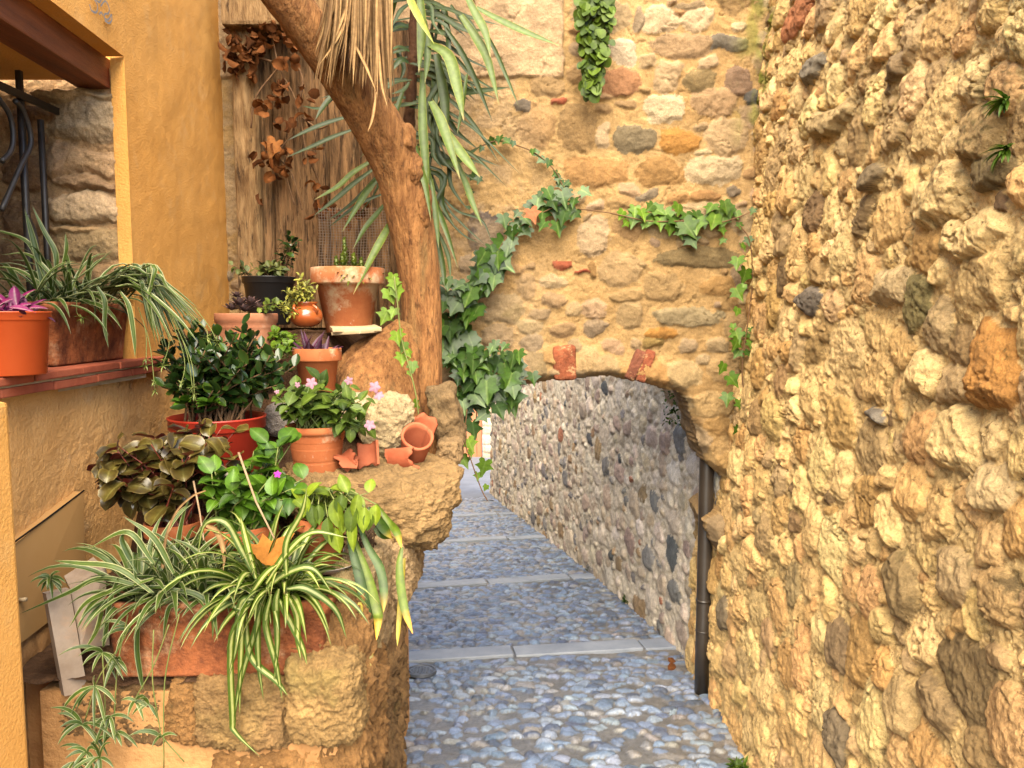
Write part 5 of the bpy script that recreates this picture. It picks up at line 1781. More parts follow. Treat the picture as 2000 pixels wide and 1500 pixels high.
# ---- ornate pot with rosettes
c, r_, h = foot(481, 612, 3.2, 118, 130)
t = thing("potted_rosettes", c, "mauve succulent rosettes in a dusty ornate terracotta pot behind the jade plant", "potted plant")
zs, rs_ = pot_mesh("pot", M['terra_pink'], t, c, r_, h, "ornate", 0.8)
lf = MB()
for (px, py, s) in [(468, 592, 0.062), (490, 590, 0.058), (452, 600, 0.05), (505, 598, 0.045), (478, 603, 0.055), (462, 575, 0.04), (515, 604, 0.035)]:
    q = P(px, py + 6, 3.14)
    for k in range(22):
        a = k * 2.4
        e = 0.15 + 0.06 * k
        d = Vector((math.cos(a) * math.cos(e), math.sin(a) * math.cos(e), math.sin(e)))
        lf.leaf(q, d, (0, 0, 1), s * (1 - k * 0.02), s * 0.36, lance, -0.2, 0.35, 4)
lf.build("rosettes", M['leaf_mauve'], t)
lf, sb = MB(), MB()
bush(R, (c.x + .06, c.y, zs), P(528, 600, 3.1), (0.04, 0.04, 0.03), 7, 30, 0.026, 0.02, ell, lf, sb, 0.002, n=4)
sb.build("stems", M['twig'], t)
lf.build("green_foliage", M['leaf_pot_succ'], t)

# ---- glazed bowl
c, r_, h = foot(597, 592, 3.36, 60, 46)
t = thing("potted_succulent", c, "lime succulent spilling from a small glazed brown bowl with lug handles", "potted plant")
zs, rs_ = pot_mesh("pot", M['glazed'], t, c, r_, h, "bowl", 0.6)
for sx in (-0.35, 0.85):
    hb = MB()
    q = Vector((c.x + r_ * 1.0 * math.sin(sx), c.y - r_ * 1.0 * math.cos(sx), c.z + h * 0.75))
    dx = Vector((math.cos(sx), math.sin(sx), 0)) * 0.010
    o_ = Vector((math.sin(sx), -math.cos(sx), 0)) * 0.018
    hb.tube(catmull([q - dx + Vector((0, 0, .016)), q + o_, q + dx + Vector((0, 0, -.020))], 8), 0.006, 8)
    hb.build("handle", M['glazed'], t)
lf, sb = MB(), MB()
bush(R, (c.x, c.y, zs), P(588, 568, 3.32), (0.085, 0.07, 0.075), 26, 260, 0.026, 0.012, ell, lf, sb, 0.0025, shell=0.45, spread=0.03, n=4)
bush(R, (c.x - .04, c.y, zs), P(562, 606, 3.28), (0.035, 0.03, 0.06), 8, 70, 0.024, 0.011, ell, lf, sb, 0.002, shell=0.4, spread=0.02, n=4)
sb.build("stems", M['stem_green'], t)
lf.build("foliage", M['leaf_lime_succ'], t)

# ---- big weathered pot on its tile
c, r_, h = foot(679, 524, 3.52, 142, 124)
t = thing("potted_succulent", c, "green rosette succulent in a big lime stained terracotta pot beside the trunk", "potted plant")
zs, rs_ = pot_mesh("pot", M['terra_old'], t, c, r_, h, "classic", 0.60, 64)
lf, sb = MB(), MB()
for (px, py, s, hh) in [(672, 468, 0.030, 0.10), (668, 500, 0.034, 0.05), (690, 500, 0.034, 0.05), (656, 505, 0.03, 0.04), (705, 508, 0.03, 0.04)]:
    tip = P(px, py, 3.46)
    b = Vector((tip.x, 3.5, zs))
    sb.tube([b, b.lerp(tip, .5), tip], 0.006, 6)
    for k in range(40):
        a = k * 2.4
        f_ = k / 40
        q = b.lerp(tip, 0.25 + 0.75 * f_)
        e = 0.1 + 0.9 * f_
        d = Vector((math.cos(a) * math.cos(e), math.sin(a) * math.cos(e), math.sin(e)))
        lf.leaf(q, d, (0, 0, 1), s * (1 - 0.4 * f_), s * 0.5, ell, -0.3, 0.3, 4)
for k in range(46):
    a = R.uniform(0, 6.28)
    b = Vector((c.x + 0.09 * math.cos(a) * R.random() + .03, c.y + 0.09 * math.sin(a), zs))
    d = Vector((math.cos(a), math.sin(a) - .3, R.uniform(0.3, 1.3)))
    lf.leaf(b, d, (0, 0, 1), R.uniform(0.06, 0.13), 0.014, lance, 0.9, 0.3, 6)
for k in range(26):
    lf.leaf(Vector((c.x - 0.09 + R.uniform(-.03, .03), c.y - 0.08, zs + 0.01)), rvec(R, .4), (0, 0, 1), 0.028, 0.02, ell, 0, .3, 4)
sb.build("stems", M['stem_green'], t)
lf.build("foliage", M['leaf_pot_succ'], t)
q = P(693, 641, 3.42)
mb = MB()
mb.box(q, 0.21, 0.22, 0.018, Matrix.Rotation(0.05, 3, 'X') @ Matrix.Rotation(0.3, 3, 'Z'), bev=0.004)
mb.box(q + Vector((0.02, -0.06, -0.016)), 0.16, 0.15, 0.016, Matrix.Rotation(-0.06, 3, 'Y') @ Matrix.Rotation(-0.5, 3, 'Z'), bev=0.004)
o = mb.build("stone_tile", M['cream_tile'], smooth=False)
tag(o, "broken cream stone tile under the big stained pot", "tile")

# ---- small pot with dark purple leaves
c, r_, h = foot(619, 680, 3.12, 94, 96)
t = thing("potted_purple_plant", c, "dark purple spiky plant in a small plain terracotta pot by the roots", "potted plant")
zs, rs_ = pot_mesh("pot", M['terra'], t, c, r_, h, "classic", 0.66)
lf = MB()
for k in range(30):
    a = R.uniform(0, 6.28)
    e = R.uniform(0.5, 1.5)
    b = Vector((c.x + R.uniform(-.05, .05), c.y + R.uniform(-.05, .05), zs))
    lf.leaf(b, (math.cos(a) * math.cos(e), math.sin(a) * math.cos(e), math.sin(e)), (0, -.5, 1), R.uniform(0.05, 0.13), 0.02, lance, 0.4, 0.4, 6)
lf.build("foliage", M['leaf_purple'], t)
lf, sb = MB(), MB()
for k in range(16):
    b = Vector((c.x + R.uniform(-.06, .06), c.y - .02, zs))
    e = b + Vector((R.uniform(-.1, .1), R.uniform(-.08, .02), R.uniform(-.005, .04)))
    sb.tube([b, b.lerp(e, .5) + Vector((0, 0, .02)), e], 0.0012, 5)
sb.build("dead_stalks", M['stick'], t)

# ---- ground greenery round the small pots
lf, sb = MB(), MB()
for (px, py, d, rx, nn) in [(555, 655, 3.15, 0.07, 60), (545, 680, 3.05, 0.06, 40), (575, 668, 3.2, 0.05, 40)]:
    q = P(px, py, d)
    bush(R, (q.x, q.y, q.z - 0.04), q, (rx, 0.06, 0.035), 12, nn, 0.030, 0.024, ell, lf, sb, 0.0015, n=4)
t = thing("creeping_herb", P(555, 675, 3.12), "small bright green creeping herb between the ornate pot and purple plant", "plant")
sb.build("stems", M['stem_green'], t)
lf.build("foliage", M['leaf_ivy_young'], t)

# ---- bronze begonia
c, r_, h = foot(340, 1016, 2.34, 112, 110)
t = thing("potted_begonia", c, "bronze leaved begonia with red undersides in a terracotta pot by the house", "potted plant")
zs, rs_ = pot_mesh("pot", M['terra'], t, c, r_, h, "classic", 0.7)
lf, sb = MB(), MB()
bush(R, (c.x, c.y, zs), P(330, 905, 2.32), (0.195, 0.15, 0.11), 64, 290, 0.068, 0.062, rnd_round, lf, sb, 0.004, shell=0.35, spread=0.06, up=0.3, bend=0.9, fold=0.45, wav=0.035, n=7)
bush(R, (c.x, c.y, zs), P(245, 915, 2.30), (0.085, 0.10, 0.075), 18, 90, 0.064, 0.056, rnd_round, lf, sb, 0.004, shell=0.4, spread=0.04, up=0.3, bend=0.9, fold=0.45, wav=0.035, n=7)
bush(R, (c.x, c.y, zs), P(410, 850, 2.36), (0.09, 0.08, 0.055), 12, 40, 0.060, 0.056, rnd_round, lf, sb, 0.004, shell=0.4, spread=0.04, up=0.3, bend=0.9, fold=0.45, wav=0.035, n=7)
sb.build("stems", M['stem_red'], t)
lf.build("foliage", M['leaf_begonia'], t)

# ---- bright balsam with the magenta flower
c, r_, h = foot(470, 1020, 2.28, 145, 110)
t = thing("potted_balsam", c, "leafy bright green balsam with one magenta flower in a wide terracotta pot", "potted plant")
zs, rs_ = pot_mesh("pot", M['terra'], t, c, r_, h, "classic", 0.72)
lf, sb = MB(), MB()
bush(R, (c.x, c.y, zs), P(500, 955, 2.27), (0.165, 0.13, 0.085), 40, 190, 0.072, 0.048, pointed, lf, sb, 0.004, shell=0.3, spread=0.07, bend=0.8, n=6)
bush(R, (c.x + .03, c.y, zs), P(530, 875, 2.34), (0.075, 0.07, 0.03), 7, 18, 0.085, 0.052, pointed, lf, sb, 0.004, shell=0.3, spread=0.04, bend=0.6, n=6)
bush(R, (c.x - .03, c.y, zs), P(430, 935, 2.25), (0.055, 0.07, 0.04), 8, 30, 0.078, 0.048, pointed, lf, sb, 0.004, shell=0.3, spread=0.04, bend=0.6, n=6)
sb.build("stems", M['stem_green'], t)
lf.build("foliage", M['leaf_balsam_bright'], t)
fb = MB()
flower(fb, P(542, 926, 2.12), (0.1, -1, 0.4), 0.011, rr=R)
fb.build("flower", M['petal_magenta'], t)

# ---- wilting plant in the small pot on a saucer
c, r_, h = foot(628, 1006, 2.22, 104, 98)
t = thing("potted_wilting_plant", c, "wilting yellow green plant in a terracotta pot on a white saucer", "potted plant")
zs, rs_ = pot_mesh("pot", M['terra'], t, c, r_, h, "classic", 0.74)
lf, sb = MB(), MB()
bush(R, (c.x, c.y, zs), P(640, 965, 2.2), (0.13, 0.09, 0.045), 22, 60, 0.055, 0.034, pointed, lf, sb, 0.003, shell=0.4, spread=0.05, bend=1.0, n=6)
for (px, py, L, W) in [(652, 975, 0.095, 0.05), (690, 985, 0.085, 0.045), (712, 990, 0.075, 0.04), (640, 1010, 0.08, 0.04), (608, 985, 0.07, 0.036), (655, 1030, 0.075, 0.05), (690, 1010, 0.10, 0.035),
                       (700, 965, 0.07, 0.035), (668, 965, 0.06, 0.04), (600, 970, 0.06, 0.035), (735, 985, 0.06, 0.04), (622, 985, 0.06, 0.03), (676, 1000, 0.07, 0.03), (724, 1000, 0.055, 0.036)]:
    b = P(px, py, 2.13)
    lf.leaf(b, (R.uniform(-.25, .25), -.25, -1), (R.uniform(-.3, .3), -1, -.1), L, W, pointed, 0.3, 0.35, 7)
    sb.tube(catmull([Vector((c.x, c.y, zs)), (Vector((c.x, c.y, zs)) + b) / 2 + Vector((0, 0, .06)), b], 8), 0.002, 5)
sb.build("stems", M['stem_green'], t)
lf.build("foliage", M['leaf_wilt'], t)
mb = MB()
mb.lathe((c.x + 0.004, c.y, c.z - 0.008), [(0, 0), (0.085, 0), (0.108, 0.018), (0.112, 0.020), (0.104, 0.018), (0.082, 0.005), (0, 0.005)], 40)
o = mb.build("saucer", M['saucer'])
tag(o, "shallow dirty white saucer under the wilting plant's pot", "saucer")


# ---- long boxes
def trough(name, mat, parent, c, L, Wd, Hh, ang, flare=0.10, rim=0.012):
    """A trapezium planter: L long, flaring upwards, with a hollow top."""
    Rm = Matrix.Rotation(ang, 3, 'Z')
    mb = MB()

    def ringv(l, w, z, rad=0.02, k=5):
        out = []
        for sx, sy, a0 in ((1, 1, 0), (-1, 1, 90), (-1, -1, 180), (1, -1, 270)):
            for i in range(k):
                a = math.radians(a0 + 90 * i / (k - 1))
                out.append(Vector((sx * (l / 2 - rad) + rad * math.cos(a), sy * (w / 2 - rad) + rad * math.sin(a), z)))
        return out
    b = 1 - flare
    levels = [(L * b, Wd * (1 - flare * 1.6), 0.0), (L * b, Wd * (1 - flare * 1.6), 0.006), (L * (b + flare * 0.82), Wd * (1 - 0.3 * flare), Hh * 0.82), (L * (b + flare * 0.82) + rim, Wd * (1 - 0.3 * flare) + rim, Hh * 0.835),
              (L + rim, Wd + rim, Hh - 0.004), (L + rim - 0.006, Wd + rim - 0.006, Hh), (L - 0.022, Wd - 0.022, Hh), (L - 0.03, Wd - 0.03, Hh * 0.86)]
    rings = [ringv(*lv) for lv in levels]
    n = len(rings[0])
    vs = [Vector(c) + Rm @ v for r in rings for v in r]
    fs = [(i * n + k, i * n + (k + 1) % n, (i + 1) * n + (k + 1) % n, (i + 1) * n + k) for i in range(len(rings) - 1) for k in range(n)]
    fs.append(tuple(range(n - 1, -1, -1)))
    mb.add(vs, fs)
    mb.build(name, mat, parent)
    ms = MB()
    ms.add([Vector(c) + Rm @ v for v in rings[-1]], [tuple(range(n))])
    ms.build("soil", M['soil'], parent)
    return Vector(c) + Vector((0, 0, Hh * 0.86)), Rm


def trough_relief(o, amp=0.004, f=22):
    pass


# sill trough
yc = 2.70
c = Vector((HX(yc) - 0.118, yc, SILL_Z + 0.008))
t = thing("planted_window_box", c, "mottled terracotta window box of white edged spider plant on the brick sill", "window box")
z, Rm = trough("box", M['terra_box'], t, c, 0.55, 0.21, 0.205, math.radians(90) + math.atan(0.063))
lf, sb = MB(), MB()
for k in range(6):
    q = Vector((HX(yc) - 0.10, 2.46 + 0.085 * k, z.z))
    spider(R, lf, q, 19, (0.20, 0.36), 0.017, (0.25, 1.25), None, 1.0, spread=0.03)
# the mass swept out over the sill end towards the lane
for k in range(74):
    b = P(R.uniform(150, 250), R.uniform(560, 585), 2.62)
    e = P(R.uniform(285, 420), 0, 2.7)
    ex = R.uniform(290, 408)
    ey = 600 + (ex - 290) * 0.15 + R.uniform(-30, 90) * (1 if ex < 380 else 0.4)
    dd = R.uniform(2.5, 2.75)
    m1 = P(b and (R.uniform(230, 300)), R.uniform(515, 560), dd)
    lf.strap([b, m1, P((ex + 270) / 2, (ey + 535) / 2 - 12, dd), P(ex, ey, dd)], R.uniform(0.012, 0.019), (0.1, -0.35, 1), n=12, twist=R.uniform(-.5, .5))
# named long leaves of the photo
for pts, w in [([(85, 575), (75, 510), (60, 450), (48, 408)], .02), ([(105, 560), (110, 500), (85, 450), (62, 400)], .018), ([(120, 530), (130, 490), (128, 455)], .016), ([(95, 560), (60, 480), (10, 455), (-30, 450)], .018),
               ([(190, 560), (205, 590), (205, 640), (212, 680)], .016), ([(235, 570), (252, 600), (262, 660), (264, 700)], .017), ([(225, 560), (260, 560), (300, 600), (342, 676)], .017), ([(150, 540), (175, 490), (190, 478)], .014),
               ([(150, 545), (185, 520), (220, 488)], .018), ([(120, 560), (60, 500), (0, 498)], .016), ([(100, 570), (40, 530), (-10, 520)], .016), ([(250, 545), (300, 580), (350, 625), (388, 670)], .016)]:
    lf.strap([P(x, y, 2.5) for x, y in pts], w, (0.1, -0.5, 1), n=14)
lf.build("foliage", M['leaf_spider_edge'], t)
# runners with plantlets falling past the sill
sb, lf = MB(), MB()
for (p0, p1, p2) in [((270, 600), (285, 650), (285, 715)), ((270, 600), (292, 670), (303, 765)), ((330, 600), (365, 690), (378, 775)), ((325, 600), (360, 700), (352, 760)), ((330, 610), (372, 700), (380, 770)), ((150, 585), (150, 610), (161, 622)),
                     ((300, 600), (330, 660), (318, 715)), ((380, 600), (410, 640), (425, 670)), ((350, 600), (400, 640), (405, 662))]:
    q = [P(*p0, 2.55), P(*p1, 2.52), P(*p2, 2.5)]
    sb = MB()
    sb.tube(catmull(q, 10), 0.0014, 5)
    for f_ in (1.0, 0.8):
        b = q[2].lerp(q[1], 1 - f_)
        lf = MB()
        for k in range(7):
            lf.leaf(b, rvec(R), (0, -.3, 1), R.uniform(.012, .028), 0.005, lance, 0.6, 0.3, 4)
        lf.build("plantlet", M['leaf_spider_mid'], t)
    sb.build("runner", M['stem_green'], t)

# orange pot on the sill
c, r_, h = foot(6, 612, 2.12, 150, 118)
c.z = SILL_Z + 0.006
c.x = -1.395
t = thing("potted_purple_spiderwort", c, "magenta striped spiderwort in an orange plastic pot on the brick sill", "potted plant")
h = P(6, 608, 2.05).z - c.z
zs, rs_ = pot_mesh("pot", M['plastic_orange'], t, c, 0.112, h, "plastic", 0.84)
lf, sb = MB(), MB()
for k in range(46):
    a = R.uniform(0, 6.28)
    e = R.uniform(0.0, 1.1)
    b = Vector((c.x + R.uniform(-.07, .07), c.y + R.uniform(-.07, .07), zs + R.uniform(0, .045)))
    lf.leaf(b, (math.cos(a) * math.cos(e), math.sin(a) * math.cos(e), math.sin(e)), (0, -.5, 1), R.uniform(0.05, 0.085), 0.03, lance, 0.5, 0.3, 6)
lf.build("foliage", M['leaf_magenta'], t)
lf = MB()
for k in range(24):
    b = Vector((c.x + R.uniform(-.03, .10), c.y + R.uniform(-.08, .06), zs + .01))
    lf.leaf(b, rvec(R, .2), (0, 0, 1), 0.035, 0.018, lance, 0.5, 0.3, 4)
lf.build("dark_foliage", M['leaf_purple'], t)

# ---- the front trough with two spider plants
fz = P(400, 1328, 1.95).z
a, b_ = P(222, 1328, 1.95), P(622, 1318, 1.95)
c = Vector(((a.x + b_.x) / 2, 1.95 + 0.095, fz + 0.004))
L = (b_.x - a.x) * 1.10
hh = P(400, 1185, 1.93).z - fz
t = thing("planted_trough", c, "long mottled terracotta trough overflowing with two kinds of striped spider plant", "planter")
z, Rm = trough("box", M['terra_box'], t, c, L, 0.19, hh, 0.02, 0.09)
lfe, lfm, sb = MB(), MB(), MB()
for (px, n_, Lr) in [(270, 58, (0.14, 0.31)), (330, 60, (0.14, 0.32)), (395, 54, (0.14, 0.29)), (440, 34, (0.13, 0.25))]:
    q = P(px, 1190, 2.02)
    spider(R, lfe, (q.x, 2.04, z.z), n_, Lr, 0.0175, (0.35, 1.35), None, 0.9)
for (px, n_, Lr) in [(515, 80, (0.14, 0.32)), (560, 72, (0.13, 0.31))]:
    q = P(px, 1175, 2.02)
    spider(R, lfm, (q.x, 2.02, z.z + 0.02), n_, Lr, 0.0185, (0.3, 1.35), None, 1.05)
# leaves read off the photo: front curtain of the right plant
for pts in [[(500, 1180), (478, 1190), (470, 1300), (468, 1400)], [(520, 1160), (505, 1200), (505, 1290), (515, 1370)], [(495, 1170), (470, 1180), (462, 1260), (445, 1330)], [(545, 1150), (540, 1180), (542, 1260), (534, 1345)],
            [(520, 1160), (500, 1230), (470, 1330), (455, 1420)], [(560, 1160), (580, 1200), (582, 1250), (588, 1290)], [(560, 1150), (600, 1150), (655, 1190), (678, 1250)], [(545, 1170), (560, 1200), (590, 1262), (600, 1300)],
            [(530, 1160), (520, 1220), (540, 1300), (552, 1370)], [(480, 1190), (452, 1250), (455, 1400), (460, 1430), (510, 1480)], [(480, 1180), (490, 1280), (540, 1330), (563, 1360)], [(560, 1130), (560, 1060), (590, 1000), (600, 950)],
            [(500, 1130), (470, 1070), (440, 1020), (400, 1025), (385, 1090)], [(500, 1130), (480, 1050), (470, 1010)], [(520, 1140), (560, 1080), (610, 1040), (680, 1050)], [(520, 1150), (560, 1120), (610, 1110), (650, 1160)],
            [(490, 1160), (520, 1120), (545, 1100)], [(470, 1190), (440, 1180), (420, 1200), (415, 1250)]]:
    lfm.strap([P(x, y, 1.90) for x, y in pts], 0.0185, (0, -0.9, 0.6), n=18)
for pts in [[(275, 1190), (268, 1260), (275, 1320), (280, 1350)], [(290, 1150), (200, 1130), (130, 1160), (36, 1200)], [(300, 1160), (230, 1110), (150, 1100), (105, 1095)], [(230, 1130), (215, 1180), (205, 1250), (200, 1265)],
            [(270, 1120), (240, 1060), (245, 1037)], [(300, 1100), (250, 1040), (175, 1070)], [(340, 1120), (300, 1050), (240, 1008)], [(265, 1130), (265, 1080), (262, 1110)], [(300, 1130), (180, 1170), (135, 1225)],
            [(240, 1140), (180, 1180), (150, 1230)], [(350, 1180), (330, 1190), (318, 1250)], [(280, 1190), (340, 1140), (355, 1130)], [(205, 1170), (190, 1230), (165, 1270)], [(330, 1150), (380, 1160), (410, 1180), (420, 1190)]]:
    lfe.strap([P(x, y, 1.93) for x, y in pts], 0.016, (0, -0.8, 0.7), n=16)
lfe.build("edged_foliage", M['leaf_spider_edge'], t)
lfm.build("striped_foliage", M['leaf_spider_mid'], t)


# runners and plantlets hanging down the stones
def plantlet(mb, c, n_, s, rr):
    s0 = s
    for k in range(max(5, int(n_ * 0.72))):
        s = s0 * rr.uniform(0.5, 1.25)
        a = rr.uniform(0, 6.28)
        e = rr.uniform(-0.7, 1.1)
        d = Vector((math.cos(a) * math.cos(e), -abs(math.sin(a)) * 0.5 * math.cos(e), math.sin(e)))
        pts = [Vector(c)]
        for j in range(4):
            pts.append(pts[-1] + d * s / 4)
            d = (d + Vector((0, 0, -0.38))).normalized()
        mb.strap(pts, rr.uniform(0.008, 0.012), (0, -.8, .6), n=7)


lf = MB()
for (px, py, n_, s, d) in [(200, 1275, 12, 0.10, 1.90), (255, 1230, 8, 0.07, 1.90), (230, 1290, 9, 0.07, 1.89), (185, 1340, 10, 0.10, 1.88), (215, 1400, 10, 0.08, 1.88), (160, 1415, 13, 0.10, 1.88), (225, 1430, 11, 0.07, 1.88), (315, 1440, 8, 0.075, 1.84),
                           (170, 1470, 14, 0.09, 1.87), (265, 1370, 8, 0.06, 1.88), (195, 1480, 10, 0.09, 1.86), (150, 1490, 10, 0.08, 1.86), (98, 1130, 22, 0.05, 1.95), (290, 1375, 6, 0.05, 1.88)]:
    lf = MB()
    plantlet(lf, P(px, py, d), n_, s, R)
    lf.build("plantlet", M['leaf_spider_edge'], t)
for q in [[(260, 1210), (240, 1250), (215, 1290), (190, 1330), (165, 1410)], [(300, 1230), (298, 1330), (312, 1420), (318, 1440), (360, 1488)], [(250, 1200), (230, 1300), (222, 1425)], [(330, 1220), (300, 1300), (255, 1380)], [(200, 1275), (205, 1400), (190, 1480)],
          [(350, 1200), (322, 1330), (320, 1500)]]:
    sb = MB()
    sb.tube(catmull([P(x, y, 1.89) for x, y in q], 16), 0.0017, 5)
    sb.build("runner", M['stem_green'], t)

# ---- orange maple leaf caught in the trough
mb = MB()
mb.fan(P(522, 1106, 1.985), (0.6, -0.1, 1), (-0.5, -1, 0.3), 0.105, MAPLE, cup=0.75, droop=0.3)
o = mb.build("fallen_leaf", M['leaf_autumn'])
tag(o, "fallen orange maple leaf caught among the striped spider plant leaves", "leaf")
# ---- dry arching stalk and canes
mb = MB()
mb.strap([P(318, 1110, 1.98), P(325, 1050, 1.98), P(345, 1000, 1.98), P(375, 970, 1.98), P(402, 958, 1.98)], 0.010, (0, -1, .4), n=18, prof=lambda t: 1 - 0.6 * t)
mb.strap([P(400, 1025, 1.98), P(425, 1040, 1.97), P(438, 1080, 1.96), P(436, 1115, 1.95)], 0.016, (0, -1, .4), n=12)
o = mb.build("dead_leaf_stalk", M['straw'])
tag(o, "dry straw coloured leaf stalk arching above the trough", "dead leaf")
mb = MB()
mb.tube([P(466, 884, 2.16), P(500, 980, 2.1), P(546, 1072, 2.03)], [0.0034, 0.003, 0.0022], 7)
o = mb.build("plant_cane", M['stick'])
tag(o, "thin brown cane leaning across the bright green balsam", "cane")
mb = MB()
mb.tube([P(378, 940, 2.2), P(390, 1000, 2.13), P(398, 1055, 2.06)], [0.0028, 0.0026, 0.002], 7)
o = mb.build("plant_cane", M['stick'])
tag(o, "thin brown cane standing in front of the begonia pot", "cane")

# ---- strap leaved plant on the stone
t = thing("strap_leaf_plant", P(720, 1060, 2.3), "strap leaved orchid with yellowing leaves hanging over the bed's corner", "plant")
lf, ly, rt = MB(), MB(), MB()
for pts, w, d0, d1 in [([(683, 985), (690, 1050), (716, 1120), (736, 1190), (738, 1215), (735, 1250)], 0.029, 2.2, 2.05), ([(690, 990), (715, 1060), (742, 1110), (750, 1160), (749, 1196)], 0.026, 2.2, 2.08), ([(675, 985), (685, 1060), (705, 1140), (722, 1240), (724, 1305)], 0.029, 2.2, 2.03),
                       ([(735, 985), (760, 1020), (775, 1040), (784, 1070)], 0.024, 2.3, 2.2), ([(785, 1068), (780, 1110), (788, 1180), (806, 1238)], 0.026, 2.22, 2.12), ([(730, 1000), (745, 1025), (765, 1052)], 0.03, 2.3, 2.22), ([(720, 990), (740, 1040), (770, 1050)], 0.02, 2.3, 2.25)]:
    k = len(pts) - 1
    lf.strap([P(x, y, d0 + (d1 - d0) * i / k) for i, (x, y) in enumerate(pts)], w, (0.2, -1, 0.2), n=20, fold=0.2, prof=lambda t: min(1, 0.35 + 1.4 * t) * (1 - max(0, (t - 0.6) / 0.4) ** 2.2))
ly.strap([P(703, 1176, 2.06), P(702, 1200, 2.05), P(703, 1230, 2.05)], 0.020, (0, -1, 0.2), n=8, fold=0.1)
ly.strap([P(790, 1090, 2.24), P(784, 1150, 2.2), P(778, 1230, 2.15), P(776, 1262, 2.13)], 0.016, (0, -1, 0.2), n=10, fold=0.2)
for k in range(46):
    b = P(R.uniform(690, 730), R.uniform(985, 1010), 2.34)
    q = [b, P(R.uniform(685, 735), R.uniform(1010, 1040), 2.28), P(R.uniform(690, 735), R.uniform(1040, 1075), 2.3)]
    rt.tube(catmull(q, 6), 0.0022, 5)
lf.build("strap_leaves", M['leaf_strap'], t)
ly.build("yellow_leaves", M['leaf_strap_yellow'], t)
rt.build("root_ball", M['roots'], t)

# ---- broken pottery
t = thing("broken_pot", P(825, 870, 2.95), "broken red clay pot lying on its side at the trunk foot", "broken pot")
ax = Vector((0.22, -0.62, 0.75)).normalized()
c0 = P(812, 868, 2.90)


def shard_tube(c, ax, r0, r1, L, a0, a1, th, jag, seed):
    rr = random.Random(seed)
    ax = ax.normalized()
    o = ax.orthogonal().normalized()
    o2 = ax.cross(o)
    mb = MB()
    n, m = 28, 8
    vs = []
    p1, p2 = rr.uniform(0, 6), rr.uniform(0, 6)
    ends = [jag * (1.6 * math.sin(k * 0.23 + p1) + 0.8 * math.sin(k * 0.61 + p2) + rr.uniform(-0.15, 0.15)) for k in range(n + 1)]
    for side in (0, 1):
        for i in range(m + 1):
            for k in range(n + 1):
                a = math.radians(a0 + (a1 - a0) * k / n)
                t_ = i / m
                r = r0 + (r1 - r0) * t_ - th * side
                l = L * t_ + (ends[k] * (1 if i == m else -0.4 if i == 0 else 0))
                vs.append(c + ax * l + (o * math.cos(a) + o2 * math.sin(a)) * r)
    fs = []
    q = (m + 1) * (n + 1)
    for side in (0, 1):
        for i in range(m):
            for k in range(n):
                a = side * q + i * (n + 1) + k
                f = (a, a + 1, a + n + 2, a + n + 1)
                fs.append(f if side == 0 else f[::-1])
    for k in range(n):
        for i in (0, m):
            a = i * (n + 1) + k
            fs.append((a, a + 1, q + a + 1, q + a))
    for i in range(m):
        for k in (0, n):
            a = i * (n + 1) + k
            fs.append((a, a + n + 1, q + a + n + 1, q + a))
    mb.add(vs, fs)
    return mb


shard_tube(c0 - ax * 0.08, ax, 0.046, 0.062, 0.13, 0, 360, 0.010, 0.004, 1).build("body", M['terra_red'], t)
shard_tube(c0 + Vector((0.01, 0.05, 0.0)), Vector((0.35, -.1, .9)), 0.085, 0.09, 0.08, 20, 120, 0.011, 0.008, 2).build("shard", M['terra_red'], t)
shard_tube(c0 + Vector((-0.085, 0.0, -0.045)), Vector((0.85, -.35, .12)), 0.06, 0.062, 0.11, 100, 190, 0.011, 0.006, 3).build("shard", M['terra_red'], t)
c1 = P(700, 893, 2.66)
t = thing("tile_shards", P(700, 905, 2.66), "small heap of broken curved red tile shards beside the balsam pot", "tile shards")
shard_tube(c1 + Vector((0.01, 0.04, 0.055)), Vector((0.12, -0.45, -0.9)), 0.055, 0.055, 0.085, 100, 200, 0.010, 0.004, 4).build("shard", M['terra_red'], t)
shard_tube(c1 + Vector((-0.01, 0.0, -0.045)), Vector((-0.8, -0.3, 0.1)), 0.05, 0.05, 0.07, 60, 150, 0.010, 0.006, 5).build("shard", M['terra_red'], t)
shard_tube(c1 + Vector((-0.03, 0.02, -0.03)), Vector((0.6, -0.3, 0.5)), 0.05, 0.05, 0.06, 60, 150, 0.010, 0.006, 6).build("shard", M['terra_red'], t)

# ---- leaning grey tiles by the trough
mb = MB()


def slab4(mb, pts, d, th):
    f = [P(x, y, dd) for (x, y), dd in zip(pts, d)]
    n_ = (f[1] - f[0]).cross(f[3] - f[0]).normalized()
    if n_.y < 0:
        n_ = -n_
    vs = f + [p + n_ * th for p in f]
    mb.add(vs, [(3, 2, 1, 0), (4, 5, 6, 7), (0, 1, 5, 4), (1, 2, 6, 5), (2, 3, 7, 6), (3, 0, 4, 7)])


slab4(mb, [(90, 1160), (136, 1150), (172, 1352), (126, 1360)], (1.96, 2.0, 1.99, 1.95), 0.035)
o = mb.build("leaning_tile", M['pale_tile'], smooth=False)
tag(o, "long grey worn tile leaning on edge against the house beside the trough", "tile")
mb = MB()
slab4(mb, [(138, 1150), (205, 1108), (214, 1260), (158, 1265)], (2.04, 2.12, 2.08, 2.0), 0.03)
slab4(mb, [(125, 1125), (182, 1088), (206, 1108), (138, 1152)], (2.10, 2.18, 2.12, 2.04), 0.025)
o = mb.build("leaning_tile", M['pale_tile'], smooth=False)
tag(o, "shorter grey broken tile leaning behind the long one by the trough", "tile")

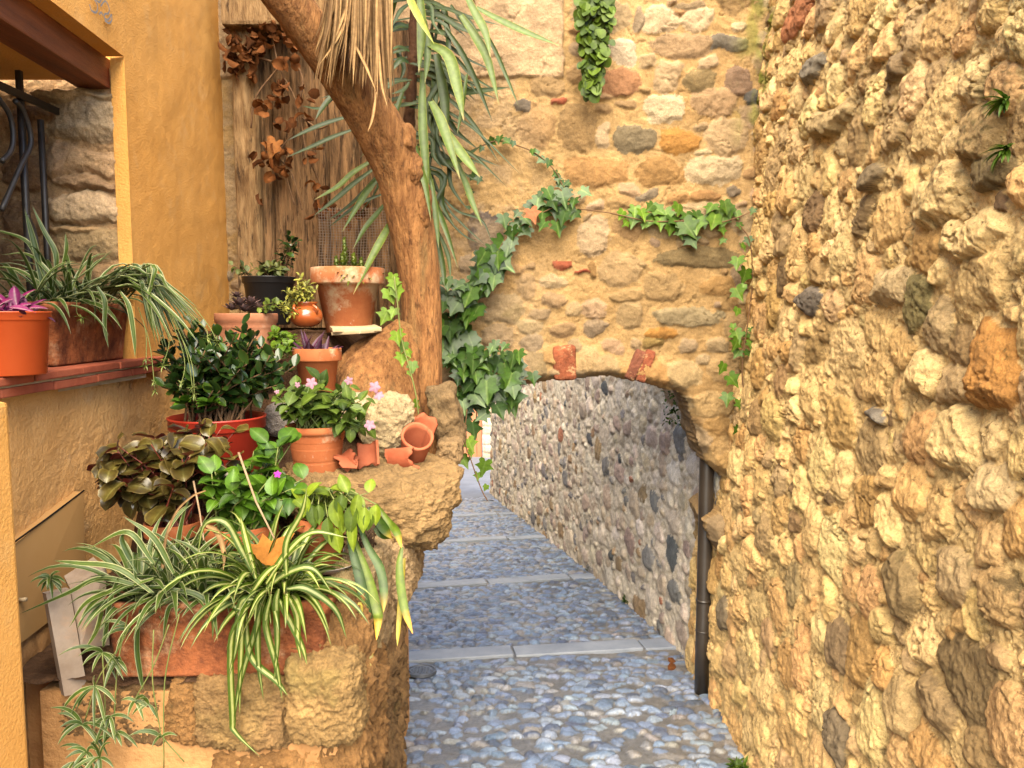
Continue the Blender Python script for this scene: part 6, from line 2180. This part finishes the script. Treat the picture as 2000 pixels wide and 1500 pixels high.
# ---- wire netting by the trunk
mb = MB()
for i in range(26):
    x = 622 + i * 5.4
    mb.tube([P(x, 405, 3.92), P(x + 3, 460, 3.90), P(x, 530, 3.92)], 0.0011, 4, cap=False)
for j in range(23):
    y = 407 + j * 5.4
    mb.tube([P(622, y, 3.92), P(690, y + 2, 3.90), P(760, y, 3.92)], 0.0011, 4, cap=False)
o = mb.build("wire_netting", M['wire'])
tag(o, "rusty square wire netting stretched behind the big stained pot", "wire netting")

# ================================================================== yucca behind the trunk
t = thing("yucca", P(795, 560, 3.8), "green yucca with drooping sword leaves and a straw skirt behind the trunk", "yucca")
sb = MB()
q = catmull([P(770, 520, 3.85), P(782, 400, 3.84), P(797, 260, 3.82), P(808, 100, 3.74), P(812, -60, 3.7), P(812, -150, 3.68)], 40)
sb.tube(q[14:], [0.024 + 0.005 * (i % 3 == 0) + R.uniform(-.003, .003) for i in range(27)], 14)
sb.build("stem", M['yucca_stem'], t)
lf, ly, stw = MB(), MB(), MB()
# (points, width px, depth start, depth end, tone 0 dark .. 1 light)
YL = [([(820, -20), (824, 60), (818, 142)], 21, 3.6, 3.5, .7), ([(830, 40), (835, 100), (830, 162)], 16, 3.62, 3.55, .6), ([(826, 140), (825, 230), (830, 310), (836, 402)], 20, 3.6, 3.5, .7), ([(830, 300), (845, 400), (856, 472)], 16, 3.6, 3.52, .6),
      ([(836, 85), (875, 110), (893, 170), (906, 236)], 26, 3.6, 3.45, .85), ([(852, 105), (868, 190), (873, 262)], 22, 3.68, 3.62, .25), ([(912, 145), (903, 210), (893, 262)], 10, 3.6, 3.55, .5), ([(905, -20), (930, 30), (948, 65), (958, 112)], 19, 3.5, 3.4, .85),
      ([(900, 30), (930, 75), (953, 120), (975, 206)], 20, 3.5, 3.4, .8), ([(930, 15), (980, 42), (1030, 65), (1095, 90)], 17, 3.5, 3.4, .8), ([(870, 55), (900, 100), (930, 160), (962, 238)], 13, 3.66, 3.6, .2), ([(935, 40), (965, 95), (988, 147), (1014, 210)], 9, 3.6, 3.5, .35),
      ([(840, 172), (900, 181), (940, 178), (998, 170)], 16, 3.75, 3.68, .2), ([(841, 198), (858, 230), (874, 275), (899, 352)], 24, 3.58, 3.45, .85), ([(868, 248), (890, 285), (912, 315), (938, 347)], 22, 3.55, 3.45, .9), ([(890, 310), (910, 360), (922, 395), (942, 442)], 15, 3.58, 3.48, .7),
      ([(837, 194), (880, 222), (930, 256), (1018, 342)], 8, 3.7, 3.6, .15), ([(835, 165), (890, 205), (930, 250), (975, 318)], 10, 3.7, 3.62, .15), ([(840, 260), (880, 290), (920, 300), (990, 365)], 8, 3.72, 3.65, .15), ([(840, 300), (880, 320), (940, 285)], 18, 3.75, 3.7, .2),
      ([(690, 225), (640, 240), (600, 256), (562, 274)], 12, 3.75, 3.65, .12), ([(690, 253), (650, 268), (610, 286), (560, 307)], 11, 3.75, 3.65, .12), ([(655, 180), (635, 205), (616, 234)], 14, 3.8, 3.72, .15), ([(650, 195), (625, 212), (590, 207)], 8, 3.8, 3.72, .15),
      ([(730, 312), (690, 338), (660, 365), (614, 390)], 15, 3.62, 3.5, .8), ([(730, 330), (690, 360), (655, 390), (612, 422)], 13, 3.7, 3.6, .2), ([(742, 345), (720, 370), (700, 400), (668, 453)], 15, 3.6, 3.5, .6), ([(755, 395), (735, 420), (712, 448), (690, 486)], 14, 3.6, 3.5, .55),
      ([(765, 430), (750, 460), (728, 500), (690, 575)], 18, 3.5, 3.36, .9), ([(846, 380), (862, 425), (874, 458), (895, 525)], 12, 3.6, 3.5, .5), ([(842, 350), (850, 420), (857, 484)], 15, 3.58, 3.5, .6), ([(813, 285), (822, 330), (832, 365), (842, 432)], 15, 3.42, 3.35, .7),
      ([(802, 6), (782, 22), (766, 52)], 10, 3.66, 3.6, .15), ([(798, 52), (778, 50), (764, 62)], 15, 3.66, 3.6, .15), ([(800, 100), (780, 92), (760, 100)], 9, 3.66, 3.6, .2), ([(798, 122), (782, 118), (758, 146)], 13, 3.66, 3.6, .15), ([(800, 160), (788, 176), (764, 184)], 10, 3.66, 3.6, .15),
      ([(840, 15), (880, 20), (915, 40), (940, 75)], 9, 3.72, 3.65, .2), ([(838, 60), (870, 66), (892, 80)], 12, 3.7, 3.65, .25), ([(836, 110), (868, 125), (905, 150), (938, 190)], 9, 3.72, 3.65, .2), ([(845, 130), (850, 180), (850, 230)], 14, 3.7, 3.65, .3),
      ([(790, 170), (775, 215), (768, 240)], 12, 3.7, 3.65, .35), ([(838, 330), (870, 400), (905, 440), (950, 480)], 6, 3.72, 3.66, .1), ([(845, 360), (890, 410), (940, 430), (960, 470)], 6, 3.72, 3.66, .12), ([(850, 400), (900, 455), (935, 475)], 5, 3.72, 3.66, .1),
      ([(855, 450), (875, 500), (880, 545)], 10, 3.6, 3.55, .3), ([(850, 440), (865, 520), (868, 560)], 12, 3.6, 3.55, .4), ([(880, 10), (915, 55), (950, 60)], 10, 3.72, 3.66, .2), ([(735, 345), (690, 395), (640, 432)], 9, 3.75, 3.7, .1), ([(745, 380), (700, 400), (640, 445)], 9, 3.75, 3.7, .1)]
for pts, w, d0, d1, tone in YL:
    k = len(pts) - 1
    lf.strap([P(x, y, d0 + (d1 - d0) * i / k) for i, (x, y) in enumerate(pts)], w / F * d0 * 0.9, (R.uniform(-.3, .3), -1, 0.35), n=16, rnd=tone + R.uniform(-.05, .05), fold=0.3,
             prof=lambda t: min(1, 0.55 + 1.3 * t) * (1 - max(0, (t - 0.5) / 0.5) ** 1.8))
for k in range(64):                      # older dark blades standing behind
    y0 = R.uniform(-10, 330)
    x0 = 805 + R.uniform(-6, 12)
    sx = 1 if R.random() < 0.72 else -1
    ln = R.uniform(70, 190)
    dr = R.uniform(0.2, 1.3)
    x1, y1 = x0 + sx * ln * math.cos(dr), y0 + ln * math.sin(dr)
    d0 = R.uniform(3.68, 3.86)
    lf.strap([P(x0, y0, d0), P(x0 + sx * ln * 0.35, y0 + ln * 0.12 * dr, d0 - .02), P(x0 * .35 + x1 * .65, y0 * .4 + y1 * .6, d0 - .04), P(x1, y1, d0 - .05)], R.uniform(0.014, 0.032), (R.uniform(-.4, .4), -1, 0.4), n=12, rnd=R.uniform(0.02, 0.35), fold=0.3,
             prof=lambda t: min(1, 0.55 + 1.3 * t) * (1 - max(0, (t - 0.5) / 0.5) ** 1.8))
for k in range(60):                      # the crown above the picture
    a = R.uniform(0, 6.28)
    e = R.uniform(-0.4, 1.2)
    b = P(812, -140, 3.69)
    lf.leaf(b, (math.cos(a) * math.cos(e), math.sin(a) * math.cos(e), math.sin(e)), (0, 0, 1), R.uniform(.35, .6), 0.045, lance, R.uniform(.2, 1.0), 0.3, 8, rnd=R.uniform(.2, .8))
lf.build("sword_leaves", M['leaf_yucca'], t)
ly.strap([P(792, -20, 3.5), P(808, 15, 3.46), P(824, 45, 3.42), P(848, 86, 3.38)], 0.036, (0, -1, .3), n=12)
ly.strap([P(706, -20, 3.1), P(712, 20, 3.08), P(708, 75, 3.05)], 0.022, (0, -1, .3), n=10)
ly.build("yellow_leaves", M['leaf_yucca_yellow'], t)
for k in range(190):
    x0 = R.uniform(640, 766)
    ln = R.uniform(70, 175) if x0 < 730 else R.uniform(110, 215)
    x1 = x0 + R.uniform(-14, 6) + (-18 if x0 < 690 else 0) + (8 if x0 > 740 else 0)
    if x0 > 730:
        x1 = min(x1, 772)
    d = R.uniform(3.0, 3.16)
    stw.strap([P(x0, -40, d), P((x0 * 2 + x1) / 3, ln * 0.4, d), P(x1, ln, d + .02)], R.uniform(0.008, 0.017), (R.uniform(-.6, .6), -1, 0.2), n=8, fold=R.uniform(.1, .7))
for pts in [[(700, -20), (672, 50), (650, 90), (622, 128)], [(690, -20), (660, 60), (637, 115)], [(735, 180), (728, 230), (718, 258)], [(660, -20), (650, 20), (640, 50)], [(740, 90), (745, 160), (757, 210)], [(690, 80), (715, 130), (735, 180)]]:
    stw.strap([P(x, y, 3.02) for x, y in pts], 0.012, (0, -1, 0.2), n=10, rnd=0.9)
stw.build("straw_skirt", M['straw'], t)

# ================================================================== ivies
def ivy(name, label, cat, stems, leaves, mat, d, size, dz=(0.02, 0.08), outline=IVY, group=None, stem_mat='twig', ds=None):
    base = P(*stems[0][0], d)
    t = thing(name, base, label, cat, group)
    sb, lf = MB(), MB()
    for s in stems:
        sb.tube(catmull([P(x, y, d - 0.025 - 0.006 * math.sin(i * 2.1)) for i, (x, y) in enumerate(s)], 8 * len(s)), 0.0032, 6)
    sb.build("stem", M[stem_mat], t)
    for L in leaves:
        px, py, s = L[:3]
        a = L[3] if len(L) > 3 else R.gauss(0, 0.5)
        off = R.uniform(*dz)
        c = P(px, py, d - off)
        dr = Vector((math.sin(a), -0.25 - 0.4 * R.random(), -math.cos(a)))
        nn = Vector((R.uniform(-.7, .7), -1, R.uniform(-0.1, 1.1)))
        sz = s / F * d * R.uniform(0.62, 0.9)
        lf.fan(c - dr.normalized() * sz * 0.4, dr, nn, sz, outline if R.random() < .7 else IVY2, cup=R.uniform(.0, .3), droop=R.uniform(.05, .3))
        # petiole back to the wall
        sb2 = c - dr.normalized() * sz * 0.4
    lf.build("leaves", M[mat], t)
    return t


def scatter(path, n, w, s):
    out = []
    pts = catmull([Vector((x, y, 0)) for x, y in path], 60)
    for i in range(n):
        p = pts[R.randrange(61)]
        out.append((p.x + R.uniform(-w, w), p.y + R.uniform(-w, w), R.uniform(*s)))
    return out


# the main mass hangs round the left end of the arch
lv = scatter([(905, 560), (890, 610), (895, 680), (905, 740)], 44, 36, (30, 62)) + scatter([(880, 600), (885, 700)], 20, 24, (36, 66)) + scatter([(900, 700), (960, 715), (985, 750)], 34, 38, (28, 58)) + scatter([(905, 760), (935, 790), (925, 815)], 18, 28, (26, 54))
lv += scatter([(960, 500), (945, 545), (915, 570)], 24, 20, (38, 54)) + scatter([(990, 690), (1000, 740), (985, 775)], 12, 20, (32, 58))
lv += [(985, 750, 74, .1), (1000, 780, 66, .2), (950, 760, 66, .0), (880, 660, 76, .1), (890, 790, 60, .3), (1042, 738, 40, .2), (975, 800, 50, .6), (925, 838, 50, .2), (890, 840, 34, -.5), (1000, 700, 44, 2.6), (930, 735, 44, .2), (905, 655, 60, .2)]
ivy("ivy", "thick dark green ivy curtain draping over the left end of the arch", "ivy", [[(885, 800), (880, 700), (890, 620), (920, 560), (960, 500)], [(890, 700), (940, 715), (1000, 740), (1045, 740)], [(900, 740), (930, 790), (925, 850)]], lv, 'leaf_ivy', 4.06, 50, (0.0, 0.12))
lv = [(918, 868, 46, .4), (945, 912, 44, -.3), (907, 900, 40, .6), (933, 930, 22, 0), (949, 952, 18, -.4), (920, 885, 20, .2)]
ivy("ivy", "thin ivy spray dangling below the arch in front of the lane", "ivy", [[(912, 800), (908, 860), (922, 905), (940, 955), (952, 978)]], lv, 'leaf_ivy_young', 3.9, 44, (0, 0.02))
lv = [(985, 430, 46), (1000, 455, 40), (1012, 440, 44), (1030, 430, 40), (1025, 450, 46), (978, 482, 52), (992, 485, 44), (1060, 415, 44), (1085, 405, 52), (1110, 410, 40), (1075, 380, 46), (1100, 385, 40), (1143, 374, 40), (1090, 445, 38), (1050, 395, 36), (1120, 395, 30),
      (1035, 402, 40), (1060, 440, 30), (1100, 425, 40), (1122, 417, 36), (985, 515, 54), (975, 530, 46), (1010, 418, 30), (1055, 385, 30), (1080, 395, 40), (1000, 472, 40)]
ivy("ivy", "ivy branch climbing diagonally up the wall right of the trunk", "ivy", [[(960, 520), (985, 470), (1020, 440), (1070, 410), (1120, 390), (1148, 376)]], lv, 'leaf_ivy', 4.15, 44, (0.02, 0.07))
lv = [(975, 272, 26), (990, 276, 26), (1002, 280, 22), (1048, 300, 24), (1058, 312, 28), (1072, 318, 24), (1085, 340, 18), (1090, 350, 18), (1096, 362, 26), (1108, 358, 22), (1040, 296, 16), (960, 276, 24), (940, 290, 20), (925, 345, 30), (935, 350, 26), (920, 318, 24), (1106, 372, 30), (915, 405, 14), (918, 378, 20)]
ivy("ivy", "thin ivy runner of small leaves below the plaster patch", "ivy", [[(930, 290), (970, 275), (1010, 284), (1050, 302), (1085, 335), (1100, 365)]], lv, 'leaf_ivy', 4.17, 26, (0.02, 0.05))
lv = [(1215, 418, 38), (1240, 412, 36), (1256, 418, 38), (1238, 428, 40), (1285, 410, 44), (1302, 420, 46), (1325, 408, 44), (1318, 430, 46), (1345, 425, 46), (1362, 420, 40), (1388, 405, 42), (1405, 415, 44), (1395, 430, 46), (1412, 428, 40), (1425, 412, 36), (1345, 445, 52), (1360, 440, 44),
      (1330, 455, 40), (1352, 470, 46), (1272, 430, 40), (1290, 435, 40), (1440, 418, 24), (1412, 450, 22), (1411, 470, 20), (1375, 432, 40), (1258, 440, 24), (1222, 436, 24), (1418, 402, 34), (1310, 445, 36), (1470, 412, 18), (1445, 440, 18), (1270, 405, 30)]
ivy("ivy", "bright ivy garland lying level across the arch wall near the right corner", "ivy", [[(1130, 408), (1180, 414), (1210, 420), (1270, 432), (1340, 432), (1400, 435), (1440, 425), (1470, 412)]], lv, 'leaf_ivy_mid', 4.16, 44, (0.0, 0.05))
lv = [(1462, 470, 24), (1452, 482, 24), (1440, 512, 32), (1455, 538, 34), (1442, 572, 32), (1440, 608, 28), (1432, 638, 18), (1440, 655, 30), (1438, 672, 28), (1440, 690, 32), (1462, 655, 22), (1466, 672, 22), (1460, 690, 22), (1412, 718, 30), (1432, 742, 40), (1420, 778, 38), (1446, 790, 30), (1438, 840, 26),
      (1470, 838, 34), (1474, 862, 26), (1470, 872, 20), (1468, 645, 20), (1452, 560, 18)]
ivy("ivy", "long single strand of pale ivy hanging down the corner of the walls", "ivy", [[(1445, 440), (1464, 470), (1470, 540), (1462, 620), (1452, 690), (1450, 740), (1460, 800), (1470, 860)]], [(a[0], a[1], a[2] * 1.15) for a in lv], 'leaf_ivy_mid', 4.1, 30, (0.02, 0.06), stem_mat='twig')
t2 = thing("withered_leaf", P(1041, 415, 4.05), "single withered pink ivy leaf on the diagonal branch", "leaf")
mb = MB()
mb.fan(P(1036, 408, 4.05), (0.35, -.2, -1), (0, -1, .3), 0.085, IVY, cup=.3)
mb.build("leaf_blade", M['leaf_pink'], t2)
# strand running down the trunk
lv = [(765, 545, 34, -.3), (762, 575, 44, .5), (775, 570, 38, .2), (752, 618, 40, -.4), (776, 658, 42, .2), (788, 676, 30, -.2), (785, 700, 34, .2), (806, 715, 36, .1), (798, 690, 24, .4), (812, 790, 24, .8), (768, 610, 30, -.3), (800, 728, 22, .3), (824, 838, 20, .4), (770, 555, 30, .2)]
ivy("ivy", "light green ivy strand trailing down the tree trunk", "ivy", [[(770, 540), (776, 590), (784, 660), (800, 720), (812, 770), (820, 830), (826, 862)]], lv, 'leaf_ivy_young', 3.15, 36, (0.0, 0.02), stem_mat='stem_green')

# round leaved creeper at the top
t = thing("toadflax", P(1160, -20, 4.1), "cascade of small round green creeper leaves hanging from the top of the wall", "creeper")
lf, sb = MB(), MB()
for k in range(430):
    py = R.uniform(-60, 172) if k > 8 else R.uniform(140, 185)
    w = 32 if py < 70 else 32 - (py - 70) * 0.22
    px = 1162 + R.uniform(-w, w) * (1 if R.random() < .8 else 0.5) - (6 if py > 120 else 0)
    c = P(px, py, 4.1 - R.uniform(0.0, 0.09))
    sz = R.uniform(10, 21) / F * 4.1
    lf.fan(c, (R.uniform(-1.2, 1.2), R.uniform(-.8, .1), -1), (R.uniform(-.9, .9), -1, R.uniform(-.4, 1.2)), sz, ROUND, cup=.2, droop=.2)
for k in range(14):
    x = 1162 + R.uniform(-22, 22)
    sb.tube(catmull([P(x, -70, 4.13), P(x + R.uniform(-8, 8), 40, 4.1), P(1160 + R.uniform(-12, 6), R.uniform(90, 180), 4.12)], 10), 0.0015, 5)
sb.build("stems", M['stem_green'], t)
lf.build("leaves", M['leaf_creeper'], t)

# dry vine on the boards
t = thing("dry_vine", P(545, 300, 4.0), "dead vine with curled brown leaves clinging to the old boards", "vine")
lf, sb = MB(), MB()
for q in [[(530, 60), (545, 130), (575, 190), (590, 250), (600, 300), (635, 380), (660, 430)], [(480, 90), (500, 110), (530, 120)], [(560, 90), (590, 150), (585, 200)], [(585, 200), (570, 260), (545, 300), (560, 350), (575, 400)], [(545, 130), (500, 190), (490, 250)], [(590, 230), (620, 250), (640, 245)],
          [(600, 110), (610, 170), (598, 190)], [(545, 310), (570, 340), (590, 410)]]:
    sb.tube(catmull([P(x, y, 4.03 + R.uniform(-.02, .01)) for x, y in q], 8 * len(q)), R.uniform(0.002, 0.006), 6)
cl = [(455, 75, 12, 8), (450, 110, 14, 12), (455, 130, 12, 5), (475, 85, 16, 8), (500, 70, 20, 14), (515, 80, 16, 12), (540, 60, 14, 8), (490, 110, 14, 10), (545, 165, 14, 10), (555, 180, 14, 8), (570, 80, 14, 6), (565, 110, 12, 4), (520, 215, 10, 4), (545, 235, 12, 6), (530, 300, 22, 16), (540, 330, 14, 10),
      (585, 170, 10, 3), (620, 400, 14, 10), (625, 365, 10, 4), (600, 230, 12, 6), (510, 200, 8, 4), (560, 300, 14, 6), (640, 415, 16, 8), (535, 50, 14, 8), (590, 190, 10, 6), (600, 300, 12, 5), (505, 385, 8, 2), (560, 125, 10, 5), (490, 140, 10, 5), (470, 120, 12, 6), (710, 400, 20, 5), (680, 425, 20, 4)]
for (px, py, w, n_) in cl:
    for k in range(n_):
        c = P(px + R.gauss(0, w * .6), py + R.gauss(0, w * .6), 4.0 + R.uniform(-.05, .03))
        lf.leaf(c, rvec(R, -.5), rvec(R), R.uniform(.04, .075), R.uniform(.03, .06), rnd_round, R.uniform(-2, 2.4), R.uniform(-.9, 1.0), 5, rnd=R.uniform(0, .75), wav=.06)
for (px, py, s, a) in [(540, 290, 0.11, -.5)]:
    c = P(px, py - 15, 3.96)
    lf.fan(c, (math.sin(a), -.3, -1), (R.uniform(-.3, .3), -1, .3), s, IVY, rnd=.95, cup=.4, droop=.4)
sb.build("stem", M['twig'], t)
lf.build("dead_leaves", M['leaf_dry'], t)

# ================================================================== weeds along the foot of the walls
spots = [(1229, 1168, 26, "small green weed at the foot of the fieldstone wall", 6.1), (1250, 1185, 16, "tiny dark weed tuft just nearer than the larger wall foot weed", 5.9), (1155, 1110, 14, "faint weed tuft beside the second stone step from the arch", 7.1),
         (1448, 1485, 34, "pale weed tuft at the foot of the rubble wall by the picture's edge", 3.42), (775, 1360, 14, "little weed sprouting beside the bed's bottom corner", 3.9), (802, 1110, 12, "little weed sprouting beside the bed's upper edge", 7.4)]
for (px, py, w, lab, d) in spots:
    b = P(px, py, d)
    b.z = GZ(d) + 0.0
    t = thing("weed", b, lab, "weed")
    lf = MB()
    for k in range(40):
        a = R.uniform(0, 6.28)
        e = R.uniform(.2, 1.4)
        s = w / F * d
        lf.leaf(b + Vector((R.uniform(-.4, .4) * s, R.uniform(-.3, .3) * s, 0.02)), (math.cos(a) * math.cos(e), math.sin(a) * math.cos(e), math.sin(e)), (0, 0, 1), s * R.uniform(.4, .9), s * .22, lance, .7, .3, 4)
    lf.build("leaves", M['grass'], t)
# fern hanging in the arch's right shoulder, on the lane wall
for (px, py, d, lab) in [(1315, 790, 4.9, "green weeds growing on the lane wall under the right shoulder of the arch"), (991, 885, 10.4, "small green plant growing out of the far lane wall")]:
    b = P(px, py, d)
    t = thing("wall_plant", b, lab, "plant")
    lf = MB()
    s = 30 / F * d if d < 6 else 8 / F * d
    for k in range(70 if d < 6 else 24):
        c = b + Vector((R.uniform(-.6, .6) * s, R.uniform(-.1, .1) * s, R.uniform(-1.3, 1.0) * s))
        lf.leaf(c, rvec(R, -.2), rvec(R, .5), s * R.uniform(.2, .45), s * .16, ell, .6, .3, 4)
    lf.build("leaves", M['grass'], t)

# tufts growing out of the rubble wall at the edge of the picture
for (px, py, lab) in [(1997, 198, "green weed tuft growing high out of the rubble wall at the picture's edge"), (1999, 292, "lower green weed tuft on the rubble wall at the picture's edge")]:
    d_, z_ = RW(px, py)
    b = Vector((RX(z_) - 0.04, d_, z_))
    t = thing("weed", b, lab, "weed")
    lf = MB()
    for k in range(26):
        lf.leaf(b, (-R.uniform(.2, 1), R.uniform(-1, 1), R.uniform(-.5, .8)), (0, 0, 1), R.uniform(.03, .075), .012, lance, .9, .3, 5)
    lf.build("leaves", M['leaf_ivy_mid'], t)
# a few dry leaves blown against the drainpipe
for (px, py) in [(1305, 1292), (1318, 1306), (1302, 1240)]:
    r = ray(px, py)
    q = Vector((0, 0, CZ)) + r * (CZ / -(r.z + 0.08 * r.y))
    mb = MB()
    for k in range(1):
        mb.leaf(q + Vector((0, 0, 0.028)), (R.uniform(-1, 1), R.uniform(-1, 1), 0.1), rvec(R, 1), 0.065, 0.045, rnd_round, R.uniform(-1, 1.4), R.uniform(-.6, .8), 5, wav=.06)
    o = mb.build("dry_leaf", M['leaf_dry'])
    tag(o, "curled brown dry leaves lying on the cobbles beside the drainpipe", "dry leaf", "dry leaves on the cobbles")
